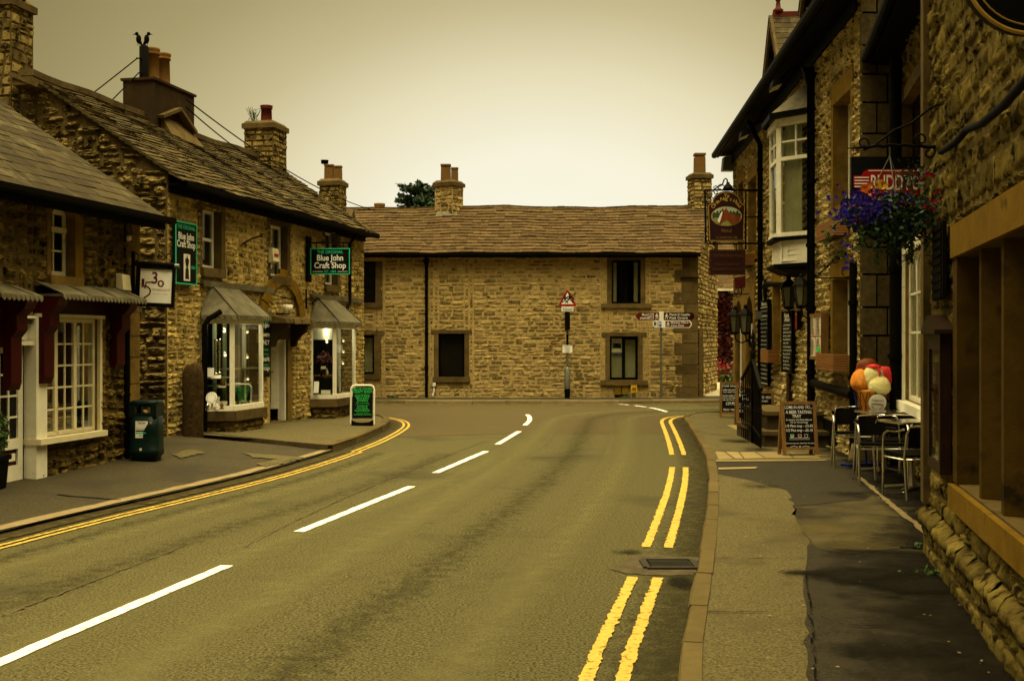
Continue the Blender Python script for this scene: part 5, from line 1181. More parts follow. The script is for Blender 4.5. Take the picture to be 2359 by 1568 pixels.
# side return of big squared blocks
RW = W(4.63, 15.8, 5.35, 15.8, 1); z = .1; R_ = np.random.default_rng(4); k = 0
mb.wbox(RW, .03, RW.L, 0, HE, -.3, -.0, 3)
while z < HE:
    h = R_.uniform(.34, .44); cuts = [0.0, .19 if k % 2 else .33, .52 if k % 2 else .46, RW.L]
    for a, b in zip(cuts[:-1], cuts[1:]):
        mb.wbox(RW, a + (.014 if a else -.03), b - .014, z + .014, z + h - .014, .0, .03 + R_.uniform(-.004, .004), 4, R_.random())
    z += h; k += 1
mb.add([w.p(w.L, 0), w.p(w.L, 0) + [6, .3, 0], w.p(w.L, HE) + [6, .3, 0], w.p(w.L, HE)], [(0, 1, 2, 3)], 0)
quoins(mb, w, w.L, .1, HE, wl=(.4, .25), h=(.3, .4), d=.03, mi=2, seed=19)
mb.build('wall', [M['mortar_pale'], M['stone_hotel'], M['dressed'], M['black_matt'], M['ashlar']], hotel)
for i, o in enumerate((UA, UB, UC, LA, LB)):
    f = casement(hotel, w, *o, cols=1, rows=2, fm='white', depth=.2, fw=.06, bar=.045, pane='glass', sill=(.12, .20, .05), lintel=(.15, .30, .025), jamb=(.15, .02), stone_m='ochre', curtain=[(o[0] + .08, o[0] + .3)])
# slatted window boxes
def slat_box(a, b, z0, z1, label, grp='slatted wooden window boxes'):
    t = thing('window_box', label, 'window box', w.p((a + b) / 2, z0, .1), grp)
    m_ = MB(); n = 7
    for i in range(n):
        zz_ = z0 + (z1 - z0) * i / n; m_.wbox(w, a, b, zz_ + .004, zz_ + (z1 - z0) / n - .004, .235, .255, 0)
        m_.wbox(w, a - .02, a, zz_ + .004, zz_ + (z1 - z0) / n - .004, .05, .255, 0)
    m_.build('slats', M['wood_slat'], t)
    m_ = MB(); m_.wbox(w, a, b, z0 + .002, z1 - .02, .05, .232); m_.build('trough', M['wood_dark'], t)
    return t
for (o, px, y0, y1, lb) in ((LA, 1931, 815, 855, 'slatted wooden window box under the lower window beside the ice cream sign'), (LB, 1788, 806, 837, 'slatted wooden window box between the two wall chalkboards'), (UB, 1732, 579, 606, 'slatted wooden window box under an upstairs window beside the hanging sign'), (UA, 1933, 500, 540, 'slatted wooden window box upstairs, half hidden by the flowers')):
    z1 = hz2(px, y0, .2); z0 = hz2(px, y1, .2); slat_box(o[0] + .0, o[1] + .05, z0, z1, lb)
# gothic door surrounds: two pointed stone arches
mb = MB(); s0, s1 = min(AD1[0], AD2[0]) - .24, max(AD1[1], AD2[1]) + .24
def pointed(a, b, z0, z1, n=8, rise=.55):
    c = (a + b) / 2; hw = (b - a) / 2; L_ = [(a, z0), (a, z1 - rise)]
    for i in range(1, n + 1):
        t = i / n; L_.append((a + hw * (1 - math.sqrt(max(0, 1 - t ** 1.6)) if False else t ** 1.7) , z1 - rise + rise * (1 - (1 - t) ** 1.6)))
    return L_ + [(2 * c - x, z) for x, z in L_[::-1][1:]]
tops = max(AD1[3], AD2[3]) + .42
prev = s0
for o in sorted((AD1, AD2)):
    mid = (o[0] + o[1]) / 2; pa = pointed(o[0], o[1], .12, o[3]); half = len(pa) // 2
    nxt = (AD1[1] + AD2[0]) / 2 if o == sorted((AD1, AD2))[0] and False else None
o1, o2 = sorted((AD1, AD2)); midp = (o1[1] + o2[0]) / 2
for o, a, b in ((o1, s0, midp), (o2, midp, s1)):
    pa = pointed(o[0], o[1], .12, o[3] + .0); half = len(pa) // 2
    left = [(a, .12)] + pa[:half + 1] + [(pa[half][0], tops), (a, tops)]
    right = [(b, .12), (b, tops), (pa[half][0], tops)] + pa[half:]
    for poly in (left, right): mb.prism([w.p(s, z, -.2) for s, z in poly], w.n * .27)
arch = mb.build('arched_doorway', M['dressed'], hotel)
for o in (o1, o2):
    b = MB(); b.wbox(w, o[0], o[1], .12, o[3], -.235, -.205); b.build('door', M['wood_dark'], arch)
    b = MB(); b.wbox(w, o[1] - .10, o[1] - .002, .12, o[3] - .6, -.2, -.05); b.wbox(w, o[0] + .002, o[0] + .14, .12, o[3] - .6, -.20, -.12) ; b.build('door_frame', M['white'], arch)
b = MB(); b.wbox(w, CH[0], CH[1], CH[2], CH[3], -.1, .015); b.build('cellar_hatch', M['black_matt'], hotel)
# roof, eaves, gutter
inn_ = -w.n; ov = .42; HDp = 4.0; rise = 3.6
ezh = HE + .05
mb = MB(); upv = inn_ * (HDp + ov) + np.array([0, 0, rise]); tiles(mb, w.p(w.L + .2, ezh, ov), w.p(-.35, ezh, ov), upv, np.linalg.norm(upv), .24, .32, .022, seed=31)
rf = mb.build('roof', M['slate'], hotel)
mb = MB(); gutter(mb, w, -.4, w.L + .25, ezh, ov + .05, .07); mb.wbox(w, -.35, w.L + .2, ezh - .10, ezh - .02, ov - .05, ov - .01); mb.wbox(w, -.35, w.L + .2, ezh - .07, ezh - .035, .0, ov - .05); mb.wbox(w, -.0, w.L, ezh - .30, ezh - .11, .06, .09); mb.build('gutter', M['black'], hotel)
# dormers
def dormer(sc, wd, zb, zap, out, nm='dormer'):
    b = MB(); a, e = sc - wd / 2, sc + wd / 2
    b.wbox(w, a, e, zb, zap - wd * .62, -2.2, out - .12); f = b.build(nm, M['slate'], hotel)
    b = MB(); b.wbox(w, a + .12, e - .12, zb + .1, zap - wd * .66, out - .118, out - .08); b.build('dormer_window', M['white'], f)
    b = MB(); b.wbox(w, a + .18, sc - .02, zb + .16, zap - wd * .70, out - .079, out - .075); b.wbox(w, sc + .02, e - .18, zb + .16, zap - wd * .70, out - .079, out - .075); b.build('pane', M['pane'], f)
    b = MB(); b.prism([w.p(a + .05, zap - wd * .62, out - .15), w.p(e - .05, zap - wd * .62, out - .15), w.p(sc, zap - .06, out - .15)], w.n * .05); b.build('gable', M['wood_dark'], f)
    b = MB(); ez_ = zap - wd * .72
    for s_ in (a - .16, e + .16): b.bbox(w.p(s_, ez_, out + .02), w.p(sc, zap, out + .02), .05, .16, mi=0)
    b.build('bargeboard', M['dressed_grey'], f)
    b = MB()
    for s_ in (a - .18, e + .18):
        p0, p1 = w.p(s_, ez_ + .04, out + .06), w.p(s_, ez_ + .04, -2.4); dv_ = w.p(sc, zap + .06, 0) - w.p(s_, ez_ + .04, 0)
        if s_ < sc: tiles(b, p1, p0, dv_, np.linalg.norm(dv_), .16, .3, .02, seed=int(zap * 10))
        else: tiles(b, p0, p1, dv_, np.linalg.norm(dv_), .16, .3, .02, seed=int(zap * 10) + 1)
    b.build('dormer_roof', M['slate'], f)
    b = MB(); b.wbox(w, sc - .06, sc + .06, zap + .04, zap + .14, -2.4, out - .02); b.build('dormer_ridge', M['clay_red'], f)
    b = MB(); b.lathe(w.p(sc, zap + .12, out - .12), [(.09, 0), (.10, .06), (.05, .10), (.035, .22), (.06, .26), (.11, .36), (.09, .46), (.03, .5), (.045, .55), (.01, .66)], 12); b.build('finial', M['clay_red'], f)
    return f
pD = hs(1795)
dormer(hs(1800), 1.35, HE + .2, 7.72, .18)
dormer(hs(1905), 1.5, HE + .25, 7.95, .22)
# downpipes
q = hs(1871, .1)
downpipe(hotel, [w.p(q, hz2(1875, 140, .2), .25), w.p(q, hz2(1875, 150, .1), .12), w.p(q, .12, .12)], .062, hopper=w.p(q, hz2(1870, 178, .1), .14), rings=[w.p(q, z, .12) for z in (5.0, 4.2, 3.2, 2.2, 1.2, .6)])
q = hs(1751, .1); downpipe(hotel, [w.p(q, HE - .1, .35), w.p(q, HE - .6, .1), w.p(q, .15, .1)], .055, rings=[w.p(q, z, .1) for z in (5.2, 4, 3, 2, 1)])
q0_, q1_ = hs(1863, .2), hs(1950, .2); zp = hz2(1905, 893, .15)
downpipe(hotel, [w.p(q1_, zp - .03, .13), w.p(q0_, zp + .03, .13)], .06, rings=[], name='waste_pipe')
q = .12
downpipe(hotel, [w.p(q, 2.75, .09), w.p(q, .12, .09)], .05, rings=[w.p(q, z, .09) for z in (2.2, 1.2)])
downpipe(hotel, [w.p(hs(1836), hz2(1836, 655), .10), w.p(hs(1800), hz2(1800, 655), .26), w.p(hs(1796), hz2(1796, 660), .30)], .05, name='waste_pipe')
# floodlights under the eaves
for px, py, lb in ((1797, 197, 'floodlight under the hotel eaves, nearer and higher one above the oriel roof'), (1722, 312, 'floodlight under the hotel eaves near the far corner')):
    t = thing('floodlight', lb, 'lamp', w.p(hs(px, .4), hz2(px, py, .4), .4), 'floodlights under the hotel eaves'); c = w.p(hs(px, .4), hz2(px, py, .4), .4)
    b = MB(); b.hexa([c + w.d * x + w.n * y + [0, 0, z] for x, y, z in ((-.2, -.02, 0), (.2, -.02, 0), (.2, .16, -.07), (-.2, .16, -.07), (-.17, .03, .12), (.17, .03, .12), (.17, .14, .06), (-.17, .14, .06))]); b.build('housing', M['black'], t)
    b = MB(); b.hexa([c + w.d * x + w.n * y + [0, 0, z] for x, y, z in ((-.18, -.0, -.022), (.18, -.0, -.022), (.18, .15, -.085), (-.18, .15, -.085), (-.18, .0, -.005), (.18, .0, -.005), (.18, .15, -.072), (-.18, .15, -.072))]); b.build('lens', M['cream'], t)
    b = MB(); b.tube([c + [0, 0, .08], c - w.n * .15 + [0, 0, .25], c - w.n * .36 + [0, 0, .3]], .02, 6); b.build('arm', M['black'], t)
t = thing('box_light', 'square black box light high on the far corner of the hotel', 'lamp', w.p(w.L - .05, 5.3, .1)); c = w.p(w.L - .05, hz2(1686, 372, .1), .16)
b = MB(); b.hexa([c + [x, y, z] for x, y, z in ((-.16, -.14, -.20), (.12, -.14, -.20), (.12, .14, -.20), (-.16, .14, -.20), (-.13, -.14, .13), (.12, -.14, .18), (.12, .14, .18), (-.13, .14, .13))]); b.build('housing', M['steel'], t)
b = MB(); b.bbox(c + [.1, 0, .1], c - w.n * .2 + [0, 0, .2], .04, .04); b.build('arm', M['black'], t)
# oriel window
def oriel():
    A = w.p(hs(1876), 0); 
    B = np.array([*(lambda Y: (uu(1791) * Y, Y))(19.7), 0.0]); C = np.array([*(lambda Y: (uu(1774) * Y, Y))(20.55), 0.0]); E = w.p(float((C - w.o) @ w.d) + .42, 0)
    zy = lambda y, Y=19.55: EYE - vv(y) * Y
    z0, z1 = zy(545), zy(272); seq = [(A, B), (B, C), (C, E)]
    mb = MB()
    for i, (p, q) in enumerate(seq):
        ww = W(*p[:2], *q[:2], -1); L_ = ww.L
        mb.wbox(ww, 0, L_, z0, z0 + .07, -.05, .03); mb.wbox(ww, -.02, L_ + .02, z1 - .12, z1, -.05, .04)
        for s in (0, L_ - .075): mb.wbox(ww, s, s + .075, z0 + .072, z1 - .122, -.05, .01)
        zt = z0 + (z1 - z0) * .66
        mb.wbox(ww, .076, L_ - .076, zt - .03, zt + .03, -.045, .006)
        mb.wbox(ww, L_ / 2 - .014, L_ / 2 + .014, zt + .032, z1 - .124, -.04, 0); mb.wbox(ww, .078, L_ - .078, (zt + z1) / 2 - .065, (zt + z1) / 2 - .037, -.038, -.002)
    f = mb.build('oriel_window', M['white'], hotel)
    for (p, q) in seq:
        ww = W(*p[:2], *q[:2], -1); b = MB(); b.wbox(ww, .07, ww.L - .07, z0 + .06, z1 - .11, -.03, -.024); b.build('pane', M['glass'], f)
    ww = W(*A[:2], *B[:2], -1)
    for (s0_, s1_, mm_) in ((ww.L * .42, ww.L - .08, 'curtain'),):
        b = MB(); n = 17; vs = []
        for i in range(n):
            s = s0_ + (s1_ - s0_) * i / (n - 1); o = -.10 + .02 * math.sin(i * 2.1); vs += [ww.p(s, z0 + .05, o), ww.p(s, z1 - .1, o)]
        b.add(vs, [(2 * i, 2 * i + 2, 2 * i + 3, 2 * i + 1) for i in range(n - 1)], 0, None, True); b.build('curtain', M['curtain'], f)
    # moulded apron and coved base
    for (dz0, dz1, g_, mm_, nm) in ((-.06, .0, .06, 'black', 'sill'), (-.44, -.062, -.03, 'white', 'apron'), (-.50, -.442, .05, 'black', 'base_moulding'), (-.60, -.502, .0, 'black', 'base_cove')):
        b = MB()
        vs = []
        for g2, zz_ in ((g_ if nm != 'base_cove' else -.16, z0 + dz0), (g_ if nm != 'base_cove' else .03, z0 + dz1)):
            c0 = (A + C) / 2 - w.n * .1
            for P_ in (A, B, C, E):
                dvec = (w.n if P_ is A or P_ is E else w.n * .7 + (P_ - c0) / np.linalg.norm(P_ - c0) * .6)
                base = P_ + (np.zeros(3) if (P_ is A or P_ is E) else dvec * g_ if nm != 'base_cove' else dvec * g2) + ((-w.d if P_ is A else w.d) * max(g_, 0) if P_ is A or P_ is E else 0)
                vs.append([base[0], base[1], zz_])
        b.add(vs, [(0, 1, 2, 3), (4, 5, 6, 7), (0, 1, 5, 4), (1, 2, 6, 5), (2, 3, 7, 6), (3, 0, 4, 7)], 0); b.build(nm, M[mm_], f)
    b = MB(); ww = W(*A[:2], *B[:2], -1)
    for (x0, x1, y0, y1) in ((.08, ww.L - .06, -.40, -.385), (.08, ww.L - .06, -.12, -.105), (.08, .10, -.384, -.121), (ww.L - .08, ww.L - .06, -.384, -.121), (.2, ww.L - .18, -.30, -.285), (.2, ww.L - .18, -.22, -.205), (.2, .22, -.284, -.221), (ww.L - .2, ww.L - .18, -.284, -.221)): b.wbox(ww, x0, x1, z0 + y0, z0 + y1, -.04, -.012)
    b.build('apron_moulding', M['white'], f)
    # roof
    b = MB(); g_ = .14; c0 = (A + E) / 2
    ring = [A - w.d * g_, B + (B - c0) / np.linalg.norm(B - c0) * g_, C + (C - c0) / np.linalg.norm(C - c0) * g_, E + w.d * g_]; top = [A + w.d * .35, E - w.d * .35]; zt = z1 + .09
    r3 = [np.array([*p[:2], zt]) for p in ring]; t3 = [np.array([*p[:2], z1 + .58]) + w.n * .03 for p in top]
    b.add(r3 + t3, [(0, 1, 4), (1, 2, 5, 4), (2, 3, 5), (0, 3, 2, 1)], 0)
    b.build('oriel_roof', M['lead'], f)
    b = MB()
    for p, q in zip(ring[:-1], ring[1:]): b.bbox([*p[:2], z1 + .045], [*q[:2], z1 + .045], .06, .085)
    b.build('oriel_gutter', M['black'], f)
    b = MB(); b.prism([[*A[:2], z0], [*B[:2], z0], [*C[:2], z0], [*E[:2], z0]], (0, 0, .03)); b.wbox(w, hs(1876), float((E - w.o) @ w.d), z0, z1, -.02, .02) ; b.build('oriel_interior', M['room'], f)
oriel()
# steps to the hotel door
st_ = thing('stone_steps', 'two worn dark stone steps to the hotel door', 'steps', (4.3, 18.6, .1))
b = MB(); b.box(3.80, 4.85, 17.95, 20.2, .1, .275); b.build('lower_step', M['kerb_dark'], st_)
b = MB(); b.box(3.78, 4.85, 17.9, 20.2, .277, .335); b.build('lower_tread', M['kerb'], st_)
b = MB(); b.box(3.92, 4.85, 18.35, 20.2, .337, .55); b.build('upper_step', M['kerb_dark'], st_)
b = MB(); b.box(3.90, 4.85, 18.3, 20.2, .552, .61); b.build('upper_tread', M['kerb'], st_)
rl = thing('step_railing', 'black iron railing with spear post beside the hotel steps', 'railing', (3.74, 18.7, .1))
pl = [(3.80, 19.75, 1.06), (3.755, 18.62, 1.42), (3.70, 17.75, .98)]
b = MB()
for (x0, y0, z0), (x1, y1, z1) in zip(pl[:-1], pl[1:]): b.bbox((x0, y0, z0), (x1, y1, z1), .05, .03)
b.build('handrail', M['iron'], rl)
b = MB()
for (x0, y0, z0), (x1, y1, z1) in zip(pl[:-1], pl[1:]): b.bbox((x0, y0, z0 - .72 if z0 < 1.2 else z0 - 1.05), (x1, y1, z1 - .72 if z1 < 1.2 else z1 - 1.05), .03, .02)
b.build('lower_rail', M['iron'], rl)
for seg, n in ((0, 6), (1, 6)):
    (x0, y0, z0), (x1, y1, z1) = pl[seg], pl[seg + 1]
    for i in range(n):
        t = (i + (0 if seg == 0 else 1)) / n; x, y, z = x0 + (x1 - x0) * t, y0 + (y1 - y0) * t, z0 + (z1 - z0) * t
        b = MB(); b.tube([(x, y, .1), (x, y, z * .5), (x, y, z)], .011, 6); b.ball((x, y, .62 + .05 * i % .1), .02, seg=6, ring=4); b.build('baluster', M['iron'], rl)
b = MB(); x, y, z = pl[1]; b.lathe((x, y, .1), [(.025, 0), (.025, z - .12), (.04, z - .1), (.04, z + .02), (.025, z + .04), (.045, z + .1), (.03, z + .16), (.02, z + .18), (.035, z + .22), (.005, z + .36)], 8); b.build('newel_post', M['iron'], rl)
# ================================================================== bistro building, set back
bis = thing('cafe_building', 'dark stone cafe building with white gothic window, set back beside the hotel', 'building', (4.6, 12.5, .1))
MW = W(5.11 - .2035 * 7.2, 15.8 - 7.2, 5.11, 15.8, -1); w2 = MW
def ms(px, o=0.0): return w2.s(px, o)
def mz(px, py, o=0.0): return w2.z(px, py, o)
gw = tuple(sorted((ms(2088), ms(2188)))) + (mz(2100, 925), mz(2110, 575)); uw2 = tuple(sorted((ms(2082), ms(2135)))) + (3.2, 4.7)
ME = 5.45
mb = MB(); stone_wall(mb, w2, 0, w2.L, 0, ME, [gw, uw2], ch=(.5, .5), ln=(50, 60), depth=0, rough=0, reveal=.12); strip_stones(mb)
stone_wall(mb, w2, 0, w2.L, .08, ME, [gw, uw2, (gw[0] - .14, gw[1] + .2, gw[2] - .14, gw[3] + .25), (uw2[0] - .15, uw2[1] + .15, uw2[2] - .2, uw2[3] + .2)], ch=(.10, .17), ln=(.16, .36), depth=.04, rough=.014, seed=141, skipb=True)
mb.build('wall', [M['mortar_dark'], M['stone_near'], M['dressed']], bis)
upv = -w2.n * 3.6 + np.array([0, 0, 2.6]); mb = MB(); tiles(mb, w2.p(w2.L + .05, ME, .38), w2.p(-.1, ME, .38), upv, np.linalg.norm(upv), .25, .35, .022, seed=44); mb.build('roof', M['slate'], bis)
mb = MB(); gutter(mb, w2, 0, w2.L, ME + .0, .42, .06); mb.wbox(w2, 0, w2.L, ME - .12, ME - .03, .02, .36); mb.build('gutter', M['black'], bis)
f = casement(bis, w2, *uw2, cols=1, rows=2, fm='wood_dark', depth=.1, pane='pane', sill=(.14, .16, .06), lintel=(.14, .18, .03), jamb=(.14, .02), stone_m='dressed_grey')
# gothic window: white frame, interlaced heads
f = casement(bis, w2, *gw, cols=5, rows=3, fm='white', depth=.03, fw=.06, bar=.028, pane='glass', th=.07, transom=[.46, .74])
b = MB(); b.wbox(w2, gw[0] - .12, gw[1] + .06, gw[2] - .11, gw[2] - .003, -.1, .12); b.build('sill', M['white'], f)
b = MB(); b.wbox(w2, gw[1] + .002, gw[1] + .11, gw[2] - .0, gw[3] + .12, -.1, .05); b.wbox(w2, gw[0] - .11, gw[0] - .002, gw[2], gw[3] + .12, -.1, .05); b.wbox(w2, gw[0], gw[1], gw[3] + .003, gw[3] + .12, -.1, .05); b.build('white_surround', M['white'], f)
b = MB(); ia, ib = gw[0] + .06, gw[1] - .06; cw = (ib - ia) / 5; zsp = gw[2] + (gw[3] - gw[2]) * .74
for i in range(5):
    for sgn in (1, -1):
        x0 = ia + cw * (i if sgn > 0 else i + 1); pts = [w2.p(x0 + sgn * cw * (1 - math.cos(t)) * .5 * 1.0, zsp + .52 * math.sin(t) ** .9, -.04) for t in np.linspace(0, PI / 2, 8)]
        b.tube(pts, .014, 6)
b.build('tracery', M['white'], f)
b = MB(); vs = []; n = 25
for i in range(n):
    s = ia + (ib - ia) * i / (n - 1); vs += [w2.p(s, gw[2] + .06, -.30 + .02 * math.sin(i * 1.9)), w2.p(s, gw[3] - .06, -.30 + .02 * math.sin(i * 1.9))]
b.add(vs, [(2 * i, 2 * i + 2, 2 * i + 3, 2 * i + 1) for i in range(n - 1)], 0, None, True); b.build('curtain', M['cream'], f)
q = ms(2067, .1); downpipe(bis, [w2.p(q, ME - .2, .12), w2.p(q, 4, .12), w2.p(q, .12, .12)], .075, rings=[w2.p(q, z, .12) for z in (2.6, 1.5, .7, .35)])
b = MB(); b.wbox(w2, ms(2073), ms(2073) + .001 + .12, .1, 3.0, .0, .05); b.build('corner_stone', M['dressed'], bis)
# ================================================================== nearest building, right edge of the view
near = thing('corner_building', 'nearest dark stone building on the right with a mullioned stone window', 'building', (2.6, 6.5, .1))
NW = W(1.184 + .2174 * -3, -3, 3.15, 9.04, -1); w3 = NW
def ns_(px, o=0.0): return w3.s(px, o)
def sY(Y): return (Y + 3) / w3.d[1]
mw = (sY(4.45), sY(7.50), .80, 2.22); nu2 = (sY(4.0), sY(6.0), 3.75, 4.9)
NE = 6.2
mb = MB(); stone_wall(mb, w3, 0, w3.L, -.02, NE, [mw], ch=(.5, .5), ln=(50, 60), depth=0, rough=0, reveal=.34); strip_stones(mb)
lz_ = [mw, (mw[0] - .15, mw[1] + .13, mw[3], mw[3] + .21), (mw[0] - .2, mw[1] + .13, mw[2] - .17, mw[2])]
stone_wall(mb, w3, 0, w3.L - .0, .60, NE, lz_, ch=(.10, .20), ln=(.14, .36), depth=.018, gap=.012, rough=.006, tilt=.008, smooth=True, seed=161, skipb=True, nu=9, nv=8, ea=.02, wob=.02)
# battered plinth with a rough rounded course on top
stone_wall(mb, w3, 0, w3.L + .02, .05, .36, [], ch=(.13, .17), ln=(.2, .4), depth=.016, gap=.011, rough=.006, tilt=.008, smooth=True, seed=163, off=.035, nu=9, nv=7)
stone_wall(mb, w3, 0, w3.L, .46, .60, [], ch=(.138, .14), ln=(.2, .42), depth=.02, rough=.006, smooth=True, seed=164, skipb=True, off=.0, nu=9, nv=6)
R_ = np.random.default_rng(6); s = 0
while s < w3.L:
    l = R_.uniform(.22, .45); e = min(s + l, w3.L); n = 7; vs = []
    prof = [(.0, .33), (.085, .35), (.095, .385), (.09, .42), (.045, .45), (.0, .47)]
    for i in range(n):
        t = s + .006 + (e - s - .012) * i / (n - 1); k_ = 1 - .25 * abs(2 * i / (n - 1) - 1) ** 4
        for o, z in prof: vs.append(w3.p(t, z + R_.normal(0, .006), o * k_ + R_.normal(0, .006)))
    m_ = len(prof); mb.add(vs, [(i * m_ + j, i * m_ + j + 1, (i + 1) * m_ + j + 1, (i + 1) * m_ + j) for i in range(n - 1) for j in range(m_ - 1)], 1, R_.random(), True)
    s = e
e_ = w3.p(w3.L, 0); NB = W(*e_[:2], *(e_ - w3.n * 3)[:2], -1)
mb.add([e_, e_ - w3.n * 3, e_ - w3.n * 3 + [0, 0, NE], e_ + [0, 0, NE]], [(0, 1, 2, 3)], 0)
mb.wbox(w3, w3.L - .16, w3.L + .005, .49, NE, -.05, .055, 2)
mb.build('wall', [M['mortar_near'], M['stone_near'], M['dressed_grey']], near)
mb = MB(); upv = -w3.n * 3.6 + np.array([0, 0, 2.6]); tiles(mb, w3.p(w3.L + .1, NE, .4), w3.p(-.1, NE, .4), upv, np.linalg.norm(upv), .3, .4, .03, seed=45); mb.build('roof', M['slate'], near)
# mullioned window
mb = MB(); mb.wbox(w3, mw[0] - .15, mw[1] + .12, mw[3] + .002, mw[3] + .205, -.3, .045); lin = None
f = MB()
f.wbox(w3, mw[0], mw[1], mw[2] + .02, mw[3] - .0, -.335, -.31); win = f.build('mullioned_window', M['pane'], near)
mb.build('lintel', M['ochre'], win)
b = MB(); b.wbox(w3, mw[0] - .18, mw[1] + .12, mw[2] - .16, mw[2] - .01, -.3, .06); b.build('sill_front', M['ochre'], win)
b = MB(); b.wbox(w3, mw[0], mw[1], mw[2] - .02, mw[2] + .004, -.31, .02); b.build('sill', M['dressed_grey'], win)
for Y in (6.785, 6.13, 5.45):
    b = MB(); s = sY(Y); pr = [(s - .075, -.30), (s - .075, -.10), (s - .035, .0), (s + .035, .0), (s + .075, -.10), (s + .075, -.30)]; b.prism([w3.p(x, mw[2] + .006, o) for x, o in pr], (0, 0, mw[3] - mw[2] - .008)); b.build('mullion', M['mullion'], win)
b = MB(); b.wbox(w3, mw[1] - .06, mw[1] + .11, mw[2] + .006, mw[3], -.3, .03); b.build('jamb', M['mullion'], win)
# dark shutter-like board, bracket pipe and cable on the near wall
b = MB(); a_, c_ = sorted((ns_(2170), ns_(2196))); zq0, zq1 = w3.z(2183, 690), w3.z(2183, 515); b.wbox(w3, a_, c_, zq0, zq1, .04, .065)
for i in range(9): z = zq0 + (zq1 - zq0) * (i + .5) / 9; b.wbox(w3, a_ + .04, c_ - .04, z - .02, z + .012, .066, .074)
b.build('louvre_panel', M['black_matt'], near)
pts = []
for px, py in ((2420, 110), (2359, 190), (2310, 245), (2262, 285), (2225, 300), (2205, 325), (2182, 342), (2168, 350)): pts.append(w3.p(ns_(px, .06), w3.z(px, py, .06), .06))
b = MB(); b.tube(pts, .022, 8); b.build('cable', M['black'], near)
# ================================================================== red house up the lane and the garden in front of it
far = thing('creeper_house', 'red brick house up the lane with white windows, seen past the stone gable', 'house', (9.4, 52, .1))
fy = 52.0
def fp(px, py): return P(px, py, fy)
x0, x1 = fp(1600, 800)[0], fp(1760, 800)[0]; ztop = fp(0, 662)[2]
b = MB(); b.box(x0, x1 + 3, fy, fy + 6, 0, ztop); b.build('wall', M['maroon'], far)
b = MB(); tiles(b, (x0 - .3, fy - .4, ztop), (x1 + 3, fy - .4, ztop), (0, 3.4, 2.9), 4.4, .3, .35, .03, seed=71); b.build('roof', M['tile'], far)
b = MB(); b.box(x0 - .2, x1 + 3, fy - .42, fy - .3, ztop - .16, ztop - .02); b.build('gutter', M['white'], far)
for (px0, px1, y0, y1) in ((1677, 1702, 672, 708 + 8), (1677, 1702, 772, 835)):
    a, c = fp(px0, y1), fp(px1, y0); b = MB(); xa, xb, za, zb = a[0], c[0], a[2], c[2]
    for q in ((xa, xa + .07, za, zb), (xb - .07, xb, za, zb), (xa + .07, xb - .07, za, za + .08), (xa + .07, xb - .07, zb - .08, zb)): b.box(q[0], q[1], fy - .08, fy - .02, q[2], q[3])
    for t in (.25, .5, .75): z = za + (zb - za) * t; b.box(xa + .07, xb - .07, fy - .07, fy - .03, z - .03, z + .03)
    b.box(xa - .08, xb + .08, fy - .14, fy - .02, za - .09, za - .002); fw_ = b.build('window', M['white_clean'], far)
    b = MB(); b.box(xa + .05, xb - .05, fy - .04, fy - .022, za + .05, zb - .05); b.build('pane', M['pane'], fw_)
b = MB(); b.tube([fp(1694, 835) - [0, .1, 0], fp(1691, 885) - [0, .1, 0]], .05, 6); b.build('drainpipe', M['white'], far)
def leaf_cloud(n, fn, size, R, smin=.6):
    vs = []; fs = []
    for i in range(n):
        c = fn(); s = size * R.uniform(smin, 1.3); a = R.normal(0, 1, 3); a /= np.linalg.norm(a); b_ = np.cross(a, R.normal(0, 1, 3)); b_ /= np.linalg.norm(b_) + 1e-9
        k = len(vs); vs += [c - a * s, c + b_ * s * .5, c + a * s, c - b_ * s * .5]; fs.append((k, k + 1, k + 2, k + 3))
    return vs, fs
R_ = np.random.default_rng(77)
def add_leaves(mb, n, fn, size, R, mi=0):
    vs, fs = leaf_cloud(n, fn, size, R); mb.add(vs, fs, mi, R.random(n).tolist())
b = MB(); xa, xb = fp(1652, 0)[0], fp(1679, 0)[0]
add_leaves(b, 2600, lambda: np.array([R_.uniform(xa - .4, xb + (.5 if R_.random() < .15 else 0)), fy - R_.uniform(.03, .35), R_.uniform(.3, ztop - .3)]), .15, R_)
b.build('red_creeper', M['ivy_red'], label='dark red creeper covering the house wall up the lane', cat='creeper')
for px, py, mm_, lb in ((1660, 852, 'petal_red', 'pot of bright red flowers by the house up the lane'), (1683, 862, 'leaf', 'pot of green plants by the house up the lane')):
    c = P(px, py, 46); t = thing('potted_plant', lb, 'plant', (c[0], 46, .12))
    b = MB(); b.lathe((c[0], 46, .12), [(.16, 0), (.22, .3), (.24, .32), (.2, .32)], 10); b.build('pot', M['clay_dark'], t)
    b = MB(); add_leaves(b, 260, lambda: np.array([c[0], 46, c[2] - .25]) + R_.normal(0, 1, 3) * [.26, .2, .22], .09, R_); b.build('foliage', M['leaf'], t)
    if mm_ == 'petal_red': b = MB(); add_leaves(b, 160, lambda: np.array([c[0], 45.9, c[2] + .05]) + R_.normal(0, 1, 3) * [.22, .16, .14], .08, R_); b.build('flowers', M['petal_red'], t)
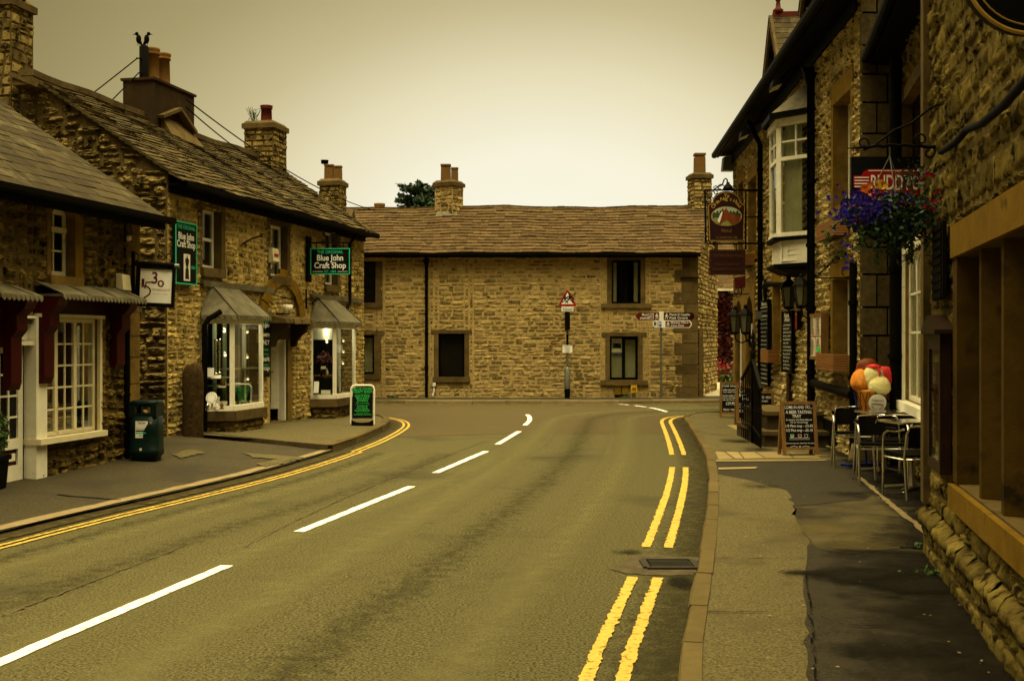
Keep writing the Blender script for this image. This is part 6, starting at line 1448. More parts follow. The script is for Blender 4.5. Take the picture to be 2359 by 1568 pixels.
# conifer behind the long roof
tr = thing('conifer_tree', 'dark conifer rising behind the brown tiled roof', 'tree', (P(965, 480, 42)[0], 42, 0))
tx = P(975, 480, 42); b = MB(); b.tube([(tx[0], 42, 0), (tx[0], 42, 3), (tx[0] + .1, 42, tx[2] + .3)], [.3, .2, .05], 8); b.build('trunk', M['bark'], tr)
b = MB(); ztp = P(0, 430, 42)[2]
for i in range(150):
    z = R_.uniform(3.4, ztp + .12); az = R_.uniform(0, 2 * PI); L_ = (.62 + 1.2 * (1 - z / (ztp + .35)) ** .6 ) * R_.uniform(.6, 1.2)
    d = np.array([math.cos(az), math.sin(az), .30]); o = np.array([tx[0], 42, z - .25])
    for t in np.linspace(.12, 1, 18):
        p = o + d * L_ * t; m_ = 8
        add_leaves(b, m_, lambda: p + R_.normal(0, 1, 3) * [.07, .07, .045], .085, R_)
    b.tube([o, o + d * L_], [.02, .006], 4)
b.build('crown', M['leaf_dark'], tr)
# ================================================================== signs on the left
def label_frame(root, fr, x, y, b): pass
# tall flat sign on the shop front
w = BJW; o_ = .10
s0, s1 = w.s(404, o_), w.s(453, o_); zt, zb = w.z(404, 507, o_), w.z(404, 653, o_); SW = s1 - s0; SH = zt - zb
t = thing('shop_sign', 'tall black craft shop sign with green edge and a vase picture, flat on the wall', 'sign', w.p((s0 + s1) / 2, zb, .05))
fr = Fr(w.p(s0, zb, .05), w.d)
b = MB(); panel(b, fr, 0, SW, 0, SH, 0, .05); b.build('board', M['sign_black'], t)
b = MB(); e = .022
for q in ((0, SW, 0, e), (0, SW, SH - e, SH), (0, e, e, SH - e), (SW - e, SW, e, SH - e)): panel(b, fr, *q, .0502, .058)
b.build('green_edge', M['teal'], t)
b = MB(); text(b, fr, 'THE ORIGINAL', SW / 2, SH * .885, .065, SW * .84, lift=.053); text(b, fr, '1884', SW * .82, SH * .26, .05, SW * .22, lift=.053); b.build('green_lettering', M['teal'], t)
b = MB(); text(b, fr, 'Blue John', SW / 2, SH * .72, .105, SW * .72, lift=.053, bold=.02); text(b, fr, 'Craft Shop', SW / 2, SH * .595, .105, SW * .86, lift=.053, bold=.02); b.build('white_lettering', M['letter_white'], t)
b = MB(); panel(b, fr, SW * .38, SW * .68, SH * .06, SH * .49, .0505, .054); pc = b.build('picture', M['white_clean'], t)
b = MB(); cx = SW * .53; pr = [(.010, .47), (.015, .43), (.05, .41), (.055, .38), (.045, .34), (.025, .29), (.02, .27), (.045, .25), (.045, .22), (.05, .13), (.06, .09)]
flat(b, fr, [(cx + x * 1.2, SH * y) for x, y in pr] + [(cx - x * 1.2, SH * y) for x, y in pr[::-1]], .056); b.build('vase_picture', M['wood_dark'], pc)
# hanging craft shop sign
Yh = 23.9; x0, x1 = uu(715) * Yh, uu(807) * Yh; zt, zb = EYE - vv(572) * Yh, EYE - vv(632) * Yh; SW = x1 - x0; SH = zt - zb
t = thing('hanging_sign', 'wide black craft shop sign with green edge hanging from a wall bracket', 'sign', (x0 + SW / 2, Yh, zb))
fr = Fr((x0, Yh, zb), (1, -.06, 0))
b = MB(); panel(b, fr, 0, SW, 0, SH, -.03, .0); b.build('board', M['sign_black'], t)
b = MB(); e = .018
for q in ((0, SW, 0, e), (0, SW, SH - e, SH), (0, e, e, SH - e), (SW - e, SW, e, SH - e)): panel(b, fr, *q, .0005, .010)
b.build('green_edge', M['teal'], t)
b = MB(); text(b, fr, 'THE ORIGINAL', SW / 2, SH * .80, .062, SW * .66, lift=.004); text(b, fr, 'EST. 1884', SW / 2, SH * .075, .042, SW * .30, lift=.004); b.build('green_lettering', M['teal'], t)
b = MB(); text(b, fr, 'Blue John', SW / 2, SH * .53, .115, SW * .66, lift=.004, bold=.02); text(b, fr, 'Craft Shop', SW / 2, SH * .24, .115, SW * .80, lift=.004, bold=.02)
for q in ((.06, .31), (.69, .94)): panel(b, fr, SW * q[0], SW * q[1], SH * .10, SH * .115, .002, .004)
b.build('white_lettering', M['letter_white'], t)
b = MB(); zr = EYE - vv(559) * Yh; b.bbox((x0 - .12, Yh + .02, zr), (x1 + .02, Yh - .02, zr), .03, .03)
for x in (x0 + .12, x1 - .14): b.bbox((x, Yh - .01, zb + SH), (x, Yh - .01, zr), .02, .02, up=(1, 0, 0))
b.tube([(x0 + .42, Yh, zr + .02), (x0 + .40, Yh, zr + .14), (x0 + .46, Yh, zr + .20), (x0 + .52, Yh, zr + .14), (x0 + .46, Yh, zr + .10)], .012, 6)
b.build('bracket', M['iron'], t)
b = MB(); s_ = w.s(706); b.wbox(w, s_ - .10, s_ + .10, w.z(706, 650), w.z(706, 545), .03, .07); b.build('bracket_board', M['black_matt'], t)
# restaurant sign on an arm
Yr = 15.8; sx_ = (315, 399); 
x0, x1 = uu(sx_[0]) * Yr, uu(sx_[1]) * Yr; fr = Fr((x0, Yr, EYE - vv(702) * Yr), (1, .09, -.045), (.0, 0, 1)); SW = (x1 - x0); SH = vv(702) * Yr - vv(612) * Yr
fr.ex = np.array([1, .09, -.04]); fr.ex /= np.linalg.norm(fr.ex); fr.ey = np.array([.04, 0, 1.0]); fr.ey -= fr.ex * (fr.ey @ fr.ex); fr.ey /= np.linalg.norm(fr.ey); fr.en = np.cross(fr.ex, fr.ey)
t = thing('restaurant_sign', 'square white restaurant sign in a black frame with red numerals, at the corner', 'sign', (x0 + SW / 2, Yr, EYE - vv(705) * Yr))
b = MB(); e = .035
for q in ((-.02, SW, -.02, e), (-.02, SW, SH - e, SH + .02), (-.02, e, e, SH - e), (SW - e, SW, e, SH - e)): panel(b, fr, *q, -.05, .03)
b.build('frame', M['black'], t)
b = MB(); panel(b, fr, e - .002, SW - e + .002, e - .002, SH - e + .002, -.03, .012); b.build('panel', M['white_clean'], t)
b = MB(); text(b, fr, '1', SW * .15, SH * .51, .085, .035, lift=.016); text(b, fr, '3', SW * .46, SH * .57, .15, .075, lift=.016); text(b, fr, '0', SW * .63, SH * .49, .085, .085, lift=.016)
stroke(b, fr, [(SW * .42, SH * .60), (SW * .24, SH * .585), (SW * .205, SH * .44)], .016, .016)
arc = [(SW * .22 + .075 * math.sin(a) - .01, SH * .355 + .070 * math.cos(a)) for a in np.linspace(-.5, 2.2, 12)] + [(SW * .20, SH * .19)]
stroke(b, fr, arc, .017, .016); b.build('numerals', plain('wine_red', (.10, .004, .012)), t)
b = MB(); text(b, fr, 'THE RESTAURANT', SW * .64, SH * .385, .026, SW * .50, lift=.016, bold=0); text(b, fr, 'TEL 01433 621870', SW * .62, SH * .29, .012, SW * .40, lift=.016, bold=0); b.build('small_lettering', plain('pale_wine', (.30, .12, .12)), t)
b = MB(); zA = EYE - vv(606) * Yr; b.tube([(uu(306) * Yr, Yr, zA), (uu(400) * Yr, Yr + .03, zA - .03)], .035, 10); b.bbox((uu(306) * Yr, Yr + .02, zA - .5), (uu(306) * Yr, Yr + .02, zA + .16), .04, .04, up=(1, 0, 0)); b.tube([(uu(325) * Yr, Yr, zA - .05), (uu(385) * Yr, Yr, zA - .07)], .012, 8)
for px in (325, 385): b.bbox((uu(px) * Yr, Yr, zA - .06), (uu(px) * Yr, Yr, zA + .0), .02, .02, up=(1, 0, 0))
for px in (312, 372, 392): b.tube([(uu(px) * Yr + .05 * math.cos(a), Yr, zA + .08 + .05 * math.sin(a)) for a in np.linspace(-1.4, 3.6, 10)], .008, 5)
b.build('bracket_arm', M['black'], t)
b = MB(); b.tube([(uu(402) * Yr, Yr + .02, zA - .035), (uu(412) * Yr, Yr + .02, zA - .04)], .03, 10); b.build('arm_end', M['steel'], t)
# pavement board of the craft shop
YA = 22.3; zg = .115; x0, x1 = uu(806) * YA, uu(863) * YA; W_ = x1 - x0; H_ = vv(980) * YA - vv(886) * YA
t = thing('pavement_sign', 'black pavement board with green lettering in a rounded white frame, outside the craft shop', 'pavement sign', ((x0 + x1) / 2, YA, zg))
fr = Fr((x0, YA, zg), (1, .12, 0), (.0, .06, 1))
def rr(x0, x1, y0, y1, r, n=5): return [(x1 - r + r * math.cos(a), y1 - r + r * math.sin(a)) for a in np.linspace(0, PI / 2, n)] + [(x0 + r + r * math.cos(a), y1 - r + r * math.sin(a)) for a in np.linspace(PI / 2, PI, n)]
b = MB(); path = [(.015, .02), (.015, H_ - .1)] + rr(.015, W_ - .015, 0, H_ - .015, .08)[::-1] + [(W_ - .015, H_ - .1), (W_ - .015, .02)]
b.tube([fr.p(x, y, 0) for x, y in path], .018, 8); b.build('frame', M['white_clean'], t)
b = MB(); flat(b, fr, [(.045, .13), (W_ - .045, .13)] + rr(.045, W_ - .045, 0, H_ - .045, .06), -.012, .006); b.build('panel', M['sign_black'], t)
b = MB()
for s, y, h, ww in (('BLUE JOHN', .865, .045, .70), ('CRAFT SHOP', .795, .045, .78), ('Gold & Silver', .70, .036, .62), ('Blue John', .645, .036, .48), ('Jewellery', .59, .036, .44), ('Made on the premises', .545, .016, .5), ('Furniture &', .45, .030, .40), ('Fancy Goods,', .40, .030, .46), ('Rocks & Minerals.', .35, .030, .62), ('Your answer to home', .305, .015, .5), ('www.bluejohn-cavern.com', .255, .022, .72)):
    text(b, fr, s, W_ / 2, H_ * y, h, W_ * ww, lift=.009)
for y in (.755, .505): panel(b, fr, W_ * .22, W_ * .78, H_ * y, H_ * y + .004, .007, .009)
b.build('lettering', M['green_text'], t)
b = MB(); c = (W_ / 2, .0); flat(b, fr, [(.03, 0.0), (W_ - .03, 0.0), (W_ - .03, .10), (W_ * .75, .06), (W_ * .5, .05), (W_ * .25, .06), (.03, .10)], -.12, .12); b.build('base', M['black_matt'], t)
# litter bin
YB = 15.75; xb = uu(338) * YB; zb_ = .11; HB = EYE - vv(921) * YB - zb_
t = thing('litter_bin', 'dark green rounded litter bin with a white notice on the pavement', 'litter bin', (xb, YB, zb_))
hw = (uu(374) - uu(306)) * YB / 2
b = MB(); b.lathe((xb, YB, zb_), [(hw * .84, .0), (hw * .86, .06), (hw * 1.02, .10), (hw * 1.03, .16), (hw * .99, .17), (hw * .985, HB * .5), (hw * .955, HB * .74)], 28, sq=5); b.build('body', M['bin_green'], t)
fx = hw * .98 * .87
b = MB(); z0 = HB * .742
b.lathe((xb, YB, zb_), [(hw * .93, HB * .93), (hw * .965, HB * .94), (hw * .93, HB * .985), (hw * .80, HB)], 28, sq=5)
for sx in (-1, 1):
    for sy in (-1, 1): b.box(xb + sx * hw * .72 - .04, xb + sx * hw * .72 + .04, YB + sy * hw * .72 - .04, YB + sy * hw * .72 + .04, zb_ + HB * .73, zb_ + HB * .94)
for sx in (-1, 1): b.box(xb + sx * hw * .82 - .02, xb + sx * hw * .82 + .02, YB - hw * .75, YB + hw * .75, zb_ + HB * .73, zb_ + HB * .94)
b.box(xb - hw * .7, xb + hw * .7, YB - hw * .87, YB - hw * .83, zb_ + HB * .742, zb_ + HB * .80); b.box(xb - hw * .7, xb + hw * .7, YB - hw * .87, YB - hw * .83, zb_ + HB * .90, zb_ + HB * .94)
b.build('hood', M['bin_green'], t)
b = MB(); b.lathe((xb, YB, zb_), [(hw * .7, HB * .70), (hw * .7, HB * .735)], 20, sq=5); b.build('liner', M['black_matt'], t)
fr = Fr((xb - hw * .45, YB - hw * .985, zb_ + HB * .40), (1, .06, 0)); nw, nh = hw * .82, HB * .27
b = MB(); panel(b, fr, 0, nw, 0, nh, .0, .006); nt = b.build('notice', M['white_clean'], t)
b = MB(); text(b, fr, 'Clean Team', nw / 2, nh * .84, .03, nw * .6, lift=.008); text(b, fr, 'Please use your bin', nw * .5, nh * .52, .018, nw * .85, lift=.008); panel(b, fr, .005, nw - .005, nh * .38, nh * .46, .006, .008); text(b, fr, 'the council', nw * .6, nh * .10, .022, nw * .6, lift=.008); b.build('notice_lettering', M['bin_green'], nt)
b = MB(); panel(b, fr, .008, nw - .008, nh * .26, nh * .33, .006, .008); b.build('notice_band', M['teal'], nt)
b = MB(); c = np.array([xb + hw * .55, YB - hw * .975, zb_ + HB * .63]); b.ball(c, .018, .008, .022); b.build('lock', M['steel'], t)
b = MB(); c = np.array([xb - hw * .1, YB - hw * .99, zb_ + HB * .215]); b.box(c[0] - .015, c[0] + .015, c[1] - .01, c[1] + .004, c[2] - .015, c[2] + .015); b.build('sticker', M['cream'], t)
# box topiary in a planter at the left edge
c = P(-22, 1060, 12.9); zg = .10
t = thing('potted_shrub', 'clipped green shrub in a dark square planter by the white restaurant door', 'plant', (c[0], 12.9, zg))
b = MB(); b.lathe((c[0], 12.9, zg), [(.17, 0), (.20, .30), (.23, .31), (.23, .36), (.19, .36)], 4, smooth=False); b.build('planter', M['black'], t)
R_ = np.random.default_rng(5); b = MB(); 
def fn():
    v = R_.normal(0, 1, 3); v /= np.linalg.norm(v); return np.array([c[0], 12.9, zg + .60]) + v * [.19, .19, .27] * R_.uniform(.7, 1.05)
add_leaves(b, 1500, fn, .026, R_); b.build('foliage', M['leaf'], t)
# ------------------------------------------------------------------ things shown in the two bay windows
def bayf(bay):
    f, A, B, C, E, zs, zt = bay; return A, B, C, E, zs + .05, zt
A, B, C, E, zs, zt = bayf(bayA)
def bp(bay, px, py, back):   # a point inside the bay: pixel column, height row, set back from the front line
    A, B, C, E, zs, zt = bayf(bay); q = B + (C - B) * .5 - w.n * back; s = (w.o - 0) ; 
    k = BJW.s(px, .45 - back); p = BJW.p(k, 0, .45 - back); return np.array([p[0], p[1], EYE - vv(py) * p[1]])
R_ = np.random.default_rng(15)
def shelf(px0, px1, py, back, label):
    a, c = bp(bayA, px0, py, back), bp(bayA, px1, py, back); m_ = MB(); z = a[2]
    m_.prism([a - w.n * .16, c * [1, 1, 0] + [0, 0, z] - w.n * .16, c * [1, 1, 0] + [0, 0, z] + w.n * .16, a + w.n * .16], (0, 0, .02)); m_.build('glass_shelf', M['shelf'], label=label, cat='shelf', group='shelves in the shop window')
M['shelf'] = plain('pale_shelf', (.24, .27, .16), .4)
for (a, c, y, lb) in ((476, 525, 873, 'upper pale shelf in the nearer bay window'), (476, 560, 890, 'middle pale shelf in the nearer bay window'), (520, 600, 852, 'high shelf at the right of the nearer bay window')): shelf(a, c, y, .45, lb)
# lit spot lamps
M['bulb'] = glow('lit_bulb', (1.0, .86, .55), 4.0)
for k, (bay, px, py) in enumerate(((bayA, 516, 760), (bayA, 518, 815), (bayA, 516, 880), (bayA, 569, 762), (bayA, 569, 820), (bayA, 570, 870), (bayB, 752, 785), (bayB, 790, 783), (bayB, 790, 808), (bayB, 789, 835))):
    p = bp(bay, px, py, .40); t = thing('spot_lamp', ['uppermost lit spot lamp on the nearer bay window post', 'middle lit spot lamp on the nearer bay window post', 'lowest lit spot lamp on the nearer bay window post', 'top lit spot lamp behind the right pane of the nearer bay', 'middle lit spot lamp behind the right pane of the nearer bay', 'bottom lit spot lamp behind the right pane of the nearer bay', 'lit spot lamp behind the left pane of the farther bay', 'top lit spot lamp behind the right pane of the farther bay', 'middle lit spot lamp behind the right pane of the farther bay', 'bottom lit spot lamp behind the right pane of the farther bay'][k], 'lamp', p, 'lit spot lamps in the bay windows')
    m_ = MB(); m_.tube([p + [-.02, .05, .03], p, p + [.015, -.04, -.02]], [.015, .028, .034], 8); m_.build('shade', M['white_clean'], t)
    m_ = MB(); m_.ball(p + [.018, -.05, -.025], .017, seg=8, ring=6); m_.build('bulb', M['bulb'], t)
# goods: jewellery cards, clock, books, vases, an ornament
def card(bay, px, py, back, wd, ht, tilt, mm, name, label, cat, rot=0.0):
    p = bp(bay, px, py, back); ex = w.d * .0 + np.array([math.cos(rot), math.sin(rot), 0]); ey = np.array([0, tilt, 1.0]); fr = Fr(p - ex * wd / 2, ex, ey)
    m_ = MB(); panel(m_, fr, 0, wd, 0, ht, 0, .012); o = m_.build(name, M[mm], label=label, cat=cat)
    m_ = MB()
    for i in range(5): q = fr.p(wd * R_.uniform(.2, .8), ht * R_.uniform(.15, .85), .016); m_.ball(q, .010, seg=6, ring=4, mi=0)
    return o
for a in ((bayA, 484, 868, .30, .12, .15, .25, 'jewellery_card', 'white jewellery card on the upper shelf of the nearer bay', 'jewellery card'), (bayA, 497, 872, .25, .16, .07, .9, 'jewellery_tray', 'low sloping white jewellery tray on the upper shelf of the nearer bay', 'jewellery tray'), (bayA, 487, 938, .30, .13, .20, .3, 'display_card', 'tall pale card at the left foot of the nearer bay', 'display card'), (bayA, 498, 938, .26, .10, .18, .3, 'display_card', 'tall pale card standing in the middle of the nearer bay', 'display card'), (bayA, 512, 937, .25, .15, .10, .5, 'jewellery_tray', 'wide white jewellery tray at the foot of the nearer bay', 'jewellery tray'), (bayA, 558, 936, .22, .14, .10, .6, 'display_card', 'pale card behind the right pane of the nearer bay', 'display card'), (bayB, 728, 905, .30, .10, .24, .35, 'display_card', 'tall pale card at the left foot of the farther bay', 'display card'), (bayB, 750, 908, .26, .19, .10, .8, 'jewellery_tray', 'sloping pale tray at the foot of the farther bay', 'jewellery tray'), (bayA, 505, 893, .28, .22, .03, .8, 'plate', 'pale dish on the middle shelf of the nearer bay', 'dish'), (bayB, 745, 850, .30, .10, .06, .3, 'cup', 'small white cup on the table in the farther bay', 'cup')):
    card(a[0], a[1], a[2], a[3], a[4], a[5], a[6], 'white_clean', *a[7:])
p = bp(bayA, 487, 930, .16); b = MB(); b.prism([p + [.09 * math.cos(a), .03 * math.sin(a), .10 + .09 * math.sin(a)] for a in np.linspace(0, 2 * PI, 17)[:-1]], (0, .02, 0)); ck = b.build('clock', M['white_clean'], label='round white clock face at the foot of the nearer bay window', cat='clock')
b = MB()
for i in range(12): a = 2 * PI * i / 12; b.ball(p + [.07 * math.cos(a), -.012 + .024 * math.sin(a), .10 + .07 * math.sin(a)], .007, seg=5, ring=3)
b.build('hour_marks', M['black_matt'], ck)
for k in range(12):
    p = bp(bayA, 478 + 11 * k if k < 6 else 540 + 9 * (k - 6), (942 if k % 2 else 944) if k < 6 else 936, .10 + .05 * (k % 3)); b = MB(); r_ = R_.uniform(.02, .04)
    b.lathe(p, [(r_, 0), (r_ * 1.1, .01), (r_ * .5, .03), (r_ * R_.uniform(.6, 1.2), .06), (r_ * .4, .09), (.004, .11)], 8); b.build('ornament', M[('chrome', 'gold', 'white_clean', 'clay')[k % 4]], label='small glinting ornament standing at the foot of the nearer bay window', cat='ornament', group='small ornaments in the nearer bay')
p = bp(bayA, 512, 893, .30); b = MB(); b.ball(p + [0, 0, .07], .06, .06, .07, bump=.05); b.build('mineral_ornament', M['clay'], label='amber mineral ornament on the middle shelf of the nearer bay', cat='ornament')
for px, py, lb in ((505, 860, 'twisted silver candlestick in front of the dark nearer bay'), (497, 862, 'slim silver candlestick left of the lamps in the nearer bay')):
    p = bp(bayA, px, py, .40); b = MB(); b.lathe(p, [(.045, 0), (.045, .015), (.015, .03)] + [(.018 + .008 * (i % 2), .05 + .035 * i) for i in range(14)] + [(.03, .56), (.02, .58)], 8); b.build('candlestick', M['chrome'], label=lb, cat='candlestick')
p = bp(bayB, 745, 868, .40); b = MB(); b.box(p[0] - .28, p[0] + .2, p[1] - .1, p[1] + .3, p[2], p[2] + .04)
tb = MB(); tb.box(p[0] - .28, p[0] + .25, p[1] - .1, p[1] + .3, p[2], p[2] + .04); st = thing('display_table', 'small dark wooden table inside the farther bay window', 'table', (p[0], p[1], zs)); tb.build('table_top', M['wood'], st)
for sx in (-.25, .22):
    for sy in (-.07, .27): tb = MB(); tb.box(p[0] + sx - .02, p[0] + sx + .02, p[1] + sy - .02, p[1] + sy + .02, zs + .0, p[2] - .002); tb.build('leg', M['wood'], st)
for px, lb in ((741, 'left small bottle on the table in the farther bay'), (753, 'right small bottle on the table in the farther bay')):
    q = bp(bayB, px, 866, .38); b = MB(); b.lathe(q, [(.03, 0), (.03, .09), (.012, .12), (.012, .16)], 8); b.build('bottle', M['maroon'] if px < 750 else M['white_clean'], label=lb, cat='bottle', group='bottles in the farther bay')
q = bp(bayB, 748, 826, .42); R2 = np.random.default_rng(2); b = MB(); add_leaves(b, 60, lambda: q + R2.normal(0, 1, 3) * [.09, .05, .07], .05, R2); b.build('dried_flowers', M['pink'] if 'pink' in M else plain('dusty_pink', (.30, .13, .15)), label='dusty pink dried flowers in the farther bay window', cat='flowers')
q = bp(bayB, 735, 770, .5)
b = MB(); a, c = bp(bayB, 720, 770, .42), bp(bayB, 769, 770, .42); vs = []
for i in range(13):
    p = a + (c - a) * i / 12; vs += [[p[0], p[1] + .015 * math.sin(i * 2), zt - .12], [p[0], p[1] + .015 * math.sin(i * 2), zt - .36]]
b.add(vs, [(2 * i, 2 * i + 2, 2 * i + 3, 2 * i + 1) for i in range(12)], 0, None, True); b.build('cafe_blind', M['curtain'], label='pale short curtain at the top of the farther bay window', cat='curtain')
for px in (497, 520, 556, 577):
    a = bp(bayA, px, 735, .75); b = MB(); b.wbox(W(a[0] - .5 * w.d[0], a[1] - .5 * w.d[1], a[0] + .5 * w.d[0], a[1] + .5 * w.d[1], 1), .46, .54, zs, zt - .05, -.04, 0); b.build('display_post', M['shelf'], label={497: 'leftmost green post at the back of the nearer bay', 520: 'second green post at the back of the nearer bay', 556: 'third green post at the back of the nearer bay', 577: 'rightmost green post at the back of the nearer bay'}[px], cat='post', group='display posts in the nearer bay')
# narrow lettered board between the bay and the door
s0, s1 = w.s(606, .02), w.s(617, .02); zt_, zb_ = w.z(611, 735), w.z(611, 868); t = thing('wall_board', 'narrow black lettered board between the nearer bay and the shop door', 'sign', w.p((s0 + s1) / 2, zb_, .03))
fr = Fr(w.p(s0 - .25, zb_, .03), w.d); SW, SH = s1 - s0 + .25, zt_ - zb_
b = MB(); panel(b, fr, 0, SW, 0, SH, 0, .03); b.build('board', M['sign_black'], t)
b = MB()
for s, y in (('Blue John', .86), ('Cavern', .70), ('ONLY', .56), ('visit', .28), ('shop', .12)): text(b, fr, s, SW / 2, SH * y, .085, SW * .9, lift=.033)
b.build('lettering', M['letter_white'], t)
b = MB()
for y in (.95, .46, .38, .20): text(b, fr, 'jewellery', SW / 2, SH * y, .035, SW * .7, lift=.033)
b.build('green_lettering', M['teal'], t)
# ================================================================== along the back wall
pz = 33.0
def pole_pt(px, py, Y): return P(px, py, Y)
xs = uu(1307) * pz
t = thing('school_sign', 'red triangle school warning sign on a grey post against the long wall', 'road sign', (xs, pz, .1))
zq = lambda y: EYE - vv(y) * pz
b = MB(); b.tube([(xs, pz, .1), (xs, pz, zq(895))], .075, 12); b.build('post_sleeve', M['black'], t)
b = MB(); b.tube([(xs, pz, zq(895)), (xs, pz, zq(850)), (xs, pz, zq(845))], [.085, .085, .045], 12); b.build('post_base', M['steel'], t)
b = MB(); b.tube([(xs, pz, zq(846)), (xs, pz, zq(672))], .036, 10); b.build('post', M['steel'], t)
fr = Fr((xs, pz - .055, 0), (1, 0, 0)); hw = (uu(1330) - uu(1286)) * pz / 2; yt, yb = zq(665), zq(705)
def tri(k, r=.04):
    cx_, cy_ = 0, (yt + 2 * yb) / 3; V_ = [(-hw, yb), (hw, yb), (0, yt)]; pts = []
    for i in range(3):
        p = np.array(V_[i]); a = np.array(V_[i - 1]); c = np.array(V_[(i + 1) % 3]); da = (a - p) / np.linalg.norm(a - p); dc = (c - p) / np.linalg.norm(c - p)
        for tt in np.linspace(0, 1, 5): q = p + da * r * (1 - tt) + dc * r * tt * 1.0; q = q * .5 + (p + (da + dc) * r * .35) * .5 if 0 < tt < 1 else q; pts.append(q)
    return [(cx_ + (q[0] - cx_) * k, cy_ + (q[1] - cy_) * k) for q in pts]
b = MB(); flat(b, fr, tri(1.0, .05), -.012, .0); b.build('red_border', M['sign_red'], t)
b = MB(); flat(b, fr, tri(.66, .015), .001, .003); b.build('white_face', M['letter_white'], t)
b = MB()
def child(cx_, sc, fl):
    f_ = lambda x, y: (cx_ + fl * x * sc, yb + .085 + y * sc)
    n = 10; flat(b, fr, [f_(.02 + .035 * math.cos(a), .285 + .038 * math.sin(a)) for a in np.linspace(0, 2 * PI, n + 1)[:-1]], .006)
    flat(b, fr, [f_(-.03, .12), f_(.05, .11), f_(.055, .235), f_(.0, .245)], .006)
    for pts in ([(.03, .12), (.09, .06), (.13, .0)], [(-.01, .12), (-.05, .06), (-.12, .02)], [(.05, .22), (.11, .18), (.15, .13)], [(.0, .22), (-.06, .19), (-.08, .14)]): stroke(b, fr, [f_(*q) for q in pts], .032 * sc, .006)
child(-.075, .66, 1); child(.045, .86, 1); b.build('running_children', M['sign_black'], t)
b = MB(); hw2 = .165; flat(b, fr, [(-hw2, zq(717)), (hw2, zq(717)), (hw2, zq(706.5)), (-hw2, zq(706.5))], -.01, .0); sp_ = b.build('plate', M['letter_white'], t)
b = MB(); text(b, fr, 'School', 0, zq(715), .075, .26, lift=.003); b.build('plate_lettering', M['sign_black'], sp_)
b = MB(); b.box(xs - .07, xs + .07, pz - .10, pz + .06, zq(760), zq(719)); b.build('flasher_box', M['black'], t)
b = MB(); b.box(xs - .03, xs + .03, pz - .06, pz - .03, zq(794), zq(770)); b.build('post_band', M['black'], t)
b = MB(); flat(b, fr, [(-.135, zq(812)), (.135, zq(812)), (.135, zq(795)), (-.135, zq(795))], -.01, .0); np_ = b.build('plate', M['letter_white'], t)
b = MB()
for i, s in enumerate(('Funded from', 'Castleton', 'on street', 'charging', 'scheme')): text(b, fr, s, 0, zq(798 + i * 3.1), .024, None, lift=.003)
b.build('plate_lettering', M['sign_black'], np_)
# fingerpost
pf = 33.1; xs = uu(1523) * pf; zq = lambda y: EYE - vv(y) * pf; xq = lambda px: uu(px) * pf
t = thing('fingerpost', 'brown and white visitor fingerpost on a thin pole by the long wall', 'signpost', (xs, pf, .1))
b = MB(); b.tube([(xs, pf, .1), (xs, pf, zq(717))], .034, 10); b.build('pole', M['steel'], t)
b = MB(); b.box(xs - .06, xs + .06, pf - .05, pf + .05, zq(753), zq(717)); b.build('clamp', M['white_clean'], t)
fr = Fr((0, pf - .06, 0), (1, 0, 0))
def finger(px0, px1, y0, y1, tip, mm, parts, border=None):
    x0, x1, z0, z1 = xq(px0), xq(px1), zq(y1), zq(y0); zm = (z0 + z1) / 2; a = .07
    pts = [(x0 + a, z0), (x1, z0), (x1, z1), (x0 + a, z1), (x0 + .012, zm + .03), (x0 + .012, zm - .03)] if tip < 0 else [(x0, z0), (x1 - a, z0), (x1 - .012, zm - .03), (x1 - .012, zm + .03), (x1 - a, z1), (x0, z1)]
    b = MB(); flat(b, fr, pts, -.012, .0); f = b.build('finger_arm', M[mm], t); 
    return f, x0, x1, z0, z1
def man(b, cx_, z0, h, fl, n=.006):
    f_ = lambda x, y: (cx_ + fl * x * h, z0 + y * h)
    flat(b, fr, [f_(.02 + .10 * math.cos(a), .88 + .10 * math.sin(a)) for a in np.linspace(0, 2 * PI, 11)[:-1]], n); flat(b, fr, [f_(-.12, .42), f_(.12, .42), f_(.14, .76), f_(-.08, .78)], n)
    for pts in ([(.05, .44), (.14, .22), (.18, .0)], [(-.04, .44), (-.12, .22), (-.28, .02)], [(.10, .72), (.24, .58), (.30, .44)], [(-.05, .72), (-.2, .60), (-.26, .46)]): stroke(b, fr, [f_(*q) for q in pts], .10 * h, n)
f, x0, x1, z0, z1 = finger(1464, 1518, 720, 737, -1, 'sign_brown', ()); b = MB(); text(b, fr, 'Bus', x0 + .25, z0 + .12, .062, .15, lift=.004); text(b, fr, 'station', x0 + .25, z0 + .03, .062, .27, lift=.004); text(b, fr, 'WC', x1 - .235, z0 + .065, .07, .11, lift=.004); man(b, x1 - .065, z0 + .03, .155, -1)
for q in ((x1 - .315, x1 - .155, z0 + .03, z0 + .04), (x1 - .315, x1 - .155, z1 - .04, z1 - .03), (x1 - .315, x1 - .305, z0 + .04, z1 - .04), (x1 - .165, x1 - .155, z0 + .04, z1 - .04)): panel(b, fr, *q, .002, .004)
b.build('arm_lettering', M['letter_white'], f)
f, x0, x1, z0, z1 = finger(1529, 1600, 720, 737, 1, 'maroon_dark', ()); b = MB(); man(b, x0 + .07, z0 + .03, .155, 1); text(b, fr, 'Peveril Castle', x0 + .155, z0 + .12, .062, .56, align='l', lift=.004); text(b, fr, 'Peak Cavern', x0 + .155, z0 + .03, .062, .50, align='l', lift=.004); b.build('arm_lettering', M['letter_white'], f)
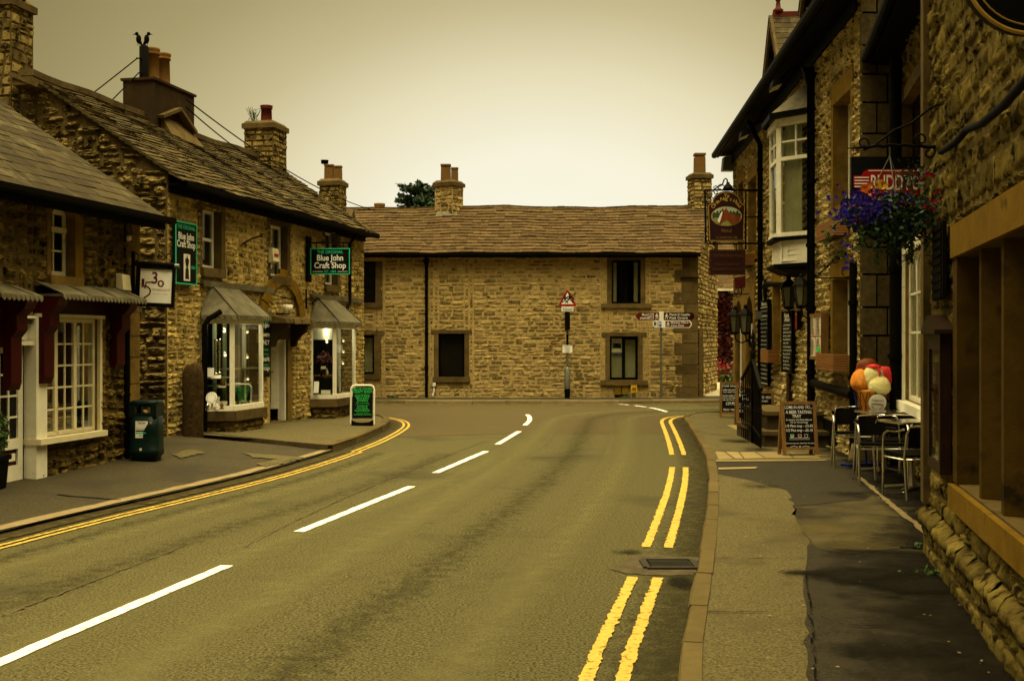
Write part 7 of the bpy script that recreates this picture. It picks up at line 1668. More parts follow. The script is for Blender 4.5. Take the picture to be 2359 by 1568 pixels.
f, x0, x1, z0, z1 = finger(1502, 1524, 738, 754, -1, 'letter_white', ()); b = MB(); panel(b, fr, x0 + .185, x0 + .255, z0 + .02, z1 - .02, .001, .003); b.build('blue_panel', M['sign_blue'], f); b = MB(); text(b, fr, 'P', x0 + .22, z0 + .06, .09, .045, lift=.005); b.build('parking_letter', M['letter_white'], f)
b = MB(); flat(b, fr, [(x0 + .075 + .032 * math.cos(a), z0 + .10 + .065 * math.sin(a)) for a in np.linspace(0, 2 * PI, 13)[:-1]], .002); b.build('recycling_symbol', M['leaf_dark'], f); b = MB(); stroke(b, fr, [(x0 + .125, z0 + .03), (x0 + .17, z0 + .03), (x0 + .17, z1 - .03), (x0 + .125, z1 - .03), (x0 + .125, z0 + .03)], .006, .003); stroke(b, fr, [(x0 + .15, z0 + .06), (x0 + .148, z0 + .12)], .012, .003); b.build('information_symbol', M['sign_black'], f)
f, x0, x1, z0, z1 = finger(1524, 1594, 738, 755, 1, 'letter_white', ()); b = MB(); zm = (z0 + z1) / 2; flat(b, fr, [(x0 + .10, z0 + .02), (x1 - .085, z0 + .02), (x1 - .035, zm), (x1 - .085, z1 - .02), (x0 + .10, z1 - .02)], .001, .003); g_ = b.build('brown_panel', M['sign_brown'], f); b = MB(); man(b, x0 + .17, z0 + .035, .14, 1, .006); text(b, fr, 'Market Place', x0 + .25, z0 + .12, .055, .48, align='l', lift=.006); text(b, fr, 'Cave Dale', x0 + .25, z0 + .035, .055, .36, align='l', lift=.006); b.build('arm_lettering', M['letter_white'], g_)
# meter boxes, hydrant plate
zq = lambda y: EYE - vv(y) * 33.5; xq = lambda px: uu(px) * 33.5
for k, (a, c) in enumerate(((1416, 1430), (1432, 1446))):
    t = thing('meter_box', ['left small wooden box standing under the lower window', 'right small wooden box standing under the lower window'][k], 'box', ((xq(a) + xq(c)) / 2, 33.5, .1), 'boxes under the lower window')
    b = MB(); b.box(xq(a), xq(c), 33.43, 33.58, .19, zq(888)); b.build('box', M['ochre'], t); b = MB(); b.box(xq(a) - .015, xq(c) + .015, 33.40, 33.58, zq(888) + .002, zq(888) + .025); b.build('lid', M['dressed_grey'], t)
    for x in (xq(a) + .015, xq(c) - .055): b = MB(); b.box(x, x + .04, 33.45, 33.56, .1, .188); b.build('foot', M['black'], t)
t = thing('hydrant_sign', 'small yellow hydrant marker with a black letter on a short post', 'sign', (xq(1460), 33.45, .1)); fr = Fr((xq(1453), 33.42, 0), (1, 0, 0)); hw = xq(1467) - xq(1453)
b = MB(); b.box(xq(1460) - .05, xq(1460) + .05, 33.43, 33.5, .1, zq(903)); b.build('post', M['dressed_grey'], t); b = MB(); panel(b, fr, 0, hw, zq(904), zq(887), -.02, 0); pl_ = b.build('plate', M['petal_yellow'], t); b = MB(); text(b, fr, 'H', hw / 2, zq(901), .13, .08, lift=.004, bold=.03); b.build('plate_letter', M['sign_black'], pl_)
# ================================================================== hotel hanging signs
Yp = 24.6; w = HW
xq = lambda px: uu(px) * Yp; zq = lambda py: EYE - vv(py) * Yp
t = thing('pub_sign', 'maroon arched pub sign with a horse head picture hanging from scrolled ironwork', 'pub sign', (xq(1671), Yp, zq(560)))
fr = Fr((0, Yp, 0), (1, -.03, 0)); X = lambda px: xq(px) / fr.ex[0]
cx_ = (X(1628) + X(1714)) / 2; hw = (X(1714) - X(1628)) / 2; y0, ysh, ytop = zq(558), zq(470), zq(442)
outl = [(cx_ - hw * .93, y0), (cx_ + hw * .93, y0), (cx_ + hw, ysh - .04), (cx_ + hw * .86, ysh), (cx_ + hw * .74, ysh + .03)] + [(cx_ + hw * .74 * math.cos(a), ysh + .04 + (ytop - ysh - .04) * math.sin(a)) for a in np.linspace(.15, PI - .15, 13)] + [(cx_ - hw * .74, ysh + .03), (cx_ - hw * .86, ysh), (cx_ - hw, ysh - .04)]
b = MB(); flat(b, fr, outl, -.04, .0); b.build('board', M['hotel_board'], t)
b = MB(); cc = np.array([cx_, (y0 + ytop) / 2]); stroke(b, fr, [tuple(cc + (np.array(p) - cc) * .955) for p in outl + outl[:1]], .012, .004); b.build('gold_line', M['gold'], t)
ov_c = (cx_, zq(500)); ow, oh = hw * .78, (zq(484) - zq(516)) / 2 * 1.35
el = lambda k=1: [(ov_c[0] + ow * k * math.cos(a), ov_c[1] + oh * k * math.sin(a)) for a in np.linspace(0, 2 * PI, 25)[:-1]]
b = MB(); flat(b, fr, el(1.05), .001, .003); pic = b.build('picture_rim', M['gold'], t)
M['pic_sky'] = plain('painted_sky', (.38, .46, .36)); M['pic_green'] = plain('painted_grass', (.26, .26, .06)); M['pic_tree'] = mat('painted_trees', (.015, .03, .01), (.06, .10, .03), .7, 30); M['horse'] = mat('painted_chestnut', (.11, .022, .006), (.26, .065, .018), .6, 14)
b = MB(); flat(b, fr, el(1.0), .005); b.build('painted_sky', M['pic_sky'], pic)
b = MB(); flat(b, fr, [p for p in el(.99) if p[1] < ov_c[1] - oh * .25], .007); b.build('painted_field', M['pic_green'], pic)
b = MB(); R_ = np.random.default_rng(4)
tp = [(ov_c[0] - ow * .97 + 2 * ow * .97 * i / 30, ov_c[1] + oh * min(.25 + .35 * math.sin(i * .9) ** 2 + R_.uniform(0, .15), math.sqrt(max(0, 1 - (2 * i / 30 - 1) ** 2 * .95)) - .02)) for i in range(31)]
flat(b, fr, [(ov_c[0] - ow * .95, ov_c[1] - oh * .22), (ov_c[0] + ow * .95, ov_c[1] - oh * .22)] + tp[::-1], .009); b.build('painted_trees', M['pic_tree'], pic)
b = MB()
for y in (-.22, -.42): panel(b, fr, ov_c[0] - ow * .85, ov_c[0] + ow * .3, ov_c[1] + oh * y, ov_c[1] + oh * (y + .06), .009, .011)
b.build('painted_fence', M['curtain'], pic)
N_ = lambda x, y: (ov_c[0] + ow * x, ov_c[1] + oh * y)
b = MB(); flat(b, fr, [N_(-.58, -.62), N_(-.50, -.78), N_(-.38, -.76), N_(-.28, -.60), N_(-.05, -.42), N_(.08, -.40), N_(.20, -.55), N_(.38, -.88), N_(.62, -.74), N_(.85, -.45), N_(.97, -.1), N_(.9, -.02), N_(.62, .10), N_(.32, .32), N_(.12, .55), N_(.02, .70), N_(.0, .88), N_(-.06, .92), N_(-.10, .70), N_(-.20, .66), N_(-.26, .88), N_(-.32, .90), N_(-.34, .62), N_(-.42, .30), N_(-.52, -.1), N_(-.60, -.42)], .013); b.build('painted_horse', M['horse'], pic)
b = MB(); flat(b, fr, [N_(-.58, -.60), N_(-.48, -.70), N_(-.42, -.40), N_(-.33, .05), N_(-.26, .45), N_(-.33, .50), N_(-.44, .22), N_(-.53, -.15), N_(-.60, -.40)], .016); b.build('painted_blaze', M['letter_white'], pic)
b = MB(); b.ball(fr.p(*N_(-.20, .26), .016), .014, .004, .01, 8, 4); b.build('painted_eye', M['sign_black'], pic)
b = MB(); text(b, fr, 'Ye', cx_, zq(457), .085, .11, lift=.006)
for i, ch in enumerate("Olde Nag's Head"):
    a = PI * (.80 - .60 * i / 14); 
    if ch != ' ': text(b, fr, ch, cx_ + hw * .78 * math.cos(a) * 1.02, zq(502) + (zq(463) - zq(502)) * math.sin(a) * 1.06 - .02, .075, None, lift=.006, rot=(a - PI / 2) * .75)
b.build('gold_lettering', M['gold'], t)
b = MB(); text(b, fr, 'Hotel', cx_, zq(537), .08, .20, lift=.006); text(b, fr, 'Tel 01433 620 248', cx_, zq(551), .05, .44, lift=.006); b.build('dull_lettering', M['gold_dim'], t)
# iron frame, scrolls and the swan-neck lamp above
b = MB(); zt_ = zq(438); wallx = HW.p((Yp - 15.8) / HW.d[1], 0)[0]
b.bbox((xq(1624), Yp, zt_), (wallx, Yp, zt_), .03, .03); b.bbox((xq(1626), Yp, zq(560)), (xq(1624), Yp, zt_), .035, .035, up=(0, 1, 0)); b.bbox((xq(1628), Yp, zq(561)), (wallx, Yp, zq(561)), .03, .035); b.bbox((xq(1718), Yp, zq(575)), (xq(1718), Yp, zt_), .03, .03, up=(0, 1, 0))
for z in (zq(440), zq(500), zq(561)): b.bbox((xq(1716), Yp, z), (wallx, Yp, z), .025, .025)
def scroll(c, r, a0, a1, n=14, tight=.35): return [(c[0] + r * (1 - (1 - tight) * i / n) * math.cos(a0 + (a1 - a0) * i / n), Yp, c[2] + r * (1 - (1 - tight) * i / n) * math.sin(a0 + (a1 - a0) * i / n)) for i in range(n + 1)]
for px, py, r, a0, a1 in ((1636, 447, .10, 0, 7), (1634, 462, .09, 1, -6), (1648, 444, .06, 3, -3), (1700, 447, .10, 3, -4), (1706, 462, .09, 2, 9), (1690, 444, .06, 0, 6), (1660, 432, .08, 0, 5), (1650, 434, .06, 3, -3), (1690, 434, .06, 0, 6)): b.tube(scroll((xq(px), Yp, zq(py)), r, a0, a1), .010, 5)
b.tube([(xq(1645), Yp, zq(436)), (xq(1655), Yp, zq(430)), (xq(1664), Yp, zq(426)), (xq(1668), Yp, zq(414)), (xq(1672), Yp, zq(411)), (xq(1675), Yp, zq(414)), (xq(1676), Yp, zq(424))], .016, 6)
b.build('ironwork', M['iron'], t)
b = MB(); b.lathe((xq(1677), Yp, zq(437)), [(.11, 0), (.105, .03), (.07, .09), (.035, .12), (.035, .15), (.01, .16)], 12); b.build('sign_lamp', M['iron'], t)
t = thing('pub_sign', 'plain maroon food board hung under the arched pub sign', 'pub sign', (xq(1673), Yp, zq(635)))
b = MB(); panel(b, fr, X(1632), X(1714), zq(634), zq(576), -.03, 0); b.build('board', M['hotel_board'], t)
b = MB(); stroke(b, fr, [(X(1635), zq(631)), (X(1711), zq(631)), (X(1711), zq(579)), (X(1635), zq(579)), (X(1635), zq(631))], .008, .003); text(b, fr, "Ye Olde Nag's Head", X(1673), zq(593), .075, .60, lift=.004); text(b, fr, 'Hot and Cold Food', X(1673), zq(612), .06, .50, lift=.004); text(b, fr, 'Served All Day Everyday', X(1673), zq(623), .05, .60, lift=.004); b.build('dull_lettering', plain('faded_maroon_gold', (.10, .035, .015)), t)
b = MB()
for px in (1652, 1696): b.bbox((xq(px), Yp - .01, zq(576)), (xq(px), Yp - .01, zq(561)), .02, .02, up=(1, 0, 0))
b.build('hanger', M['iron'], t) if False else None
for px in (1652, 1696):
    b = MB(); b.bbox((xq(px), Yp - .01, zq(576)), (xq(px), Yp - .01, zq(561)), .02, .02, up=(1, 0, 0)); b.build('hanger', M['iron'], t)
# small maroon lantern-shaped sign over the arched doors
Ys = 24.0; p0 = P(1700, 640, Ys); t = thing('door_sign', 'small plain maroon sign on a scrolled bracket over the arched doorways', 'sign', p0)
fr2 = Fr((0, Ys, 0), (1, .1, 0)); q = lambda px, py: (uu(px) * Ys / fr2.ex[0], EYE - vv(py) * Ys)
b = MB(); flat(b, fr2, [q(1703, 663), q(1728, 660), q(1728, 632), q(1702, 638)], -.05, 0); b.build('board', M['sign_brown'], t)
b = MB(); b.bbox(fr2.p(*q(1690, 677)), fr2.p(*q(1738, 675)), .02, .02); b.bbox(fr2.p(*q(1718, 676)), fr2.p(*q(1718, 660)), .02, .02, up=(1, 0, 0))
for px, py, r in ((1697, 672, .06), (1706, 670, .07), (1690, 680, .05), (1700, 682, .05)): c = fr2.p(*q(px, py)); b.tube([(c[0] + r * (1 - .5 * i / 12) * math.cos(i * .5), Ys, c[2] + r * (1 - .5 * i / 12) * math.sin(i * .5)) for i in range(13)], .009, 5)
b.build('bracket', M['iron'], t)
# ------------------------------------------------------------------ on the hotel wall
def wall_board(p0, p1, y0, y1, name, label, cat, frame_m, face_m, th=.05, rim=.03, o=.06):
    a, c = sorted((w.s(p0, o), w.s(p1, o))); pm = (p0 + p1) / 2; z1, z0 = w.z(pm, y0, o), w.z(pm, y1, o)
    t = thing(name, label, cat, w.p((a + c) / 2, z0, o)); fr = Fr(w.p(c, z0, o), -w.d); SW, SH = c - a, z1 - z0
    b = MB(); 
    for q in ((0, SW, 0, rim), (0, SW, SH - rim, SH), (0, rim, rim, SH - rim), (SW - rim, SW, rim, SH - rim)): panel(b, fr, *q, -.02, th)
    b.build('frame', M[frame_m], t); b = MB(); panel(b, fr, rim - .002, SW - rim + .002, rim - .002, SH - rim + .002, -.01, th - .015); b.build('panel', M[face_m], t)
    return t, fr, SW, SH, th - .012
def scribble(b, fr, x0, x1, y, h, n, R, k=1):
    """a line of handwriting too small to read in the photograph: uneven chalk strokes"""
    x = x0
    while x < x1:
        l = R.uniform(.5, 1.6) * h; stroke(b, fr, [(x, y + R.uniform(-.1, .1) * h), (x + l * .5, y + R.uniform(.2, .7) * h), (x + l, y + R.uniform(-.1, .1) * h)], h * .22, n); x += l + h * R.uniform(.15, .5)
R_ = np.random.default_rng(9)
t, fr, SW, SH, nn = wall_board(1755, 1774, 690, 887, 'menu_board', 'tall narrow menu chalkboard on the hotel wall by the far downpipe', 'chalkboard', 'black', 'board_black', rim=.025)
b = MB(); text(b, fr, 'Menu', SW / 2, SH * .93, .08, SW * .6, lift=nn)
for y in np.linspace(.86, .08, 17): scribble(b, fr, SW * .12, SW * R_.uniform(.65, .9), SH * y, .035, nn + .002, R_)
for y in (.905, .80, .34, .02): panel(b, fr, SW * .05, SW * .95, SH * y, SH * y + .012, nn, nn + .004)
b.build('chalk_lettering', M['chalk'], t)
b = MB(); c = fr.p(SW / 2, SH + .22, 0)
for r in (.16, .24): flat(b, fr, [(SW / 2 + r * .7 * math.cos(a), SH + .18 + r * math.sin(a)) for a in np.linspace(0, 2 * PI, 17)[:-1]], .0, .05) if r > .2 else None
b.build('oval_crest', M['black'], t)
b = MB(); stroke(b, fr, [(SW / 2 + .10 * math.cos(a), SH + .18 + .19 * math.sin(a)) for a in np.linspace(.6, 5.6, 14)], .012, .055); b.build('crest_line', M['chalk'], t)
t, fr, SW, SH, nn = wall_board(1806, 1830, 716, 858, 'menu_board', 'broad chalkboard on the hotel wall below the pair of lanterns', 'chalkboard', 'black', 'board_black', rim=.03)
b = MB()
for i, s in enumerate(('Real', 'Ales')): text(b, fr, s, SW / 2, SH * (.90 - .07 * i), .08, SW * .5, lift=nn)
for y in np.linspace(.76, .06, 13): scribble(b, fr, SW * .14, SW * R_.uniform(.6, .9), SH * y, .045, nn + .002, R_)
b.build('chalk_lettering', M['chalk'], t)
t, fr, SW, SH, nn = wall_board(1836, 1843, 716, 760, 'notice', 'thin red upright notice between chalkboard and downpipe', 'notice', 'sign_black', 'sign_red', rim=.015)
b = MB(); scribble(b, fr, SW * .2, SW * .8, SH * .8, .05, nn + .002, R_); b.build('lettering', M['chalk'], t)
t, fr, SW, SH, nn = wall_board(1874, 1906, 722, 828, 'menu_case', 'glazed wooden menu case with two printed pages on the hotel wall', 'menu case', 'wood', 'white', th=.09, rim=.05)
b = MB()
for x0, x1 in ((.12, .46), (.54, .90)):
    for y0, y1 in ((.52, .93), (.08, .49)):
        for y in np.linspace(y1 - .05, y0 + .03, 12): panel(b, fr, SW * (x0 + .03), SW * (x1 - .03 - R_.uniform(0, .1)), SH * y, SH * y + .007, nn + .001, nn + .004)
pr_ = b.build('page_lines', M['gold_dim'], t)
b = MB()
for q in ((.06, .94, .495, .515), (.49, .51, .06, .94)): panel(b, fr, SW * q[0], SW * q[1], SH * q[2], SH * q[3], nn + .001, nn + .003)
panel(b, fr, SW * .60, SW * .88, SH * .08, SH * .16, nn + .001, nn + .005); b.build('red_band', M['sign_red'], t)
b = MB(); panel(b, fr, SW * .62, SW * .86, SH * .17, SH * .27, nn + .001, nn + .005); b.build('green_patch', M['green_text'], t)
# rounded dark board lower on the wall
s_ = w.s(1813, .1); z0, z1 = w.z(1813, 925, .1), w.z(1813, 860, .1); b = MB(); pts = [(-.13, z0 - .55), (.13, z0 - .55), (.13, z1 - .12)] + [(.13 * math.cos(a), z1 - .13 + .13 * math.sin(a)) for a in np.linspace(.1, PI - .1, 9)] + [(-.13, z1 - .12)]
b.prism([w.p(s_ + x, z, .04) for x, z in pts], w.n * .05); b.build('round_topped_board', M['wood_dark'], label='dark round-topped board fixed low on the hotel wall behind the beer board', cat='board')
# grey electric box
b = MB(); b.wbox(w, w.s(1752, .15), w.s(1740, .15), w.z(1746, 676, .15), w.z(1746, 655, .15), .12, .20); 
b = MB(); a, c = sorted((w.s(1737, .2), w.s(1750, .2))); b.wbox(w, a, a + .22, w.z(1743, 735, .2), w.z(1743, 718, .2), .16, .27); b.build('junction_box', M['steel'], label='small grey electric box beside the far hotel downpipe', cat='electric box')
# lanterns
def lantern(c, label, s=1.0, grp='black wall lanterns on the hotel'):
    t = thing('wall_lantern', label, 'lantern', c, grp); c = np.array(c)
    k = lambda pr: [(r * s, z * s) for r, z in pr]
    b = MB(); b.lathe(c, k([(.03, -.02), (.07, .0), (.085, .02), (.06, .03)]), 6, smooth=False); b.build('lantern_foot', M['iron'], t); b = MB(); b.lathe(c, k([(.125, .30), (.14, .31), (.10, .36), (.05, .40), (.03, .42), (.035, .45), (.01, .48)]), 6, smooth=False); b.build('cap', M['iron'], t)
    b = MB()
    for i in range(6): a = 2 * PI * (i + .5) / 6; b.tube([c + np.array([.07 * math.cos(a), .07 * math.sin(a), .02]) * s, c + np.array([.115 * math.cos(a), .115 * math.sin(a), .30]) * s], .007 * s, 4)
    b.build('cage', M['iron'], t)
    b = MB(); b.lathe(c, k([(.064, .035), (.108, .298)]), 6, smooth=False); b.build('glass', M['lamp_glass'], t)
    b = MB(); b.tube([c + np.array([0, 0, -.02]) * s, c + np.array([.02, 0, -.12]) * s, c + np.array([.12, 0, -.16]) * s, c + np.array([.24, 0, -.10]) * s], .014 * s, 6); b.bbox(c + np.array([.25, 0, -.22]) * s, c + np.array([.25, 0, .02]) * s, .05 * s, .03 * s, up=(1, 0, 0)); b.build('arm', M['iron'], t)
    b = MB(); b.tube([c + np.array([0, 0, .06]) * s, c + np.array([0, 0, .2]) * s], .018 * s, 6); b.build('bulb', M['cream'], t)
M['lamp_glass'] = plain('smoky_glass', (.12, .115, .07), .15, spec=.4)
c = P(1817, 710, 20.6); lantern(c, 'black lantern over the broad chalkboard, left of the near pair', 1.2)
c = P(1846, 708, 19.3); lantern(c, 'black lantern against the thick downpipe, right of the near pair', 1.15)
c = P(1693, 768, 25.6); lantern(c, 'far black lantern at the outer side of the arched doors', 1.25)
c = P(1717, 768, 24.6); lantern(c, 'far black lantern between the two arched doors', 1.25)
# ------------------------------------------------------------------ chalk A-boards
def aboard(cx_, Y, wd, ht, rot, label, lines, tilt=.16, cols=None):
    t = thing('chalk_a_board', label, 'A-board', (cx_, Y, .105), 'chalk A-boards outside the hotel'); c, s = math.cos(rot), math.sin(rot)
    ex = np.array([c, s, 0]); back = np.array([-s, c, 0]); fr = Fr(np.array([cx_, Y, .105]) - ex * wd / 2, ex, np.array([0, 0, 1.0]) + back * tilt)
    lg = .10 * ht / .9
    b = MB(); e = .045
    panel(b, fr, 0, e, 0, ht, -.02, .02); panel(b, fr, wd - e, wd, 0, ht, -.02, .02); panel(b, fr, e, wd - e, ht - e, ht, -.018, .018); panel(b, fr, e, wd - e, lg, lg + e * .8, -.018, .018); b.build('front_frame', M['wood'], t)
    b = MB(); panel(b, fr, e - .002, wd - e + .002, lg + e * .8 - .002, ht - e + .002, -.012, .004); b.build('panel', M['board_black'], t)
    fb = Fr(np.array([cx_, Y, .105]) + ex * wd / 2 + back * (2 * tilt * ht * .98), -ex, np.array([0, 0, 1.0]) - back * tilt)
    b = MB(); panel(b, fb, 0, e, 0, ht * .985, -.02, .02); panel(b, fb, wd - e, wd, 0, ht * .985, -.02, .02); panel(b, fb, e, wd - e, lg, ht * .93, -.01, .008); b.build('rear_frame', M['wood'], t)
    R = np.random.default_rng(int(Y * 10)); b = MB()
    for ln in lines:
        s_, x, y, h, wt = ln
        if s_ is None: scribble(b, fr, wd * x, wd * wt, ht * y, h, .008, R)
        else: text(b, fr, s_, wd * x, ht * y, h, None if wt is None else wd * wt, lift=.008, bold=.012)
    b.build('chalk_lettering', M['chalk'], t)
    return t, fr
Ya = 16.55; xa = (uu(1807) + uu(1882)) / 2 * Ya
t, fr = aboard(xa, Ya, .50, .755, .10, 'beer tasting chalk A-board, nearest and tallest on the hotel pavement', [('COME IN AND TRY...', .5, .865, .048, .80), ('A BEER TASTING', .5, .775, .043, .74), ('TRAY', .44, .70, .043, .26), ('A choice of 3 Real Ales in', .5, .645, .024, .74), ('1/3 or 1/2 servings', .5, .60, .022, .5), ('1/3 Pint tray - £3.42', .5, .525, .036, .78), ('1/2 Pint tray - £5.10', .5, .445, .036, .76), ('Please see pumps for todays Cask Ale choice', .5, .22, .016, .82)])
b = MB(); W_, H_ = .50, .755
panel(b, fr, W_ * .2, W_ * .78, H_ * .295, H_ * .30, .006, .009); panel(b, fr, W_ * .2, W_ * .78, H_ * .325, H_ * .33, .006, .009)
stroke(b, fr, [(W_ * .22, H_ * .165), (W_ * .32, H_ * .18), (W_ * .42, H_ * .165)], .005, .008); stroke(b, fr, [(W_ * .56, H_ * .165), (W_ * .66, H_ * .18), (W_ * .76, H_ * .165)], .005, .008); stroke(b, fr, [(W_ * .47, H_ * .17), (W_ * .51, H_ * .17)], .012, .008)
for x in (.28, .50, .68): stroke(b, fr, [(W_ * (x - .05), H_ * .39), (W_ * (x - .035), H_ * .335), (W_ * (x + .035), H_ * .335), (W_ * (x + .05), H_ * .39), (W_ * (x - .05), H_ * .39)], .004, .010)
b.build('drawn_tray', M['chalk'], t)
b = MB(); flat(b, fr, [(W_ * .24, H_ * .375), (W_ * .25, H_ * .337), (W_ * .31, H_ * .337), (W_ * .32, H_ * .375)], .008); b.build('drawn_pale_ale', M['green_text'], t)
b = MB(); flat(b, fr, [(W_ * .46, H_ * .375), (W_ * .47, H_ * .337), (W_ * .53, H_ * .337), (W_ * .54, H_ * .375)], .008); b.build('drawn_red_ale', M['sign_red'], t)
Yb = 24.7; aboard((uu(1659) + uu(1706)) / 2 * Yb, Yb, (uu(1706) - uu(1659)) * Yb, .74, -.12, 'steak night chalk A-board, farthest left of the hotel boards', [('STEAK NIGHT', .5, .86, .06, .80), ('COME AND JOIN US', .5, .76, .03, .74), ('FOR A GREAT STEAK', .5, .70, .028, .66), ('TWO 8oz RUMP STEAKS', .5, .60, .028, .78), ('WITH ALL THE TRIMMINGS', .5, .54, .028, .8), ('AND A BOTTLE OF WINE', .5, .48, .028, .76), ('£29.95', .5, .36, .06, .42), ('RELAX + ENJOY', .5, .20, .04, .66)])
Yc = 22.4; aboard((uu(1697) + uu(1742)) / 2 * Yc, Yc, (uu(1742) - uu(1697)) * Yc, .75, .0, 'quiz night chalk A-board, partly behind the iron railing', [('Quiz', .36, .84, .07, .34), ('Every', .36, .73, .06, .36), ('Friday', .52, .64, .05, .36), (None, .14, .54, .022, .85), (None, .14, .50, .022, .8), (None, .14, .46, .022, .85), ('Cash Prize', .46, .34, .05, .62), ('Cash', .5, .25, .05, .3), (None, .16, .17, .022, .8)])
Yd = 20.45; aboard((uu(1738) + uu(1788)) / 2 * Yd, Yd, (uu(1788) - uu(1738)) * Yd, .735, .14, 'bangers and mash chalk A-board, behind the stone steps', [('BANGERS + MASH', .5, .82, .05, .78), ('ON MENU', .55, .74, .03, .3), (None, .14, .66, .02, .9), (None, .14, .60, .02, .75), (None, .2, .55, .018, .7), (None, .2, .51, .018, .7), (None, .2, .47, .018, .66), (None, .14, .40, .02, .85), (None, .14, .30, .02, .8)])
# ------------------------------------------------------------------ giant ice cream
Yi = 15.1; xi = uu(2010) * Yi; zi = lambda py: EYE - vv(py) * Yi; xq = lambda px: uu(px) * Yi
t = thing('ice_cream_sign', 'giant ice cream cone sign with red, orange and cream scoops on a blue stand', 'ice cream sign', (xi, Yi, .105))
M['wafer'] = mat('wafer', (.42, .15, .02), (.66, .30, .06), .6, 9); M['wafer_line'] = plain('wafer_dark', (.20, .055, .01)); M['vanilla'] = mat('vanilla_scoop', (.86, .74, .28), (.95, .88, .48), .5, 12, bump=1.0, bs=26); M['strawberry'] = mat('red_scoop', (.68, .02, .03), (.85, .07, .07), .5, 12, bump=1.0, bs=26); M['mango'] = mat('orange_scoop', (.78, .24, .02), (.92, .38, .06), .5, 12, bump=1.0, bs=26); M['choc'] = mat('chocolate_scoop', (.11, .025, .008), (.22, .06, .02), .5, 12, bump=.4, bs=30); M['blue_stand'] = plain('blue_stand', (.015, .03, .22), .4)
zc0, zc1 = zi(1030), zi(900); rT = (xq(2043) - xq(1973)) / 2
cxi = xq(2009)
b = MB(); b.lathe((cxi, Yi, 0), [(.05, zc0), (rT * .62, (zc0 + zc1) / 2), (rT, zc1 - .02), (rT * 1.04, zc1), (rT * .9, zc1 + .02)], 24); b.build('cone', M['wafer'], t)
b = MB()
for k in range(12):
    for sg in (1, -1):
        pts = []
        for i in range(9):
            f_ = i / 8; a = 2 * PI * k / 12 + sg * f_ * 1.0; r_ = .05 + (rT - .05) * f_ + .004; pts.append((cxi + r_ * math.cos(a), Yi + r_ * math.sin(a), zc0 + (zc1 - zc0) * f_))
        b.tube(pts, .007, 4)
b.build('waffle_pattern', M['wafer_line'], t)
for (px, py, rx, rz, dy, mm, nm) in ((2002, 846, 25, 21, .08, 'choc', 'chocolate_scoop'), (1982, 877, 22, 26, .0, 'mango', 'orange_scoop'), (2038, 868, 26, 26, .03, 'strawberry', 'red_scoop'), (2008, 866, 23, 27, -.05, 'vanilla', 'cream_swirl'), (2019, 887, 25, 22, -.13, 'vanilla', 'vanilla_scoop')):
    k_ = Yi / F; b = MB(); b.ball((xq(px), Yi + dy, zi(py)), rx * k_, .11, rz * k_, 36, 24, bump=.022, skirt=.10); b.build(nm, M[mm], t)
b = MB(); k_ = Yi / F
b.ball((xq(2009), Yi - .06, zi(845)), 17 * k_, .09, 7 * k_, 14, 8, bump=.06); b.tube([(xq(2014), Yi - .13, zi(846)), (xq(2017), Yi - .155, zi(852)), (xq(2018), Yi - .165, zi(860)), (xq(2017), Yi - .16, zi(866))], [.018, .018, .016, .010], 8); b.build('red_sauce', M['strawberry'], t)
zl = zi(926); dfr = Fr((xq(2010), Yi - rT - .02, zl), (1, .0, 0), (0, -.12, 1)); rl_ = 20 * k_
b = MB(); flat(b, dfr, [(rl_ * math.cos(a), rl_ * math.sin(a)) for a in np.linspace(0, 2 * PI, 29)[:-1]], -.01, .0); ds = b.build('round_badge', M['letter_white'], t)
b = MB(); text(b, dfr, "Frederick's", 0, .018, .030, rl_ * 1.35, lift=.003)
for ch, a in zip('SOLD', np.linspace(PI * 1.12, PI * 1.42, 4)): text(b, dfr, ch, rl_ * .78 * math.cos(a), rl_ * .78 * math.sin(a) - .01, .024, None, lift=.003, rot=a - 1.5 * PI)
for ch, a in zip('HERE', np.linspace(PI * 1.58, PI * 1.88, 4)): text(b, dfr, ch, rl_ * .78 * math.cos(a), rl_ * .78 * math.sin(a) - .01, .024, None, lift=.003, rot=a - 1.5 * PI)
b.build('badge_lettering', M['sign_red'], ds)
b = MB(); flat(b, dfr, [(-.075, -.004), (.02, -.010), (.07, -.016), (.065, -.030), (.0, -.022), (-.075, -.016)], .003); b.build('badge_swoosh', M['leaf'], ds)
b = MB()
for sx in (-1, 1):
    b.tube([(cxi + sx * rT * 1.12, Yi + .03, zc1 + .0), (cxi + sx * rT * .5, Yi + .06, zc0 + .05), (cxi + sx * .06, Yi + .08, .35), (cxi + sx * .05, Yi + .06, .13)], .014, 8)
b.tube([(cxi - .36, Yi - .16, .135), (cxi - .24, Yi - .02, .13), (cxi, Yi + .05, .13), (cxi + .3, Yi + .02, .13)], .018, 8); b.tube([(cxi - .24, Yi - .02, .13), (cxi - .38, Yi + .06, .13)], .018, 8); b.tube([(cxi, Yi + .05, .13), (cxi + .05, Yi + .4, .13)], .018, 8)
b.build('stand', M['blue_stand'], t)
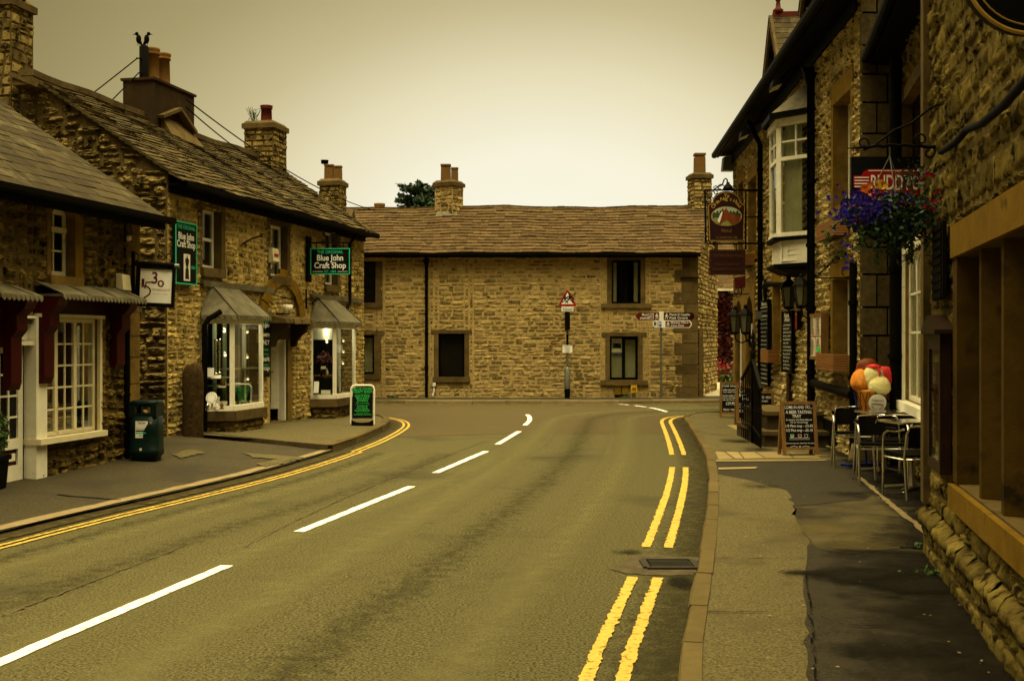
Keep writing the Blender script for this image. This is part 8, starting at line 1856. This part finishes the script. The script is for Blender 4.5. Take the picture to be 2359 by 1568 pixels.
# ------------------------------------------------------------------ cafe tables and chairs
def table(c, rot, label):
    t = thing('cafe_table', label, 'table', (0, 0, 0), 'cafe tables on the terrace')
    b = MB(); h = .27; top = .72
    pts = [(h - .03, h), (-h + .03, h), (-h, h - .03), (-h, -h + .03), (-h + .03, -h), (h - .03, -h), (h, -h + .03), (h, h - .03)]
    b.prism([(x, y, top) for x, y in pts], (0, 0, .022)); b.build('table_top', M['chrome'], t)
    b = MB(); b.lathe((0, 0, 0), [(.035, .05), (.03, .09), (.03, top - .02), (.12, top - .012), (.12, top - .003)], 12); b.build('pedestal', M['chrome'], t)
    for k in range(4): b = MB(); a = PI / 4 + k * PI / 2; d = np.array([math.cos(a), math.sin(a), 0]); b.bbox(d * .03 + [0, 0, .06], d * .30 + [0, 0, .025], .06, .022); b.lathe(d * .29, [(.02, 0), (.02, .012)], 8); b.build('foot', M['chrome'], t)
    t.location = c; t.rotation_euler = (0, 0, rot); return t
def chair(label):
    """aluminium terrace chair, seat towards +Y, back at -Y"""
    t = thing('cafe_chair', label, 'chair', (0, 0, 0), 'aluminium cafe chairs on the terrace'); hw = .26
    for s in (-1, 1):
        b = MB(); b.tube([(s * hw, .22, 0), (s * hw, .20, .30), (s * hw, .205, .55), (s * hw * 1.02, .17, .64), (s * hw * 1.02, .08, .675), (s * hw * 1.0, -.10, .68), (s * hw * .92, -.20, .70)], .013, 8); b.build('front_leg', M['chrome'], t)
        b = MB(); b.tube([(s * hw, -.30, 0), (s * hw * .95, -.22, .42), (s * hw * .90, -.25, .66), (s * hw * .80, -.275, .73)], .013, 8); b.build('rear_leg', M['chrome'], t)
        b = MB(); b.tube([(s * hw * 1.02, .13, .69), (s * hw * 1.02, .02, .695), (s * hw * 1.0, -.10, .697)], [.016, .02, .016], 8); b.build('arm_pad', M['black'], t)
    b = MB()
    b.tube([(-hw * .80, -.275, .73), (-.06, -.32, .745), (.06, -.32, .745), (hw * .80, -.275, .73)], .013, 8); b.build('top_rail', M['chrome'], t)
    b = MB(); n = 9; vs = []
    for i in range(n):
        x = -hw * .84 + 2 * hw * .84 * i / (n - 1); bow = -.04 * (1 - (2 * i / (n - 1) - 1) ** 2)
        for z, o in ((.52, -.235), (.63, -.25), (.725, -.272)): vs.append((x, o + bow, z))
    b.add(vs, [(3 * i + j, 3 * i + 3 + j, 3 * i + 4 + j, 3 * i + 1 + j) for i in range(n - 1) for j in range(2)], 0, None, True)
    vs2 = [(x, y - .012, z) for x, y, z in vs]; b.add(vs2, [(3 * i + j, 3 * i + 1 + j, 3 * i + 4 + j, 3 * i + 3 + j) for i in range(n - 1) for j in range(2)], 0, None, True); b.build('backrest', M['black_matt'], t)
    b = MB(); b.hexa([(-.23, -.21, .425), (.23, -.21, .425), (.24, .20, .435), (-.24, .20, .435), (-.23, -.21, .445), (.23, -.21, .445), (.24, .20, .46), (-.24, .20, .46)]); b.build('seat', M['black_matt'], t)
    b = MB(); b.tube([(-hw, .20, .40), (hw, .20, .40), (hw * .95, -.22, .40), (-hw * .95, -.22, .40), (-hw, .20, .40)], .010, 6); b.build('seat_rail', M['chrome'], t)
    return t
table((4.50, 14.45, .105), .15, 'square metal cafe table, the farther one by the ice cream sign')
table((4.27, 12.75, .105), .18, 'square metal cafe table, the nearer one by the wall cabinet')
ch0 = chair('aluminium cafe chair at the far side of the farther table')
spots = [((4.30, 15.0, .105), PI - .2, None), ((4.36, 13.93, .105), .12, 'aluminium cafe chair between the two cafe tables, facing the farther one'), ((4.12, 13.35, .105), PI - .15, 'aluminium cafe chair on the far side of the nearer table'), ((4.13, 12.2, .105), .16, 'aluminium cafe chair nearest the wall cabinet, in front of the nearer table')]
for i, (c, r, lb) in enumerate(spots):
    o = ch0 if i == 0 else copy_tree(ch0); o.location = c; o.rotation_euler = (0, 0, r)
    if lb: o['label'] = lb
# ------------------------------------------------------------------ bistro sign board and the flower basket
Yg = 13.4; xq = lambda px: uu(px) * Yg; zq = lambda py: EYE - vv(py) * Yg
t = thing('bistro_sign', 'large black projecting sign with red art deco panel, behind the hanging flowers', 'sign', (xq(2055), Yg, zq(470)))
fr = Fr((0, Yg, 0), (1, .0, 0)); X = xq
b = MB(); panel(b, fr, X(1961), X(2152), zq(470), zq(361), -.05, 0); b.build('board', M['sign_black'], t)
b = MB(); out = [(1966, 432), (1966, 405), (1984, 405), (1990, 395), (2000, 390), (2118, 390), (2128, 395), (2134, 405), (2152, 405), (2152, 432), (2134, 432), (2128, 444), (2118, 450), (2000, 450), (1990, 444), (1984, 432)]
flat(b, fr, [(X(a), zq(c)) for a, c in out], .001, .008); rp = b.build('red_panel', M['sign_red'], t)
b = MB(); 
for y in (408, 415, 422, 429): panel(b, fr, X(1968), X(2001), zq(y + 2.4), zq(y), .008, .011); panel(b, fr, X(2118), X(2152), zq(y + 2.4), zq(y), .008, .011)
panel(b, fr, X(2000), X(2118), zq(394.5), zq(392.5), .008, .011)
text(b, fr, "RUDDY'S", X(2060), zq(437), .165, X(2114) - X(2005), lift=.011, bold=.012); b.build('deco_lettering', M['letter_white'], rp)
b = MB(); b.bbox((X(2152), Yg - .02, zq(366)), (X(2152) + .12, Yg, zq(366)), .03, .03); b.bbox((X(2152), Yg - .02, zq(455)), (X(2152) + .12, Yg, zq(455)), .03, .03); b.build('wall_fixing', M['iron'], t)
# wrought iron bracket on the nearest building
Yk = 8.45; xq = lambda px: uu(px) * Yk; zq = lambda py: EYE - vv(py) * Yk
t = thing('basket_bracket', 'twisted wrought iron bracket holding the flower basket', 'bracket', (xq(2165), Yk, zq(345)))
b = MB(); pts = [(xq(1951), Yk, zq(342)), (xq(1975), Yk, zq(341))] + [(xq(1975 + 190 * i / 16), Yk, zq(341 - 6 * math.sin(PI * i / 16)) + .006 * math.sin(i * 2.2)) for i in range(1, 17)]
b.tube(pts, [.003, .010] + [.013] * 16, 6); b.bbox((xq(2160), Yk, zq(330)), (xq(2185), Yk, zq(330)), .02, .03)
b.tube([(xq(2010), Yk, zq(338)), (xq(2060), Yk, zq(300)), (xq(2100), Yk, zq(284)), (xq(2142), Yk, zq(250)), (xq(2165), Yk, zq(240))], .009, 6)
def scr(px, py, r, a0, a1): return [(xq(px) + r * (1 - .7 * i / 14) * math.cos(a0 + (a1 - a0) * i / 14), Yk, zq(py) + r * (1 - .7 * i / 14) * math.sin(a0 + (a1 - a0) * i / 14)) for i in range(15)]
for a in ((1988, 330, .05, -1.5, 5.5), (2122, 322, .055, 4.6, -3), (2140, 352, .05, 1.5, -5)): b.tube(scr(*a), .007, 5)
b.build('ironwork', M['iron'], t)
t = thing('hanging_basket', 'overflowing hanging basket of blue, red and yellow flowers in front of the bistro sign', 'hanging basket', (xq(2045), Yk, zq(560)))
cb = np.array([xq(2047), Yk, zq(484)]); rb = .20
b = MB(); b.lathe(cb, [(.03, -.24), (.12, -.20), (.18, -.10), (rb, .0), (rb * 1.02, .02), (rb * .9, .02)], 16); b.build('basket', M['black_matt'], t)
b = MB()
for dx, dy in ((-.16, .05), (.15, .06), (.0, -.17)):
    a = np.array([xq(2050), Yk, zq(360)]); c = cb + [dx, dy, .02]
    for i in range(22): p, q = a + (c - a) * i / 22, a + (c - a) * (i + .9) / 22; b.tube([p, q], .0045, 4)
b.tube([(xq(2050), Yk, zq(336)), (xq(2050), Yk, zq(362))], .005, 5); b.build('chain', M['steel'], t)
R_ = np.random.default_rng(33); k_ = Yk / F
def blob(px, py, sx, sy, sd=.14): return lambda: np.array([xq(px) + R_.normal(0, sx * k_), Yk + R_.normal(0, sd), zq(py) + R_.normal(0, sy * k_)])
def shell():
    v = R_.normal(0, 1, 3); v /= np.linalg.norm(v); v *= R_.uniform(.75, 1.05); return np.array([xq(2047) + v[0] * 100 * k_, Yk + v[1] * .26, zq(496) + v[2] * 52 * k_])
b = MB(); add_leaves(b, 2100, shell, .020, R_); add_leaves(b, 900, lambda: np.array([xq(2047) + R_.uniform(-1, 1) * 105 * k_, Yk + R_.normal(0, .15), zq(484) + R_.normal(0, 12 * k_)]), .020, R_); add_leaves(b, 200, blob(2105, 412, 16, 16, .08), .018, R_)
add_leaves(b, 900, lambda: np.array([xq(2055) + R_.normal(0, 34 * k_), Yk - .16 + R_.normal(0, .05), zq(530) + R_.normal(0, 22 * k_)]), .022, R_)
b.build('foliage', M['leaf_dark'], t)
b = MB()
for px, py, n_, ln_ in ((1975, 545, 34, 60), (1990, 560, 30, 60), (2030, 575, 26, 50), (2100, 560, 36, 85), (2125, 555, 30, 70), (2140, 520, 26, 60), (1945, 540, 20, 60), (2010, 600, 22, 50), (2080, 580, 24, 60), (2150, 470, 22, 60), (1935, 590, 14, 40)):
    x = xq(px); y = Yk + R_.uniform(-.12, .12); z = zq(py - ln_ * .6); pts = [np.array([x, y, z])]
    for i in range(8): pts.append(pts[-1] + [R_.normal(0, 6 * k_), R_.normal(0, .01), -ln_ * k_ / 8])
    b.tube(pts, .004, 4)
    add_leaves(b, n_, lambda: pts[R_.integers(0, 9)] + R_.normal(0, .016, 3), .024, R_)
b.build('trailing_stems', M['leaf'], t)
def petals(nm, mm, specs, size):
    b = MB()
    for n_, fn in specs:
        for _ in range(n_):
            c = fn() - np.array([0, .10, 0]); k = 5
            for j in range(k):
                a = 2 * PI * j / k + R_.uniform(0, .5); d = np.array([math.cos(a), -.35 + R_.normal(0, .3), math.sin(a)]); s = size * R_.uniform(.7, 1.2); pp_ = np.array([-math.sin(a), 0, math.cos(a)])
                b.add([c, c + d * s * .6 + pp_ * s * .4, c + d * s, c + d * s * .6 - pp_ * s * .4], [(0, 1, 2, 3)], 0, R_.random())
    b.build(nm, M[mm], t, kind='stuff')
petals('blue_flowers', 'petal_blue', [(260, blob(1968, 486, 22, 18)), (80, blob(2000, 480, 30, 14)), (10, blob(1940, 580, 10, 20, .06))], .017)
petals('violet_flowers', 'petal_violet', [(50, blob(1985, 470, 30, 14)), (24, blob(2060, 472, 44, 8)), (14, blob(1960, 510, 16, 14))], .017)
petals('red_flowers', 'petal_red', [(12, blob(1998, 456, 8, 7, .05)), (10, blob(1975, 490, 8, 6, .05)), (8, blob(2124, 408, 8, 10, .06)), (14, blob(2085, 474, 36, 8, .1)), (14, blob(2142, 468, 10, 14, .06)), (10, blob(2130, 520, 16, 20, .06))], .019)
petals('yellow_flowers', 'petal_yellow', [(9, blob(2015, 433, 5, 5, .04)), (14, blob(2062, 492, 10, 7, .05))], .026)
petals('orange_flowers', 'petal_orange', [(10, blob(1990, 440, 5, 5, .04))], .028)
# second, smaller iron bracket with trailing growth low on the hotel wall
Yk2 = 16.8; t = thing('lamp_bracket', 'thin scrolled iron bracket on the hotel wall below the flower basket', 'bracket', P(1900, 620, Yk2)); b = MB(); q = lambda px, py: P(px, py, Yk2)
b.tube([q(1877, 640), q(1920, 600), q(1950, 588)], .010, 5); b.tube([q(1885, 640), q(1955, 640)], .010, 5)
for px, py, r in ((1884, 636, .05), (1925, 600, .06), (1945, 628, .05), (1905, 612, .05)): c = q(px, py); b.tube([(c[0] + r * (1 - .6 * i / 12) * math.cos(i * .55), Yk2, c[2] + r * (1 - .6 * i / 12) * math.sin(i * .55)) for i in range(13)], .008, 5)
b.build('ironwork', M['iron'], t)
# round projecting sign at the top right
Yo = 4.3; c = P(2376, -78, Yo); r = 158 * Yo / F; t = thing('round_sign', 'round black projecting sign with gold rims, cut by the top right corner', 'sign', c)
fr = Fr(c, (1, 0, 0)); circ = lambda k: [(r * k * math.cos(a), r * k * math.sin(a)) for a in np.linspace(0, 2 * PI, 49)[:-1]]
b = MB(); flat(b, fr, circ(.985), -.05, .0); b.build('disc', M['sign_black'], t)
for k1, nm in ((.985, 'outer_rim'), (.86, 'inner_rim')):
    b = MB(); b.tube([fr.p(r * k1 * math.cos(a), r * k1 * math.sin(a), .0) for a in np.linspace(0, 2 * PI, 49)], .008 if k1 > .9 else .0035, 8, cap=False); b.build(nm, M['gold'], t)
b = MB(); b.bbox(c + [r, .0, 0], c + [r + .03, 0, 0], .02, .04); b.build('fixing', M['iron'], t)
# wooden notice cabinet on the near wall
w3 = NW; s1 = w3.s(2203, .0); s0 = s1 + .62; zt_, zb_ = EYE - vv(770) * 8.0, EYE - vv(1085) * 7.9
t = thing('notice_cabinet', 'dark wooden glazed notice cabinet with a little pitched top on the near wall', 'notice board', w3.p((s0 + s1) / 2, zb_, .06)); D_ = .10
b = MB(); b.wbox(w3, s1, s0, zb_, zt_, .03, D_ - .03); b.build('case', M['wood_dark'], t)
b = MB()
for q in ((s1, s1 + .07, zb_, zt_), (s0 - .07, s0, zb_, zt_), (s1 + .07, s0 - .07, zb_, zb_ + .07), (s1 + .07, s0 - .07, zt_ - .1, zt_)): b.wbox(w3, *q, D_ - .03, D_)
b.build('frame', M['wood_dark'], t)
b = MB(); m_ = (s0 + s1) / 2; b.prism([w3.p(s1 - .05, zt_ + .002, D_ + .04), w3.p(s0 + .05, zt_ + .002, D_ + .04), w3.p(s0 + .05, zt_ + .03, D_ + .04), w3.p(m_, zt_ + .13, D_ + .04), w3.p(s1 - .05, zt_ + .03, D_ + .04)], -w3.n * (D_ + .02)); b.build('pitched_top', M['wood_dark'], t)
b = MB(); b.wbox(w3, s1 + .07, s0 - .07, zb_ + .07, zt_ - .1, D_ - .012, D_ - .008); b.build('pane', M['glass'], t)
b = MB()
for (a, c_, y0, y1) in ((.15, .85, .62, .95), (.12, .5, .10, .55), (.55, .9, .15, .5)): b.wbox(w3, s1 + .8 * a, s1 + .8 * c_, zb_ + (zt_ - zb_) * y0, zb_ + (zt_ - zb_) * y1, D_ - .029, D_ - .024)
nt_ = b.build('notices', M['paper'] if 'paper' in M else plain('old_paper', (.34, .26, .15)), t)
b = MB(); R_ = np.random.default_rng(3)
for z in np.linspace(zb_ + .2, zt_ - .2, 26): b.wbox(w3, s1 + .16, s1 + .16 + R_.uniform(.2, .45), z, z + .012, D_ - .023, D_ - .020)
b.build('printed_lines', M['sign_brown'], t)
# twig, loose litter and weeds
p = P(1890, 1051, 16.5); b = MB(); b.tube([(p[0] - .07, 16.55, .118), (p[0] - .03, 16.5, .112), (p[0] + .02, 16.52, .115), (p[0] + .10, 16.5, .113)], [.004, .007, .006, .003], 5); b.build('twig', M['petal_yellow'] if False else plain('bare_twig', (.40, .26, .06)), label='pale bare twig lying on the pavement beside the beer board', cat='twig')
p = P(1958, 1056, 15.9); b = MB(); b.lathe((p[0], 15.75, .10), [(.075, 0), (.06, .06), (.035, .16), (.02, .24)], 10); b.build('pipe_shoe', M['kerb_grey'], label='grey conical foot at the base of the corner downpipe', cat='pipe foot')
R_ = np.random.default_rng(12)
for (px, py, Y_, n_, sz, lb) in ((2120, 1263, 0, 22, .022, 'small weeds at the foot of the near building corner'), (2150, 1325, 0, 40, .022, 'weeds at the near wall base beside the dark damp patch'), (300, 1062, 0, 80, .03, 'weeds under the litter bin'), (1440, 914, 33.4, 70, .035, 'weeds along the foot of the long wall near the school sign'), (905, 915, 33.4, 60, .035, 'weeds along the foot of the long wall at its left end')):
    x, y = G(px, py, .1) if not Y_ else (uu(px) * Y_, Y_); b = MB(); add_leaves(b, n_, lambda: np.array([x + R_.normal(0, .07), y + R_.normal(0, .05), .11 + abs(R_.normal(0, .025))]), sz, R_); b.build('weeds', M['leaf'], label=lb, cat='weeds')
b = MB(); R_ = np.random.default_rng(44)
for _ in range(150):
    x, y = R_.uniform(.9, 4.0), R_.uniform(3.2, 14)
    if x > 1.1 + (y - 8) * .19 + 2.1 or x < .3 + .16 * y: continue
    s = R_.uniform(.006, .018); a = R_.uniform(0, 3); d = np.array([math.cos(a), math.sin(a), 0]) * s; e = np.array([-d[1], d[0], 0]) * .5; c = np.array([x, y, .112]); b.add([c - d, c + e, c + d, c - e + [0, 0, .004]], [(0, 1, 2, 3)], 0, R_.random())
b.build('fallen_leaves', plain('dry_leaf', (.22, .15, .05), var=.4), kind='stuff', label='scattered dry leaf bits over the right pavement', cat='leaves')
